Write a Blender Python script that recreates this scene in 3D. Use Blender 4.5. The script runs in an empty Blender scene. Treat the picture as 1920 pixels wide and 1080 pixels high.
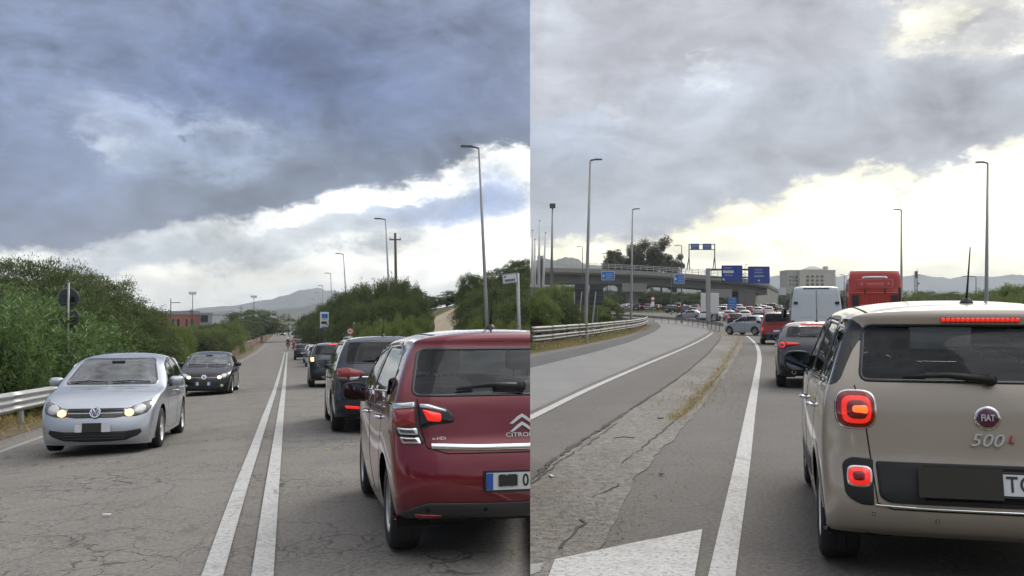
import bpy, bmesh, math, random
import numpy as np
from mathutils import Vector, Matrix
from mathutils.bvhtree import BVHTree

# ------------------------------------------------------------------ camera, world, sun, exposure
SC = bpy.context.scene
COL = SC.collection
FPX, CX, HORY, EYE = 1850.0, 960.0, 590.0, 1.6      # focal length in photo pixels, photo centre, horizon row, eye height
PITCH = math.atan((HORY - 540.0) / FPX)
cam_d = bpy.data.cameras.new('camera'); cam = bpy.data.objects.new('camera', cam_d); COL.objects.link(cam)
cam_d.sensor_width = 36.0; cam_d.lens = 36.0 * FPX / 1920.0
cam_d.clip_start = 0.05; cam_d.clip_end = 40000.0
cam.location = (0, 0, EYE); cam.rotation_euler = (math.radians(90) + PITCH, 0, 0)
SC.camera = cam
SC.view_settings.view_transform = 'Standard'; SC.view_settings.look = 'None'
SC.view_settings.exposure = 0.12; SC.view_settings.gamma = 1.0; SC.view_settings.use_curve_mapping = False
SC.cycles.use_denoising = True
SC.cycles.max_bounces = 6; SC.cycles.transparent_max_bounces = 12
SC.cycles.volume_bounces = 0
SC.cycles.caustics_reflective = False; SC.cycles.caustics_refractive = False
SC.cycles.sample_clamp_indirect = 6.0

SUN_AZ, SUN_EL = math.radians(27.0), math.radians(36.0)   # behind the clouds, ahead and to the right
sun_d = bpy.data.lights.new('sun', 'SUN'); sun = bpy.data.objects.new('sun', sun_d); COL.objects.link(sun)
sun_d.energy = 1.5; sun_d.angle = math.radians(20.0); sun_d.color = (1.0, 0.94, 0.84)
sdir = Vector((math.sin(SUN_AZ) * math.cos(SUN_EL), math.cos(SUN_AZ) * math.cos(SUN_EL), math.sin(SUN_EL)))
sun.rotation_euler = (-sdir).to_track_quat('-Z', 'Y').to_euler()

SEAM = math.atan((994.0 - CX) / FPX)      # bearing along which the two places meet

def lin(r, g, b):
    f = lambda c: (c / 255.0 / 12.92) if c / 255.0 <= 0.04045 else ((c / 255.0 + 0.055) / 1.055) ** 2.4
    return (f(r), f(g), f(b))

# --- tiny node-expression layer
class G:
    def __init__(s, nt): s.nt = nt
    def n(s, t, **kw):
        nd = s.nt.nodes.new(t)
        for k, v in kw.items(): setattr(nd, k, v)
        return nd
    def put(s, sock, v):
        if isinstance(v, bpy.types.NodeSocket): s.nt.links.new(v, sock)
        elif v is not None: sock.default_value = v
    def m(s, op, a, b=None, c=None, clamp=False):
        nd = s.n('ShaderNodeMath', operation=op, use_clamp=clamp)
        for i, v in enumerate((a, b, c)):
            if v is not None: s.put(nd.inputs[i], v)
        return nd.outputs[0]
    def vm(s, op, a, b=None, c=None, scale=None):
        nd = s.n('ShaderNodeVectorMath', operation=op)
        for i, v in enumerate((a, b, c)):
            if v is not None: s.put(nd.inputs[i], v)
        if scale is not None: s.put(nd.inputs['Scale'], scale)
        return nd.outputs['Value'] if op in ('LENGTH', 'DISTANCE', 'DOT_PRODUCT') else nd.outputs['Vector']
    def xyz(s, x, y, z=0.0):
        nd = s.n('ShaderNodeCombineXYZ')
        for i, v in enumerate((x, y, z)): s.put(nd.inputs[i], v)
        return nd.outputs[0]
    def sep(s, v):
        nd = s.n('ShaderNodeSeparateXYZ'); s.put(nd.inputs[0], v); return nd.outputs
    def ss(s, x, a, b, lo=0.0, hi=1.0):
        nd = s.n('ShaderNodeMapRange', interpolation_type='SMOOTHSTEP')
        s.put(nd.inputs['Value'], x)
        for k, v in (('From Min', a), ('From Max', b), ('To Min', lo), ('To Max', hi)): s.put(nd.inputs[k], v)
        return nd.outputs['Result']
    def mix(s, f, a, b, blend='MIX'):
        nd = s.n('ShaderNodeMix', data_type='RGBA', blend_type=blend)
        nd.clamp_factor = True
        s.put(nd.inputs[0], f)
        for i, v in ((6, a), (7, b)):
            if isinstance(v, (tuple, list)) and len(v) == 3: v = (*v, 1.0)
            s.put(nd.inputs[i], v)
        return nd.outputs[2]
    def noise(s, vec, scale, detail=4.0, rough=0.5, dist=0.0, col=False, w=None):
        nd = s.n('ShaderNodeTexNoise')
        if vec is not None: s.put(nd.inputs['Vector'], vec)
        s.put(nd.inputs['Scale'], scale); s.put(nd.inputs['Detail'], detail)
        s.put(nd.inputs['Roughness'], rough); s.put(nd.inputs['Distortion'], dist)
        return nd.outputs['Color'] if col else nd.outputs['Fac']

def uv_of(px, py):      # photo pixel -> bearing and elevation (radians)
    dx = (px - CX) / FPX; dz = (HORY - py) / FPX
    return math.atan(dx), math.atan2(dz, math.hypot(1, dx))

def build_world():
    w = bpy.data.worlds.new('World'); SC.world = w; w.use_nodes = True
    nt = w.node_tree; nt.nodes.clear(); g = G(nt)
    tc = g.n('ShaderNodeTexCoord'); d = tc.outputs['Generated']
    x, y, z = g.sep(d)
    sky = g.n('ShaderNodeTexSky', sky_type='NISHITA'); sky.sun_disc = False
    sky.sun_elevation = SUN_EL; sky.sun_rotation = SUN_AZ
    az = g.m('ARCTAN2', x, y); el = g.m('ARCSINE', z)
    elc = g.m('MAXIMUM', el, 0.0)
    # a cloud sheet seen in perspective
    zz = g.m('ADD', g.m('MAXIMUM', z, 0.0), 0.10)
    sheet = g.xyz(g.m('DIVIDE', x, zz), g.m('DIVIDE', y, zz), 0.0)
    dome = g.vm('MULTIPLY', d, (1.0, 1.0, 1.9))
    fine = g.noise(dome, 14.0, 7.0, 0.64, 0.5)
    mid = g.noise(dome, 4.6, 5.0, 0.58, 0.8)
    warp = g.vm('SUBTRACT', g.noise(dome, 9.0, 7.0, 0.68, 0.0, col=True), (0.5, 0.5, 0.5))
    warp2 = g.vm('SUBTRACT', g.noise(dome, 2.6, 3.0, 0.55, 0.0, col=True), (0.5, 0.5, 0.5))
    uv = g.xyz(az, el, 0.0)
    wuv = g.vm('ADD', uv, g.vm('ADD', g.vm('MULTIPLY', warp, (0.20, 0.12, 0.0)), g.vm('MULTIPLY', warp2, (0.16, 0.07, 0.0))))
    suv = g.vm('ADD', uv, g.vm('MULTIPLY', warp, (0.14, 0.085, 0.0)))
    def layer(colr, blobs, coords):
        for (px, py, rx, ry, rot, c, a) in blobs:
            u0, v0 = uv_of(px, py)
            mp = g.n('ShaderNodeMapping', vector_type='TEXTURE')
            g.put(mp.inputs['Vector'], coords)
            mp.inputs['Location'].default_value = (u0, v0, 0)
            mp.inputs['Rotation'].default_value = (0, 0, math.radians(rot))
            mp.inputs['Scale'].default_value = (rx / FPX, ry / FPX, 1)
            r = g.vm('LENGTH', mp.outputs[0])
            k = 1.55 if min(c) >= 214 and coords is suv else 1.08 if min(c) >= 226 else 1.1 if coords is suv else 1.0
            colr = g.mix(g.ss(r, 1.25, 0.25, 0.0, a), colr, tuple(k * q for q in lin(*c)))
        return colr
    SKY_LEFT = [
        # px, py, rx, ry, rotation, colour, strength
        (500, 60, 700, 260, 0, (128, 140, 168), .9),
        (150, 160, 330, 130, 4, (146, 161, 197), .75),
        (20, 110, 130, 110, 0, (172, 188, 222), .55),
        (600, 150, 330, 120, -4, (114, 132, 176), .9),
        (850, 120, 190, 120, 0, (133, 145, 176), .7),
        (60, 320, 260, 60, 0, (150, 166, 200), .7),
        (330, 250, 230, 62, -14, (200, 213, 238), .85),
        (240, 270, 80, 30, -20, (232, 240, 252), .6),
        (430, 300, 210, 60, 6, (170, 185, 206), .8),
        (420, 250, 60, 16, -8, (226, 236, 250), .6),
        (850, 300, 330, 75, 12, (121, 132, 156), .92),
        (620, 250, 260, 60, 2, (118, 133, 166), .7),
        (160, 420, 330, 80, 2, (132, 145, 172), .9),
        (430, 385, 330, 55, 13, (130, 141, 160), .95),
        (390, 268, 16, 6, 0, (120, 132, 158), .8),
    ]
    left_dark = g.mix(1.0, layer(lin(138, 148, 170), SKY_LEFT, wuv), (.76, .78, .82), 'MULTIPLY')
    # the bright band of sky under the cloud bank, on the left
    def edge_line(pts, uu):      # piecewise-linear elevation of an edge against bearing
        e = None
        for (xa, ya), (xb, yb) in zip(pts[:-1], pts[1:]):
            ua, va = uv_of(xa, ya); ub, vb = uv_of(xb, yb)
            nd = g.n('ShaderNodeMapRange'); nd.clamp = True
            g.put(nd.inputs['Value'], uu)
            for k, v in (('From Min', ua), ('From Max', ub), ('To Min', 0.0), ('To Max', vb - va)): nd.inputs[k].default_value = v
            e = g.m('ADD', nd.outputs[0], va if e is None else e)
        return e
    LEFT_LOW = [
        (400, 470, 330, 55, 10, (196, 204, 210), .85),
        (260, 500, 200, 60, 0, (190, 198, 206), .8),
        (620, 440, 230, 42, 8, (204, 211, 217), .8),
        (840, 385, 210, 52, 8, (160, 178, 212), .9),
        (930, 370, 90, 70, 10, (150, 170, 212), .7),
        (700, 440, 120, 36, 6, (196, 206, 218), .6),
        (640, 385, 240, 22, 12, (255, 255, 250), .9),
        (560, 408, 130, 20, 8, (255, 255, 248), .7),
        (420, 540, 330, 36, 4, (255, 253, 236), .85),
        (760, 500, 260, 50, 8, (255, 255, 246), .95),
        (960, 450, 120, 40, 10, (255, 255, 250), .9),
        (965, 545, 80, 40, 0, (214, 222, 230), .6),
        (560, 560, 160, 26, 0, (222, 232, 240), .5),
    ]
    lowl = layer(tuple(1.6 * q for q in lin(250, 250, 240)), LEFT_LOW, suv)
    wu, wv, _ = g.sep(suv)
    le = edge_line([(0, 478), (200, 468), (330, 448), (470, 424), (600, 385), (800, 345), (990, 282)], wu)
    mL = g.ss(g.m('SUBTRACT', wv, le), -0.007, 0.012)
    left = g.mix(mL, lowl, left_dark)
    SKY_RIGHT = [
        (1300, 120, 500, 190, 0, (178, 180, 188), .9),
        (1060, 60, 90, 90, 0, (192, 197, 206), .7),
        (1200, 60, 140, 110, 0, (165, 166, 174), .7),
        (1420, 90, 200, 110, 0, (170, 171, 178), .7),
        (1330, 190, 160, 70, 8, (194, 203, 216), .85),
        (1310, 125, 40, 20, 20, (222, 226, 232), .45),
        (1300, 160, 46, 12, 20, (222, 226, 232), .5),
        (1130, 245, 60, 26, 8, (208, 212, 220), .8),
        (1060, 280, 150, 60, 0, (178, 189, 206), .8),
        (1450, 220, 300, 80, 0, (178, 184, 194), .8),
        (1700, 220, 300, 110, 14, (170, 175, 184), .85),
        (1500, 310, 330, 60, 6, (168, 172, 180), .85),
        (1200, 380, 300, 90, 0, (176, 181, 191), .85),
        (1790, 60, 120, 80, 10, (247, 243, 222), .85),
        (1890, 40, 90, 70, 0, (250, 248, 232), .8),
        (1845, 60, 80, 40, 20, (178, 179, 182), .9),
        (1735, 40, 34, 50, 0, (254, 250, 232), .5),
        (1770, 95, 40, 16, 10, (190, 191, 192), .7), (1820, 20, 40, 14, -10, (196, 196, 194), .7),
        (1760, 150, 150, 30, 6, (176, 180, 188), .8),
        (1905, 100, 22, 14, 0, (254, 252, 238), .9),
    ]
    right_dark = layer(lin(176, 180, 189), SKY_RIGHT, wuv)
    RIGHT_LOW = [
        (1600, 440, 360, 60, 6, (253, 249, 222), .9),
        (1420, 460, 160, 26, 8, (236, 234, 220), .7),
        (1200, 490, 220, 36, 0, (246, 240, 214), .8),
        (1480, 405, 200, 16, 10, (252, 250, 236), .8),
        (1850, 330, 120, 60, 12, (253, 251, 232), .9),
        (1700, 400, 240, 40, 8, (247, 244, 224), .7),
        (1560, 420, 160, 14, 14, (234, 232, 216), .6),
        (1800, 480, 300, 60, 0, (251, 248, 226), .8),
        (1690, 363, 26, 9, 10, (205, 204, 196), .8),
    ]
    lowr = layer(tuple(1.35 * q for q in lin(250, 244, 212)), RIGHT_LOW, suv)
    re = edge_line([(994, 478), (1150, 462), (1270, 425), (1330, 405), (1490, 362), (1540, 345), (1770, 328), (1830, 290), (1920, 258)], wu)
    mR = g.ss(g.m('SUBTRACT', wv, re), -0.007, 0.012)
    right = g.mix(mR, lowr, right_dark)
    # cloud relief
    rel = g.m('ADD', g.m('MULTIPLY', g.m('SUBTRACT', fine, 0.5), 1.0), g.m('MULTIPLY', g.m('SUBTRACT', mid, 0.5), 1.15))
    bil = g.m('ABSOLUTE', g.m('SUBTRACT', g.noise(dome, 7.5, 4.0, 0.55, 0.9), 0.5))
    rel = g.m('ADD', rel, g.m('MULTIPLY', g.m('SUBTRACT', 0.09, bil), 1.5))
    relL = g.m('ADD', 1.0, g.m('MULTIPLY', rel, 1.2))
    relR = g.m('ADD', 1.0, g.m('MULTIPLY', rel, 0.9))
    left = g.mix(1.0, left, g.xyz(relL, relL, relL), 'MULTIPLY')
    right = g.mix(1.0, right, g.xyz(relR, relR, relR), 'MULTIPLY')
    # which of the two places: one side of a vertical plane through the standpoint
    side = g.m('SUBTRACT', g.m('MULTIPLY', x, math.cos(SEAM)), g.m('MULTIPLY', y, math.sin(SEAM)))
    cl = g.mix(g.m('GREATER_THAN', side, 0.0), left, right)
    # overcast zenith brightening, boosted above the view to light the ground
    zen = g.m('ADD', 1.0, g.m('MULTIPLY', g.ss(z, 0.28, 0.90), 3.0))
    lum = g.n('ShaderNodeRGBToBW'); g.put(lum.inputs[0], cl)
    grey = g.xyz(g.m('MULTIPLY', lum.outputs[0], 1.02), lum.outputs[0], g.m('MULTIPLY', lum.outputs[0], .98))
    cl = g.mix(g.ss(z, 0.25, 0.6, 0.0, .85), cl, grey)
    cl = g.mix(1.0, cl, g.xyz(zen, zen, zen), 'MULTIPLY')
    # thin places let a little of the clear sky through
    skc = g.mix(1.0, sky.outputs[0], (0.1, 0.1, 0.1), 'MULTIPLY')
    fin = g.mix(0.06, cl, skc)
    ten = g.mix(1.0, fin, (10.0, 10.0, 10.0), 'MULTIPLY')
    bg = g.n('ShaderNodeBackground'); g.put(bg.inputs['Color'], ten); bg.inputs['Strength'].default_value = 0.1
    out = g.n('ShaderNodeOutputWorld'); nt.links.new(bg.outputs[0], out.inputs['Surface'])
    w.cycles.sampling_method = 'MANUAL'; w.cycles.sample_map_resolution = 512
build_world()

# ------------------------------------------------------------------ coordinates
LH = math.atan((541.0 - CX) / FPX)       # heading of the road on the left
RH = math.atan((1442.0 - CX) / FPX)      # heading of the road on the right
def prof(pts):
    xs = np.array([p[0] for p in pts], float); zs = np.array([p[1] for p in pts], float)
    # monotone-ish smooth interpolation: Hermite with finite-difference slopes
    m = np.gradient(zs, xs)
    def f(q):
        q = np.clip(np.asarray(q, float), xs[0], xs[-1])
        i = np.clip(np.searchsorted(xs, q) - 1, 0, len(xs) - 2)
        h = xs[i + 1] - xs[i]; t = (q - xs[i]) / h
        return ((2*t**3 - 3*t**2 + 1) * zs[i] + (t**3 - 2*t**2 + t) * h * m[i] + (-2*t**3 + 3*t**2) * zs[i + 1] + (t**3 - t**2) * h * m[i + 1])
    return f
zL_u = prof([(-200, 0), (0, 0), (4, 0), (7, -.045), (10, -.12), (15, -.31), (20, -.48), (34, -1.0), (60, -1.75), (90, -2.5), (155, -3.8), (250, -4.6), (500, -4.6), (9000, -4.6)])
zR_u = prof([(-200, 0), (0, 0), (3, .02), (6, .06), (9, .085), (15, .03), (22, -.02), (40, -.02), (72, .05), (107, .25), (140, .7), (185, 1.9), (240, 2.6), (400, 3.2), (9000, 3.2)])
def camber(v): return -.03 * np.clip(-np.asarray(v, float) - .3, 0, 5.0) * 1.5
def LP(u, v, dz=0.0):        # along / to the right of the left road
    return Vector((u * math.sin(LH) + v * math.cos(LH), u * math.cos(LH) - v * math.sin(LH), float(zL_u(u) + camber(v)) + dz))
def RP(u, v, dz=0.0):
    return Vector((u * math.sin(RH) + v * math.cos(RH), u * math.cos(RH) - v * math.sin(RH), float(zR_u(u)) + dz))
def uvL(x, y): return (x * math.sin(LH) + y * math.cos(LH), x * math.cos(LH) - y * math.sin(LH))
def uvR(x, y): return (x * math.sin(RH) + y * math.cos(RH), x * math.cos(RH) - y * math.sin(RH))
def gz(x, y, side):
    if side == 'L':
        u, v = uvL(x, y); return float(zL_u(u) + camber(v))
    return float(zR_u(uvR(x, y)[0]))
def ray(px, py):             # direction with unit y
    cp, sp = math.cos(PITCH), math.sin(PITCH)
    a = (px - CX) / FPX; b = (540.0 - py) / FPX
    d = Vector((a, cp - b * sp, sp + b * cp)); return d / d.y
def at(px, Y, side, dz=0.0): # ground point at depth Y under photo column px
    x = ray(px, HORY).x * Y
    return Vector((x, Y, gz(x, Y, side) + dz))
def at3(px, py, Y):          # free point at depth Y
    d = ray(px, py); return Vector((d.x * Y, Y, EYE + d.z * Y))
def on_ground(px, py, side, dz=0.0):
    d = ray(px, py); lo, hi = 0.5, 3000.0
    f = lambda Y: EYE + d.z * Y - gz(d.x * Y, Y, side)
    Y = 0.5; st = 0.25
    while Y < 3000 and f(Y) > 0: Y += st; st = max(.25, Y * .02)
    lo, hi = Y - st, Y
    for _ in range(30):
        m = (lo + hi) / 2
        if f(m) > 0: lo = m
        else: hi = m
    Y = (lo + hi) / 2
    return Vector((d.x * Y, Y, gz(d.x * Y, Y, side) + dz))

# ------------------------------------------------------------------ materials
MATS = {}
def mat(name, base=(.5, .5, .5), rough=.5, metal=0.0, coat=0.0, coat_rough=.03, spec=.5, emit=None, estr=0.0, var=0.0, vscale=3.0, bump=0.0, bscale=40.0, dirt=0.0):
    if name in MATS: return MATS[name]
    m = bpy.data.materials.new(name); m.use_nodes = True; nt = m.node_tree; g = G(nt)
    b = nt.nodes['Principled BSDF']
    b.inputs['Roughness'].default_value = rough; b.inputs['Metallic'].default_value = metal
    b.inputs['Coat Weight'].default_value = coat; b.inputs['Coat Roughness'].default_value = coat_rough
    b.inputs['Specular IOR Level'].default_value = spec
    b.inputs['Base Color'].default_value = (*base, 1)
    if emit: b.inputs['Emission Color'].default_value = (*emit, 1); b.inputs['Emission Strength'].default_value = estr
    if var or bump:
        co = g.n('ShaderNodeTexCoord').outputs['Object']
        if var:
            nz = g.noise(co, vscale, 6.0, .6)
            k = g.m('ADD', 1.0 - var, g.m('MULTIPLY', nz, 2 * var))
            c = g.mix(1.0, base, g.xyz(k, k, k), 'MULTIPLY'); nt.links.new(c, b.inputs['Base Color'])
            r = g.m('ADD', rough - .5 * var * rough, g.m('MULTIPLY', nz, var * rough)); nt.links.new(r, b.inputs['Roughness'])
        if bump:
            bp = g.n('ShaderNodeBump'); bp.inputs['Strength'].default_value = bump; bp.inputs['Distance'].default_value = .01
            g.put(bp.inputs['Height'], g.noise(co, bscale, 5.0, .6)); nt.links.new(bp.outputs[0], b.inputs['Normal'])
    MATS[name] = m; return m
def paint(name, base, metal=.3, rough=.32, dust=.10, coat=None):
    if name in MATS: return MATS[name]
    coat = coat if coat is not None else (.55 if max(base) < .03 else 1.0)
    m = mat(name, base, rough, metal, coat=coat, coat_rough=.045, spec=.5 if max(base) > .03 else .3)
    nt = m.node_tree; g = G(nt); b = nt.nodes['Principled BSDF']
    co = g.n('ShaderNodeTexCoord').outputs['Object']
    z = g.sep(co)[2]
    # road film: thicker near the sills, broken up by noise
    nz = g.noise(co, 5.0, 8.0, .65)
    f = g.m('MULTIPLY', g.ss(z, .75, .15), g.ss(nz, .25, .75), clamp=True)
    f = g.m('ADD', g.m('MULTIPLY', f, dust * 2.2), g.m('MULTIPLY', g.ss(nz, .45, .8), dust * .35), clamp=True)
    nt.links.new(g.mix(f, base, (.22, .20, .17)), b.inputs['Base Color'])
    nt.links.new(g.m('ADD', .04, g.m('MULTIPLY', f, .9)), b.inputs['Coat Roughness'])
    return m
def glass(name, tint=.35, col=(.8, .88, .9), rough=.0, ior=1.45, gain=.95):
    if name in MATS: return MATS[name]
    m = bpy.data.materials.new(name); m.use_nodes = True; nt = m.node_tree; nt.nodes.clear(); g = G(nt)
    tr = g.n('ShaderNodeBsdfTransparent'); tr.inputs[0].default_value = (*(tint * c for c in col), 1)
    gl = g.n('ShaderNodeBsdfGlossy'); gl.inputs['Color'].default_value = (.95, .97, 1, 1); gl.inputs['Roughness'].default_value = .015
    fr = g.n('ShaderNodeFresnel'); fr.inputs['IOR'].default_value = ior
    co = g.n('ShaderNodeTexCoord').outputs['Object']
    dirt = g.n('ShaderNodeBsdfDiffuse'); dirt.inputs[0].default_value = (.3, .29, .27, 1)
    k = g.m('ADD', g.m('MULTIPLY', fr.outputs[0], gain), .0, clamp=True)
    ms = g.n('ShaderNodeMixShader'); g.put(ms.inputs[0], k); nt.links.new(tr.outputs[0], ms.inputs[1]); nt.links.new(gl.outputs[0], ms.inputs[2])
    m2 = g.n('ShaderNodeMixShader'); g.put(m2.inputs[0], g.m('MULTIPLY', g.ss(g.noise(co, 9.0, 6.0, .7), .5, .85), .035))
    nt.links.new(ms.outputs[0], m2.inputs[1]); nt.links.new(dirt.outputs[0], m2.inputs[2])
    o = g.n('ShaderNodeOutputMaterial'); nt.links.new(m2.outputs[0], o.inputs[0])
    MATS[name] = m; return m

# ------------------------------------------------------------------ mesh helpers
def link(o, parent=None):
    COL.objects.link(o)
    if parent is not None: o.parent = parent
    return o
def mk(name, verts, faces, m=None, parent=None, smooth=False):
    me = bpy.data.meshes.new(name)
    me.from_pydata([tuple(v) for v in verts], [], [tuple(f) for f in faces]); me.update()
    if m is not None: me.materials.append(m)
    if smooth: me.polygons.foreach_set('use_smooth', [True] * len(me.polygons))
    return link(bpy.data.objects.new(name, me), parent)
def thing(name, label, cat, loc=(0, 0, 0), rotz=0.0, group=None, parent=None):
    o = bpy.data.objects.new(name, None); COL.objects.link(o); o.location = loc; o.rotation_euler = (0, 0, rotz)
    o.empty_display_size = .2
    return tag(o, label, cat, group)
def tag(o, label=None, cat=None, group=None, kind=None):
    if label: o['label'] = label
    if cat: o['category'] = cat
    if group: o['group'] = group
    if kind: o['kind'] = kind
    return o
class MB:
    """collects primitive shapes; build() links them as ONE mesh object"""
    def __init__(s): s.v = []; s.f = []
    def add(s, vs, fs):
        o = len(s.v); s.v += [Vector(v) for v in vs]; s.f += [tuple(i + o for i in f) for f in fs]; return s
    def box(s, c, d, rot=None, bev=0.0):
        x, y, z = d[0] / 2, d[1] / 2, d[2] / 2
        if bev > 0:
            b = min(bev, x * .98, y * .98, z * .98); vs = []; fs = []
            bm = bmesh.new(); bmesh.ops.create_cube(bm, size=1)
            for v in bm.verts: v.co = Vector((v.co.x * d[0], v.co.y * d[1], v.co.z * d[2]))
            bmesh.ops.bevel(bm, geom=bm.edges[:], offset=b, segments=2, profile=.6, affect='EDGES')
            bm.verts.index_update(); vs = [v.co.copy() for v in bm.verts]; fs = [[v.index for v in f.verts] for f in bm.faces]; bm.free()
        else:
            vs = [Vector((sx * x, sy * y, sz * z)) for sz in (-1, 1) for sy in (-1, 1) for sx in (-1, 1)]
            fs = [(0, 2, 3, 1), (4, 5, 7, 6), (0, 1, 5, 4), (2, 6, 7, 3), (0, 4, 6, 2), (1, 3, 7, 5)]
        if rot is not None: vs = [rot @ v for v in vs]
        return s.add([v + Vector(c) for v in vs], fs)
    def tube(s, pts, r, n=8, caps=True):
        pts = [Vector(p) for p in pts]; k = len(pts)
        rs = [r] * k if not hasattr(r, '__len__') else list(r)
        vs = []; fs = []; up = None
        for i, p in enumerate(pts):
            t = (pts[min(i + 1, k - 1)] - pts[max(i - 1, 0)]).normalized()
            if up is None:
                up = Vector((0, 0, 1)) if abs(t.z) < .9 else Vector((1, 0, 0))
            a = t.cross(up).normalized(); b = a.cross(t).normalized(); up = b
            for j in range(n):
                q = 2 * math.pi * j / n; vs.append(p + (a * math.cos(q) + b * math.sin(q)) * rs[i])
        for i in range(k - 1):
            for j in range(n):
                j2 = (j + 1) % n; fs.append((i * n + j, i * n + j2, (i + 1) * n + j2, (i + 1) * n + j))
        if caps: fs.append(tuple(range(n))[::-1]); fs.append(tuple((k - 1) * n + j for j in range(n)))
        return s.add(vs, fs)
    def lathe(s, prof_, axis='x', n=24, c=(0, 0, 0)):
        # prof_: list of (radius, height along axis)
        vs = []; fs = []
        for (r, h) in prof_:
            for j in range(n):
                q = 2 * math.pi * j / n; a, b = r * math.cos(q), r * math.sin(q)
                vs.append(Vector({'x': (h, a, b), 'y': (a, h, b), 'z': (a, b, h)}[axis]) + Vector(c))
        for i in range(len(prof_) - 1):
            for j in range(n):
                j2 = (j + 1) % n; fs.append((i * n + j, i * n + j2, (i + 1) * n + j2, (i + 1) * n + j))
        return s.add(vs, fs)
    def disc(s, c, r, axis='x', n=24, h=.01):
        return s.lathe([(0.0001, -h / 2), (r, -h / 2), (r, h / 2), (0.0001, h / 2)], axis, n, c)
    def prism(s, poly, d0, d1, M=None):
        # poly: 2D (x,z); extruded along y from d0 to d1
        n = len(poly); vs = [Vector((p[0], d0, p[1])) for p in poly] + [Vector((p[0], d1, p[1])) for p in poly]
        fs = [tuple(range(n)), tuple(range(2 * n - 1, n - 1, -1))] + [(i, i + n, (i + 1) % n + n, (i + 1) % n) for i in range(n)]
        if M is not None: vs = [M @ v for v in vs]
        return s.add(vs, fs)
    def build(s, name, m=None, parent=None, smooth=False, auto=None):
        o = mk(name, s.v, s.f, m, parent, smooth)
        if auto is not None:
            o.data.polygons.foreach_set('use_smooth', [True] * len(o.data.polygons))
            o.data.set_sharp_from_angle(angle=math.radians(auto))
        return o
def text_mesh(name, s, size, m, parent, M, depth=.002, align='CENTER', shear=0.0, sx=1.0, bold=0.0):
    cu = bpy.data.curves.new(name, 'FONT'); cu.body = s; cu.size = size; cu.align_x = align; cu.align_y = 'CENTER'
    cu.extrude = depth; cu.shear = shear; cu.offset = bold; cu.resolution_u = 3
    t = bpy.data.objects.new(name, cu); COL.objects.link(t)
    dg = bpy.context.evaluated_depsgraph_get(); me = bpy.data.meshes.new_from_object(t.evaluated_get(dg))
    bpy.data.objects.remove(t); bpy.data.curves.remove(cu)
    me.transform(M @ Matrix.Diagonal((sx, 1, 1, 1))); me.materials.clear(); me.materials.append(m); me.name = name
    return link(bpy.data.objects.new(name, me), parent)
def copy_tree(o, parent=None):
    c = o.copy(); COL.objects.link(c); c.parent = parent
    if parent is not None: c.matrix_parent_inverse = o.matrix_parent_inverse.copy()
    for ch in list(o.children): copy_tree(ch, c)
    return c
# ------------------------------------------------------------------ car builder
def catmull(P, step, closed=False):
    P = np.array(P, float); n = len(P); out = []
    for i in range(n - 1):
        p0 = P[max(i - 1, 0)]; p1 = P[i]; p2 = P[i + 1]; p3 = P[min(i + 2, n - 1)]
        d = lambda a, b: max(np.hypot(a[0] - b[0], a[1] - b[1]), 1e-4) ** .5      # centripetal
        t0 = 0; t1 = t0 + d(p0, p1) if i > 0 else t0 + d(p1, p2); t2 = t1 + d(p1, p2); t3 = t2 + (d(p2, p3) if i + 2 < n else d(p1, p2))
        if i == 0: p0 = 2 * p1 - p2
        if i + 2 >= n: p3 = 2 * p2 - p1
        k = max(2, int(math.ceil(np.hypot(*(p2 - p1)[:2]) / step)))
        for j in range(k):
            t = t1 + (t2 - t1) * j / k
            A1 = (t1 - t) / (t1 - t0) * p0 + (t - t0) / (t1 - t0) * p1; A2 = (t2 - t) / (t2 - t1) * p1 + (t - t1) / (t2 - t1) * p2
            A3 = (t3 - t) / (t3 - t2) * p2 + (t - t2) / (t3 - t2) * p3
            B1 = (t2 - t) / (t2 - t0) * A1 + (t - t0) / (t2 - t0) * A2; B2 = (t3 - t) / (t3 - t1) * A2 + (t - t1) / (t3 - t1) * A3
            out.append((t2 - t) / (t2 - t1) * B1 + (t - t1) / (t2 - t1) * B2)
    out.append(P[-1]); return np.array(out)
def dens(pts, step=.02):
    out = []; n = len(pts)
    for i in range(n):
        a = Vector(pts[i]); b = Vector(pts[(i + 1) % n]); k = max(1, int((b - a).length / step))
        out += [a.lerp(b, j / k) for j in range(k)]
    return out
def rpoly(pts, r=.03, seg=4):
    """polygon with rounded corners; r may be a list"""
    n = len(pts); out = []
    for i in range(n):
        p = Vector(pts[i]); a = Vector(pts[i - 1]); b = Vector(pts[(i + 1) % n])
        rr = r[i] if hasattr(r, '__len__') else r
        rr = min(rr, (a - p).length * .45, (b - p).length * .45)
        if rr < 1e-4: out.append(p); continue
        u = p + (a - p).normalized() * rr; w = p + (b - p).normalized() * rr
        for j in range(seg + 1):
            t = j / seg; out.append((1 - t) ** 2 * u + 2 * t * (1 - t) * p + t * t * w)
    return out
def inside(poly, x, y):
    c = np.zeros(len(x), bool); n = len(poly); j = n - 1
    for i in range(n):
        xi, yi = poly[i]; xj, yj = poly[j]
        if yi != yj:
            c ^= ((yi > y) != (yj > y)) & (x < (xj - xi) * (y - yi) / (yj - yi) + xi)
        j = i
    return c
AX = {'R': (0, 2, 1, -1), 'F': (0, 2, 1, 1), 'SL': (1, 2, 0, -1), 'SR': (1, 2, 0, 1), 'T': (0, 1, 2, 1)}  # u, v, depth axis, side
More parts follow.
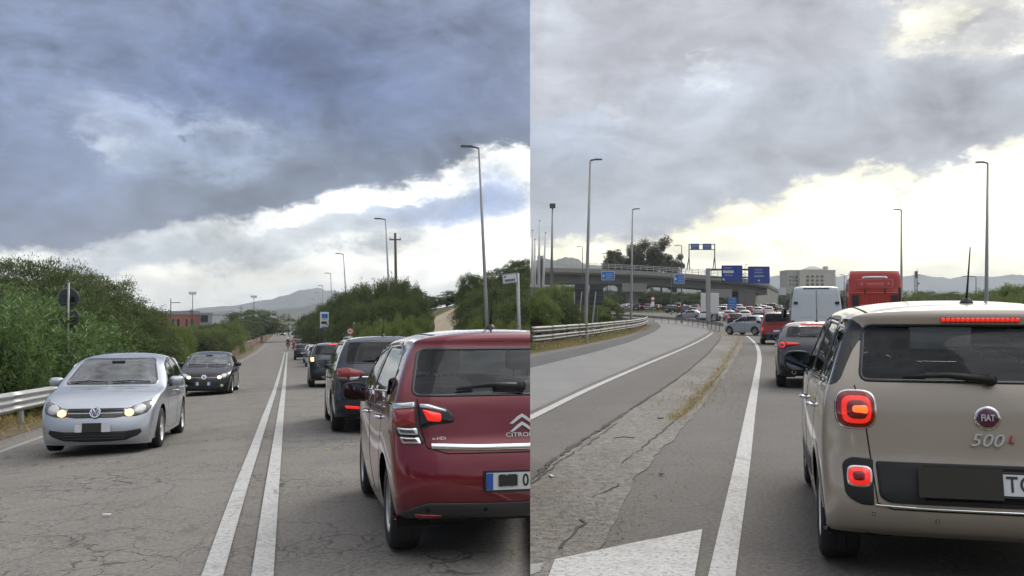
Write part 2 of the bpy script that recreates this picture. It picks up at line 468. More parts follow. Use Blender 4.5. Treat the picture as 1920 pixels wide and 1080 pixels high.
class Body:
    def __init__(s, ctrl, wprof, plan, step=.035, nq=12, nt=30, zs=.2):
        s.wp = prof(wprof); s.pl = prof(plan)
        C = catmull(ctrl, step)                     # y z dy dz n
        ye = C[:, 0] + C[:, 2]; ze = C[:, 1] + C[:, 3]; n = len(C)
        arc = np.r_[0, np.cumsum(np.hypot(np.diff(ye), np.diff(ze)))]; fr = arc / arc[-1]
        ky = .75 * (ye[0] + (ye[-1] - ye[0]) * fr) + .25 * np.maximum.accumulate(np.clip(ye, ye[0], ye[-1]))
        rows = []
        We = s.W(ye, ze)
        for j in range(nq + 1):
            t = j / nq; q = 1 - (1 - t) ** 1.8
            nn = np.clip(C[:, 4], 1.3, 9); g_ = 1 - np.maximum(0, 1 - q ** nn) ** (1 / nn)
            rows.append(np.c_[q * We, C[:, 0] + C[:, 2] * g_, C[:, 1] + C[:, 3] * g_])
        for j in range(1, nt + 1):
            t = j / nt; y = ye + (ky - ye) * t; z = ze + (zs - ze) * t
            rows.append(np.c_[s.W(y, z), y, z])
        R = np.array(rows)                          # row, sample, xyz
        m = len(rows)
        V = [tuple(R[j, i]) for j in range(m) for i in range(n)] + [(-R[j, i, 0], R[j, i, 1], R[j, i, 2]) for j in range(1, m) for i in range(n)]
        idx = lambda j, i, sd: j * n + i if (sd > 0 or j == 0) else m * n + (j - 1) * n + i
        F = []
        for sd in (1, -1):
            for j in range(m - 1):
                for i in range(n - 1):
                    f = (idx(j, i, sd), idx(j, i + 1, sd), idx(j + 1, i + 1, sd), idx(j + 1, i, sd))
                    F.append(f if sd > 0 else f[::-1])
        bm = bmesh.new(); vs = [bm.verts.new(v) for v in V]
        for f in F: bm.faces.new([vs[k] for k in f])
        bmesh.ops.remove_doubles(bm, verts=bm.verts[:], dist=.0015)
        bmesh.ops.recalc_face_normals(bm, faces=bm.faces[:])
        bm.normal_update()
        top = max(bm.faces, key=lambda f: f.calc_center_median().z)
        if top.normal.z < 0: bmesh.ops.reverse_faces(bm, faces=bm.faces[:])
        bm.normal_update(); bm.faces.ensure_lookup_table(); bm.verts.ensure_lookup_table()
        s.bm = bm; s.bvh = BVHTree.FromBMesh(bm); s.tag = {}; s.step = step
        s.regions = []; s.rz = 0.0
    def W(s, y, z): return s.wp(z) * s.pl(y)
    def cut(s, name, outline, ax, flt=None):
        u, v, d, sg = AX[ax]; bm = s.bm; bm.normal_update()
        out = dens(outline, .012)
        poly = [(p[0], p[1]) for p in out]
        faces = [f for f in bm.faces if f.normal[d] * sg > .06 and f not in s.tag]
        cs = [f.calc_center_median() for f in faces]
        if ax[0] == 'S':
            k = [i for i, c in enumerate(cs) if c.x * sg > .15]; faces = [faces[i] for i in k]; cs = [cs[i] for i in k]
        if flt: k = [i for i, c in enumerate(cs) if flt(c)]; faces = [faces[i] for i in k]; cs = [cs[i] for i in k]
        if not faces: return
        ins = inside(poly, np.array([c[u] for c in cs]), np.array([c[v] for c in cs]))
        fin = {f for f, b in zip(faces, ins) if b}
        if not fin: return
        P = np.array(poly)
        cand = {vv for f in fin for vv in f.verts}
        A = P; B = np.roll(P, -1, 0); AB = B - A; L2 = (AB ** 2).sum(1) + 1e-12
        bnd = [vv for vv in cand if any(f not in fin for f in vv.link_faces)]
        def shift(vv, q):
            du, dv = q[0] - vv.co[u], q[1] - vv.co[v]; nn = vv.normal
            if math.hypot(du, dv) > s.step * 1.6: return
            if abs(nn[d]) < .3: return
            vv.co[u] = q[0]; vv.co[v] = q[1]
            vv.co[d] -= max(-.03, min(.03, (nn[u] * du + nn[v] * dv) / nn[d]))
        for vv in bnd:
            p = np.array((vv.co[u], vv.co[v])); t = np.clip(((p - A) * AB).sum(1) / L2, 0, 1)
            Q = A + AB * t[:, None]; q = Q[((Q - p) ** 2).sum(1).argmin()]
            shift(vv, q)
        s.regions.append(name); k = len(s.regions)
        for f in fin: s.tag[f] = k
        return k
    def finish(s, parent, paint_m, mats, smooth=True):
        bm = s.bm; bm.normal_update(); objs = {}
        groups = {}
        for f in bm.faces: groups.setdefault(s.tag.get(f, 0), []).append(f)
        for k, fs in groups.items():
            nm = 'body' if k == 0 else s.regions[k - 1]
            if nm is None: continue
            spec_ = mats.get(nm, {}) if k else {}
            m_ = spec_.get('m', paint_m); off = spec_.get('off', 0.0); bul = spec_.get('bulge', 0.0)
            ids = {}; V = []; N = []; F = []
            for f in fs:
                row = []
                for vv in f.verts:
                    if vv not in ids: ids[vv] = len(V); V.append(vv.co + vv.normal * off); N.append(vv.normal.copy())
                    row.append(ids[vv])
                F.append(row)
            if off < 0:         # a rim so that recessed panes close against the body
                pass
            o = mk(spec_.get('name', nm), V, F, m_, parent, True)
            o.data.normals_split_custom_set_from_vertices([tuple(n) for n in N])
            objs.setdefault(nm, []).append(o)
        s.bm.free(); return objs
    def hit(s, ax, a, b):
        u, v, d, sg = AX[ax]; o = [0, 0, 0]; o[u] = a; o[v] = b; o[d] = sg * 12.0; dr = [0, 0, 0]; dr[d] = -sg
        p, n, i, t = s.bvh.ray_cast(Vector(o), Vector(dr))
        if p is None: return None
        return p, n
    def pt(s, ax, a, b, off=0.0, cx=0.0, cy=0.0):
        if ax == 'R': b += s.rz; cy += s.rz
        # falls back towards (cx, cy) when the ray misses the body
        for k in range(12):
            t = k / 12.0; h = s.hit(ax, a + (cx - a) * t, b + (cy - b) * t)
            if h and (ax[0] != 'S' or h[0].x * AX[ax][3] > .1):
                p, n = h; u, v, d, sg = AX[ax]; q = p.copy(); q[u] = a + (cx - a) * t; q[v] = b + (cy - b) * t
                return q + n * off, n
        return Vector((0, 0, 0)), Vector((0, 0, 1))
    def patch(s, name, outline, ax, m, parent, off=.004, bulge=0.0, rings=(1, .93, .8, .6, .35), skirt=.012, step=.02):
        out = dens(outline, step); n = len(out)
        cx = sum(p[0] for p in out) / n; cy = sum(p[1] for p in out) / n
        V = []; F = []
        if skirt:
            for p in out: V.append(s.pt(ax, p[0], p[1], off - skirt, cx, cy)[0])
        for r in rings:
            h = off + bulge * (1 - r ** 2.5)
            for p in out: V.append(s.pt(ax, cx + (p[0] - cx) * r, cy + (p[1] - cy) * r, h, cx, cy)[0])
        V.append(s.pt(ax, cx, cy, off + bulge)[0])
        nr = len(rings) + (1 if skirt else 0)
        for k in range(nr - 1):
            for i in range(n): F.append((k * n + i, k * n + (i + 1) % n, (k + 1) * n + (i + 1) % n, (k + 1) * n + i))
        for i in range(n): F.append(((nr - 1) * n + i, (nr - 1) * n + (i + 1) % n, nr * n))
        o = mk(name, V, F, m, parent, True); fixn(o); return o
    def ribbon(s, name, path, ax, m, parent, width=.008, off=.002, closed=False, step=.03, skirt=.006):
        pts = dens(path, step) if closed else [p for p in dens(path, step) if True]
        if not closed:
            pts = []
            for a, b in zip(path[:-1], path[1:]):
                a = Vector(a); b = Vector(b); k = max(1, int((b - a).length / step)); pts += [a.lerp(b, j / k) for j in range(k)]
            pts.append(Vector(path[-1]))
        n = len(pts); V = []; F = []
        cx = sum(p[0] for p in pts) / n; cy = sum(p[1] for p in pts) / n
        for i, p in enumerate(pts):
            a = pts[i - 1] if (closed or i) else pts[0]; b = pts[(i + 1) % n] if (closed or i < n - 1) else pts[-1]
            t = Vector((b[0] - a[0], b[1] - a[1]));  t = t.normalized() if t.length > 1e-6 else Vector((1, 0))
            q = Vector((-t.y, t.x)) * width / 2
            for (sx, oo) in ((1.0, off - skirt), (.8, off), (-.8, off), (-1.0, off - skirt)):
                V.append(s.pt(ax, p[0] + q.x * sx, p[1] + q.y * sx, oo, cx, cy)[0])
        for i in range(n if closed else n - 1):
            j = (i + 1) % n
            for k in range(3): F.append((i * 4 + k, i * 4 + k + 1, j * 4 + k + 1, j * 4 + k))
        o = mk(name, V, F, m, parent, True); fixn(o); return o
def fixn(o):
    bm = bmesh.new(); bm.from_mesh(o.data); bmesh.ops.recalc_face_normals(bm, faces=bm.faces[:]); bm.to_mesh(o.data); bm.free()

M_RUBBER = mat('tyre_rubber', (.022, .022, .023), .82, var=.25, vscale=8)
M_BLACK = mat('black_plastic', (.018, .018, .02), .5, var=.15, vscale=12)
M_GLOSSB = mat('gloss_black', (.008, .008, .009), .08, coat=.6)
M_GREYP = mat('grey_plastic', (.05, .052, .056), .55, var=.12, vscale=10)
M_CHROME = mat('chrome', (.78, .79, .8), .12, 1.0)
M_LETTER = mat('silver_lettering', (.70, .71, .73), .3, .35)
M_RIM = mat('rim_alloy', (.45, .46, .48), .32, .9, var=.2, vscale=9)
M_RIMW = mat('rim_white', (.70, .71, .73), .35, .4, var=.1, vscale=9)
M_GAP = mat('panel_gap_dark', (.006, .006, .006), .9)
M_INT = mat('cabin_dark', (.05, .05, .052), .85)
M_SEAT = mat('seat_fabric', (.10, .10, .105), .9, var=.15, vscale=14)
M_HEADR = mat('seat_pale', (.30, .29, .27), .85)
M_SKIN = mat('skin', (.42, .26, .19), .6)
M_LITR = mat('brake_lit', (.5, .01, .01), .25, emit=(1.0, .03, .015), estr=.62, coat=.9)
M_LITO = mat('brake_core', (.6, .1, .02), .25, emit=(1.0, .16, .03), estr=1.2, coat=.8)
M_RED = mat('lamp_red', (.27, .006, .010), .12, coat=1.0)
M_DRED = mat('lamp_dark_red', (.10, .004, .007), .1, coat=1.0)
M_CLEAR = mat('lamp_clear', (.55, .55, .55), .12, .5, coat=1.0)
M_LAMPGREY = mat('lamp_smoke', (.11, .11, .105), .12, .4, coat=1.0)
M_HEAD = mat('headlight_lit', (.9, .8, .55), .2, emit=(1.0, .62, .24), estr=1.5)
M_HEADC = mat('headlight_cool', (.9, .9, .85), .2, emit=(1.0, .93, .78), estr=1.6)
M_AMBER = mat('indicator_lit', (.9, .5, .15), .2, emit=(1.0, .72, .35), estr=1.8)
M_PLATE = mat('plate_white', (.62, .64, .66), .4)
M_PLATEB = mat('plate_blue', (.03, .10, .42), .4)
M_COVER = mat('plate_cover', (.030, .028, .024), .8)
M_INK = mat('plate_ink', (.03, .03, .035), .5)
M_BLUEV = mat('badge_blue', (.04, .09, .25), .2, coat=.8)
M_GLASS = glass('car_glass', .92)
M_GLASSD = glass('car_glass_dark', .18)
M_GLASSW = glass('windscreen_glass', .88, ior=1.62, gain=1.9)
M_MIRROR = mat('mirror_glass', (.22, .25, .29), .04, 1.0)
M_STEEL = mat('galvanised_steel', (.42, .43, .44), .48, .75, var=.18, vscale=5)

def wheel(parent, c, r, w, side, rim_m=None, spokes=5, n=36, name='wheel', hub=.62, style='spoke'):
    """side: +1 outer face towards +x"""
    t = bpy.data.objects.new(name, None); COL.objects.link(t); t.parent = parent; t.location = c; t.empty_display_size = .1
    hw = w / 2; rr = r * hub
    b = MB(); b.lathe([(rr * .98, -hw * .8), (rr * 1.02, -hw), (r * .86, -hw * 1.04), (r * .965, -hw * .9), (r, -hw * .62), (r, -hw * .3), (r * .988, -hw * .28), (r * .988, -hw * .22), (r, -hw * .2), (r, hw * .2), (r * .988, hw * .22), (r * .988, hw * .28), (r, hw * .3), (r, hw * .62), (r * .965, hw * .9), (r * .86, hw * 1.04), (rr * 1.02, hw), (rr * .98, hw * .8)], 'x', n)
    b.build('tyre', M_RUBBER, t, auto=50)
    ro = hw * .86 * side
    q = MB(); q.lathe([(rr * 1.0, hw * .95 * side), (rr * .96, ro * 1.0), (rr * .90, ro * .72), (rr * .86, -hw * .5 * side)], 'x', n)
    for k in range(spokes):
        a = 2 * math.pi * k / spokes + .3
        for da in ((-.17, .17) if style == 'twin' else (0,)):
            ww = rr * (.13 if style == 'twin' else .21)
            a2 = a + da; M3 = Matrix.Rotation(a2, 3, 'X')
            vs = []
            for (rad, wd, xo) in ((.10, ww * .9, ro * .9), (.5, ww, ro * .84), (.95, ww * 1.25, ro * .96)):
                for sgn in (-1, 1):
                    for th in (0, -.022 * side): vs.append(M3 @ Vector((xo + th, sgn * wd, rad * rr)))
            fs = []
            for i in range(2):
                o_ = i * 4; fs += [(o_, o_ + 2, o_ + 6, o_ + 4), (o_ + 1, o_ + 5, o_ + 7, o_ + 3), (o_, o_ + 4, o_ + 5, o_ + 1), (o_ + 2, o_ + 3, o_ + 7, o_ + 6)]
            q.add(vs, fs)
    q.lathe([(.0005, ro), (rr * .17, ro), (rr * .22, ro * .8), (rr * .22, 0)], 'x', 16)
    q.build('rim', rim_m or M_RIM, t, auto=35)
    k = MB(); k.disc((hw * .05 * side, 0, 0), rr * .88, 'x', 20, .02); k.build('brake_disc', M_GAP, t)
    return t

def seat(parent, c, m, head_m=None, w=.48, h=.62, hz=.2, tilt=14):
    R = Matrix.Rotation(math.radians(tilt), 3, 'X'); b = MB()
    b.box(Vector(c) + R @ Vector((0, 0, h / 2)), (w, .13, h), R, .055)
    b.build('seat', m, parent, auto=40)
    b = MB(); b.box(Vector(c) + R @ Vector((0, .01, h + .06 + hz / 2)), (w * .58, .10, hz), R, .045)
    for s_ in (-1, 1): b.tube([Vector(c) + R @ Vector((s_ * .06, 0, h)), Vector(c) + R @ Vector((s_ * .06, .01, h + .1))], .007, 6)
    b.build('headrest', head_m or m, parent, auto=40)

def cabin(parent, y0, y1, zb, hw, roof_in, steer=-1, seats='rf', head_m=None, rows=None, zseat=None):
    """dark tub below the belt line, seats above it, mirror and wheel"""
    b = MB(); b.box((0, (y0 + y1) / 2, (zb + .28) / 2), (hw * 2, y1 - y0, zb - .28)); b.build('interior', M_INT, parent)
    z0 = (zseat if zseat is not None else zb - .25)
    for yy, xs in (rows or ((y0 + .55, (-.38, 0, .38)), (y0 + 1.45, (-.36, .36)))):
        for x in xs: seat(parent, (x, yy, z0), M_SEAT, head_m, .46 if len(xs) < 3 else .40)
    b = MB(); b.lathe([(.175, -.012), (.19, 0), (.175, .012), (.16, 0), (.175, -.012)], 'y', 20, (0, 0, 0))
    o = b.build('steering_wheel', M_BLACK, parent, smooth=True); o.location = (.36 * steer, y0 + 2.05, zb + .03); o.rotation_euler = (math.radians(-24), 0, 0)
    b = MB(); b.box((0, y1 - .55, roof_in - .06), (.22, .03, .065), None, .02); b.build('rear_view_mirror', M_BLACK, parent)

def mirror(parent, c, side, shell_m, w=.2, h=.14, face='rear', d=.10):
    t = bpy.data.objects.new('door_mirror', None); COL.objects.link(t); t.parent = parent; t.location = c; t.empty_display_size = .05
    R = Matrix.Rotation(side * math.radians(-6), 3, 'Z')
    sh = []; N_ = 20
    for k in range(N_):
        a = 2 * math.pi * k / N_; ca, sa = math.cos(a), math.sin(a)
        e = .62; sh.append((math.copysign(abs(ca) ** e, ca) * w / 2, math.copysign(abs(sa) ** e, sa) * h / 2))
    V = []; F = []
    for (yy, k) in ((-d * .5, .90), (-d * .5, 1.0), (-d * .1, 1.02), (d * .3, .88), (d * .5, .5), (d * .55, .05)):
        for p in sh: V.append(R @ Vector((p[0] * k, yy, p[1] * k)))
    for i in range(5):
        for k in range(N_): F.append((i * N_ + k, i * N_ + (k + 1) % N_, (i + 1) * N_ + (k + 1) % N_, (i + 1) * N_ + k))
    F.append(tuple(5 * N_ + k for k in range(N_)))
    o = mk('mirror_shell', V, F, shell_m, t, True); fixn(o)
    V = [R @ Vector((p[0] * .9, -d * .5 + .004, p[1] * .9)) for p in sh]; V2 = [v + R @ Vector((0, .006, 0)) for v in V]
    mk('mirror_glass', V + V2, [tuple(range(N_))[::-1], tuple(range(N_, 2 * N_))] + [(k, (k + 1) % N_, (k + 1) % N_ + N_, k + N_) for k in range(N_)], M_MIRROR, t)
    b = MB(); b.tube([Vector((-side * w * .3, d * .1, -h * .35)), Vector((-side * w * .75, d * .15, -h * .55))], [.035, .03], 8); b.build('mirror_arm', M_BLACK, t, smooth=True)
    return t

def arc_pts(cy, cz, r, a0=0, a1=360, k=40, sy=1.0, sz=1.0):
    return [(cy + r * sy * math.cos(math.radians(a0 + (a1 - a0) * i / k)), cz + r * sz * math.sin(math.radians(a0 + (a1 - a0) * i / k))) for i in range(k + (0 if abs(a1 - a0) >= 359 else 1))]
def ell(cx, cz, rx, rz, n=28, e=1.0):
    out = []
    for i in range(n):
        a = 2 * math.pi * i / n; c, s_ = math.cos(a), math.sin(a)
        out.append((cx + rx * math.copysign(abs(c) ** e, c), cz + rz * math.copysign(abs(s_) ** e, s_)))
    return out
def mx(pts): return [(-p[0], p[1]) for p in pts][::-1]

def chassis(root, B, sp):
    """wheels, wheel wells, underbody, arches"""
    wb, rw, tw, tr = sp['wb'], sp['rw'], sp.get('tw', .205), sp['track']
    n = sp.get('wn', 36)
    for y in (0, wb):
        for s_ in (-1, 1):
            wheel(root, (s_ * (tr - tw / 2), y, rw), rw, tw, s_, sp.get('rim'), sp.get('spokes', 5), n, style=sp.get('rimstyle', 'spoke'))
            b = MB(); ra = rw + .055
            pts_ = [(ra * math.cos(a_), ra * math.sin(a_)) for a_ in np.linspace(-.25, math.pi + .25, 20)]; x0_, x1_ = s_ * (tr - .40), s_ * (tr - .03); m_ = len(pts_)
            b.add([(x0_, y + p[0], rw + p[1]) for p in pts_] + [(x1_, y + p[0], rw + p[1]) for p in pts_], [(i, i + 1, i + 1 + m_, i + m_) for i in range(m_ - 1)] + [tuple(range(m_))]); b.build('wheel_well', M_GAP, root)
    b = MB(); y0, y1 = sp['under']; b.box((0, (y0 + y1) / 2, .34), (tr * 2 - .46, y1 - y0, .16)); b.box((0, wb / 2, .28), (tr * 2 - .06, wb - 2 * rw - .2, .12)); b.build('underbody', M_GAP, root)
def arches(B, sp):
    for y in (0, sp['wb']):
        for ax in ('SL', 'SR'):
            B.cut(None, arc_pts(y, sp['rw'] + .01, sp['rw'] + sp.get('agap', .05), 0, 360, 40), ax)

def seams(B, root, ax, lines, m=None, w=.007):
    for p in lines: B.ribbon('panel_gap', p, ax, m or M_GAP, root, w, .0012, step=.03, skirt=.003)

def plate_group(root, B, ax, cx, cz, w=.52, h=.11, off=.012, chars=(), cover=None, blue=True, blue_r=True, frame=True):
    """number plate lying on the surface plane at its centre"""
    p, n = B.pt(ax, cx, cz, 0)
    sg = AX[ax][3]
    nn = Vector((0, n.y, n.z)).normalized()
    zax = (Vector((0, 0, 1)) - nn * nn.z).normalized(); xax = zax.cross(nn) * 1.0
    # viewed from outside, text runs along xax x ... right-handed: x right, z up, normal to viewer
    xax = zax.cross(nn)
    M = Matrix.Identity(4); M.col[0].xyz = xax; M.col[1].xyz = zax; M.col[2].xyz = nn; M.translation = p + nn * off
    t = bpy.data.objects.new('number_plate', None); COL.objects.link(t); t.parent = root; t.matrix_local = M; t.empty_display_size = .05
    if frame:
        b = MB(); b.box((0, 0, -.004), (w + .03, h + .03, .012), None, .004); b.build('plate_frame', M_BLACK, t)
    b = MB(); b.box((0, 0, .004), (w, h, .004)); b.build('plate', M_PLATE, t)
    if blue:
        b = MB(); b.box((-w / 2 + .022, 0, .0075), (.044, h - .006, .003)); b.build('blue_band', M_PLATEB, t)
    if blue_r:
        b = MB(); b.box((w / 2 - .022, 0, .0075), (.044, h - .006, .003)); b.build('blue_band', M_PLATEB, t)
    for (ch, x, sz) in chars:
        text_mesh('plate_character', ch, sz, M_INK, t, Matrix.Translation((x, 0, .0075)), .001, sx=.8, bold=.002)
    if cover:
        x0, x1, z0, z1 = cover
        b = MB(); b.box(((x0 + x1) / 2, (z0 + z1) / 2, .012), (x1 - x0, z1 - z0, .005)); b.build('plate_cover', M_COVER, t)
    return t
def pframe(B, ax, cx, cz, off=.0):
    p, n = B.pt(ax, cx, cz, 0); nn = Vector((n.x * (1 if ax[0] == 'S' else 0), n.y, n.z)).normalized() if ax[0] != 'S' else n.normalized()
    zax = (Vector((0, 0, 1)) - nn * nn.z).normalized(); xax = zax.cross(nn)
    M = Matrix.Identity(4); M.col[0].xyz = xax; M.col[1].xyz = zax; M.col[2].xyz = nn; M.translation = p + nn * off
    return M
def handle(B, root, side, y, z, m, w=.19):
    ax = 'SL' if side < 0 else 'SR'
    a, _ = B.pt(ax, y - w / 2, z, -.004); c, n = B.pt(ax, y, z, .034); d, _ = B.pt(ax, y + w / 2, z, -.004)
    e, _ = B.pt(ax, y - w * .36, z, .03); f, _ = B.pt(ax, y + w * .36, z, .03)
    b = MB(); b.tube([a, e, c, f, d], [.011, .014, .015, .014, .011], 8); b.build('door_handle', m, root, smooth=True)
def antenna(root, p, L=.42, lean=-32, m=None):
    b = MB(); b.lathe([(.0005, .035), (.018, .032), (.034, .012), (.042, 0), (.042, -.01)], 'z', 14, p); d = Vector((0, math.sin(math.radians(lean)), math.cos(math.radians(lean))))
    b.tube([Vector(p) + Vector((0, 0, .02)), Vector(p) + d * .12, Vector(p) + d * L], [.009, .006, .003], 6); b.build('antenna', m or M_BLACK, root, smooth=True)
def place(root, p, heading, side, wb=2.5):
    """rear axle (origin) at p, nose towards heading (bearing); pitched to the ground"""
    d = Vector((math.sin(heading), math.cos(heading), 0)); q = Vector(p)
    q.z = gz(q.x, q.y, side) + .01; f = q + d * wb; dzz = gz(f.x, f.y, side) + .01 - q.z
    root.location = q; root.rotation_mode = 'ZXY' if False else 'XYZ'
    root.rotation_euler = Matrix.Rotation(-heading, 3, 'Z').to_4x4().to_euler()
    fw = Vector((d.x, d.y, dzz / wb)).normalized(); rt = fw.cross(Vector((0, 0, 1))).normalized(); up = rt.cross(fw)
    M3 = Matrix((rt, fw, up)).transposed(); root.rotation_euler = M3.to_euler()
# ------------------------------------------------------------------ the cars
DLO = {'window': dict(m=M_GLASS, off=-.004), 'windscreen': dict(m=M_GLASSW, off=-.003), 'rear_window': dict(m=M_GLASS, off=-.003), 'side_window': dict(m=M_GLASS, off=-.004),
       'window_pillar': dict(m=M_GLOSSB, off=-.001)}
def body_car(root, sp):
    B = Body(sp['ctrl'], sp['wprof'], sp['plan'], sp.get('step', .035), sp.get('nq', 12), sp.get('nt', 30))
    arches(B, sp)
    if 'rear' in sp: B.cut('rear_window', rpoly(sp['rear'], sp.get('rear_r', .06)), 'R', lambda c: c.y < sp['wb'] * .4)
    if 'front' in sp: B.cut('windscreen', rpoly(sp['front'], sp.get('front_r', .06)), 'F', lambda c: c.y > sp['wb'] * .3)
    for ax in ('SL', 'SR'):
        for wv in sp.get('side', ()): B.cut('side_window', rpoly(wv, sp.get('side_r', .05)), ax)
        if 'band' in sp: B.cut('window_pillar', rpoly(sp['band'], .05), ax)
        for dr in sp.get('doors', ()): B.cut('door', rpoly(dr, .06), ax)
    if 'hatch' in sp: B.cut('tailgate', rpoly(sp['hatch'], .06), 'R', lambda c: c.y < 0.2)
    if 'hood' in sp: B.cut('hood', rpoly(sp['hood'], .08), 'T', lambda c: c.y > sp['wb'] * .6)
    return B
def body_done(root, B, sp, over=None):
    m = dict(DLO); m.update(over or {}); m.update({k: {'m': sp['paint']} for k in ('door', 'tailgate', 'hood') if k not in (over or {})})
    if sp.get('dark'):
        for k in ('side_window', 'rear_window'): m[k] = dict(m=M_GLASSD, off=-.004)
    o = B.finish(root, sp['paint'], m)
    chassis(root, B, sp)
    return o
def trims(B, root, sp, chrome=False):
    if 'rear' in sp: B.ribbon('window_seal', rpoly(sp['rear'], sp.get('rear_r', .06)), 'R', M_GLOSSB, root, sp.get('seal', .022), .002, True, step=.04)
    for ax in ('SL', 'SR'):
        for wv in sp.get('side', ()): B.ribbon('window_seal', rpoly(wv, .05), ax, M_GLOSSB, root, .018, .0015, True, step=.05)
        for dr in sp.get('doors', ()): B.ribbon('panel_gap', rpoly(dr, .06), ax, M_GAP, root, .007, .001, True, step=.05, skirt=.004)
    if 'front' in sp: B.ribbon('window_seal', rpoly(sp['front'], sp.get('front_r', .06)), 'F', M_GLOSSB, root, .03, .0015, True, step=.05)

def fiat():
    P = paint('beige_car_paint', (.44, .385, .325), .25, .36, .10)
    root = thing('parked_car', 'beige rounded small people carrier with round brake lamps lit and FIAT badge', 'car')
    root.name = 'beige_car'
    sp = dict(paint=P, wb=2.612, rw=.315, track=.865, tw=.225, rim=M_RIMW, spokes=5, rimstyle='twin', wn=48, under=(-.5, 3.3), step=.03, nq=16, nt=38,
        ctrl=[(-.52, .26, .20, 0, 3), (-.63, .32, .24, 0, 3), (-.685, .42, .25, 0, 3), (-.685, .52, .25, 0, 3.2), (-.66, .62, .23, 0, 3.2), (-.635, .72, .21, 0, 3.2), (-.615, .90, .2, 0, 3.2), (-.60, 1.02, .2, 0, 3.2), (-.572, 1.13, .2, 0, 3.2), (-.50, 1.30, .2, 0, 3.2),
              (-.43, 1.445, .19, -.01, 3.2), (-.44, 1.50, .18, -.02, 3), (-.43, 1.545, .14, -.05, 2.8), (-.33, 1.575, .06, -.10, 2.4), (.1, 1.60, 0, -.125, 2.3), (.8, 1.615, 0, -.13, 2.3), (1.4, 1.595, 0, -.13, 2.3), (1.78, 1.52, -.06, -.13, 2.3), (2.15, 1.29, -.1, -.1, 2.5), (2.5, 1.08, -.14, -.07, 2.6),
              (2.72, 1.01, -.1, -.08, 2.6), (3.1, .94, -.15, -.09, 2.6), (3.36, .82, -.3, -.06, 2.8), (3.46, .64, -.35, 0, 2.8), (3.485, .45, -.35, 0, 2.8), (3.42, .27, -.3, 0, 2.8)],
        wprof=[(.15, .83), (.3, .862), (.5, .886), (.72, .895), (.92, .888), (1.06, .868), (1.14, .84), (1.3, .785), (1.42, .74), (1.52, .69), (1.66, .6)],
        plan=[(-.75, .955), (-.3, .982), (.3, 1), (2.2, 1), (2.8, .97), (3.2, .90), (3.5, .82)],
        rear=[(-.66, 1.15), (.66, 1.15), (.625, 1.465), (-.625, 1.465)], rear_r=.05,
        front=[(-.72, 1.10), (.72, 1.10), (.60, 1.49), (-.60, 1.49)],
        side=[[(-.36, 1.14), (.13, 1.13), (.17, 1.455), (-.25, 1.445)], [(.22, 1.13), (1.0, 1.11), (1.02, 1.475), (.26, 1.465)], [(1.10, 1.11), (2.02, 1.08), (1.60, 1.44), (1.12, 1.475)]],
        band=[(-.50, 1.115), (2.42, 1.045), (1.70, 1.495), (-.36, 1.50)],
        doors=[[(.10, .95), (.42, .42), (.95, .30), (1.03, .32), (1.04, 1.10), (.10, 1.12)], [(1.06, .30), (2.02, .30), (2.22, .55), (2.26, 1.04), (1.06, 1.095)]],
        hatch=[(-.665, .50), (.665, .50), (.70, 1.13), (-.70, 1.13)])
    B = body_car(root, sp); trims(B, root, sp)
    seams(B, root, 'R', [[(-.69, 1.12), (-.635, .90), (-.60, .62), (-.58, .47), (-.5, .44), (.5, .44), (.58, .47), (.60, .62), (.635, .9), (.69, 1.12)]], w=.009)
    # tail lamps
    for s_ in (-1, 1):
        q = (lambda p: p) if s_ < 0 else mx
        cx, cz = -.688, .985
        lamp = B.patch('tail_light', q(ell(cx, cz, .112, .112, 40, .62)), 'R', M_CHROME, root, .002, .01)
        B.patch('tail_lens', q(ell(cx, cz, .103, .103, 40, .62)), 'R', M_RED, lamp, .006, .022)
        B.patch('tail_ring', q(ell(cx + .008, cz - .004, .078, .077, 40, .62)), 'R', M_LITR, lamp, .022, .014)
        B.patch('tail_ring', q(ell(cx + .014, cz - .004, .054, .052, 40, .62)), 'R', M_RED, lamp, .032, .012)
        B.patch('tail_lens_core', q(rpoly([(cx - .025, cz - .03), (cx + .07, cz - .03), (cx + .067, cz + .028), (cx - .025, cz + .026)], .03)), 'R', M_LITO, lamp, .034, .014)
        # lower band with fog lamp
        band = B.patch('bumper_insert', q(rpoly([(-.765, .68), (-.75, .50), (-.67, .455), (-.60, .455), (-.60, .71), (-.72, .715)], [.06, .09, .05, .01, .01, .06])), 'R', M_BLACK, root, .004, .004)
        fl = B.patch('fog_light', q(ell(-.672, .61, .068, .060, 36, .6)), 'R', M_CHROME, band, .012, .008)
        B.patch('fog_lens', q(ell(-.672, .61, .058, .05, 36, .6)), 'R', M_LITR, fl, .016, .02)
        B.patch('fog_core', q(ell(-.672, .61, .030, .026, 30, .6)), 'R', M_RED, fl, .034, .006)
    B.patch('tailgate_insert', rpoly([(-.588, .70), (-.57, .505), (-.52, .475), (.52, .475), (.57, .505), (.588, .70)], [.02, .05, .04, .04, .05, .02]), 'R', M_BLACK, root, .004, .004, rings=(1, .96, .85, .6, .3))
    B.patch('plate_recess', rpoly([(-.35, .685), (-.34, .50), (.34, .50), (.35, .685)], .02), 'R', M_GAP, root, .010, 0, skirt=.004)
    B.ribbon('chrome_strip', [(-.59, .458), (-.3, .452), (.3, .452), (.59, .458)], 'R', M_CHROME, root, .012, .008)
    plate_group(root, B, 'R', .03, .595, .52, .115, .02, [('T', .075, .12), ('C', .145, .12)], (-.40, .03, -.085, .085), True, False)
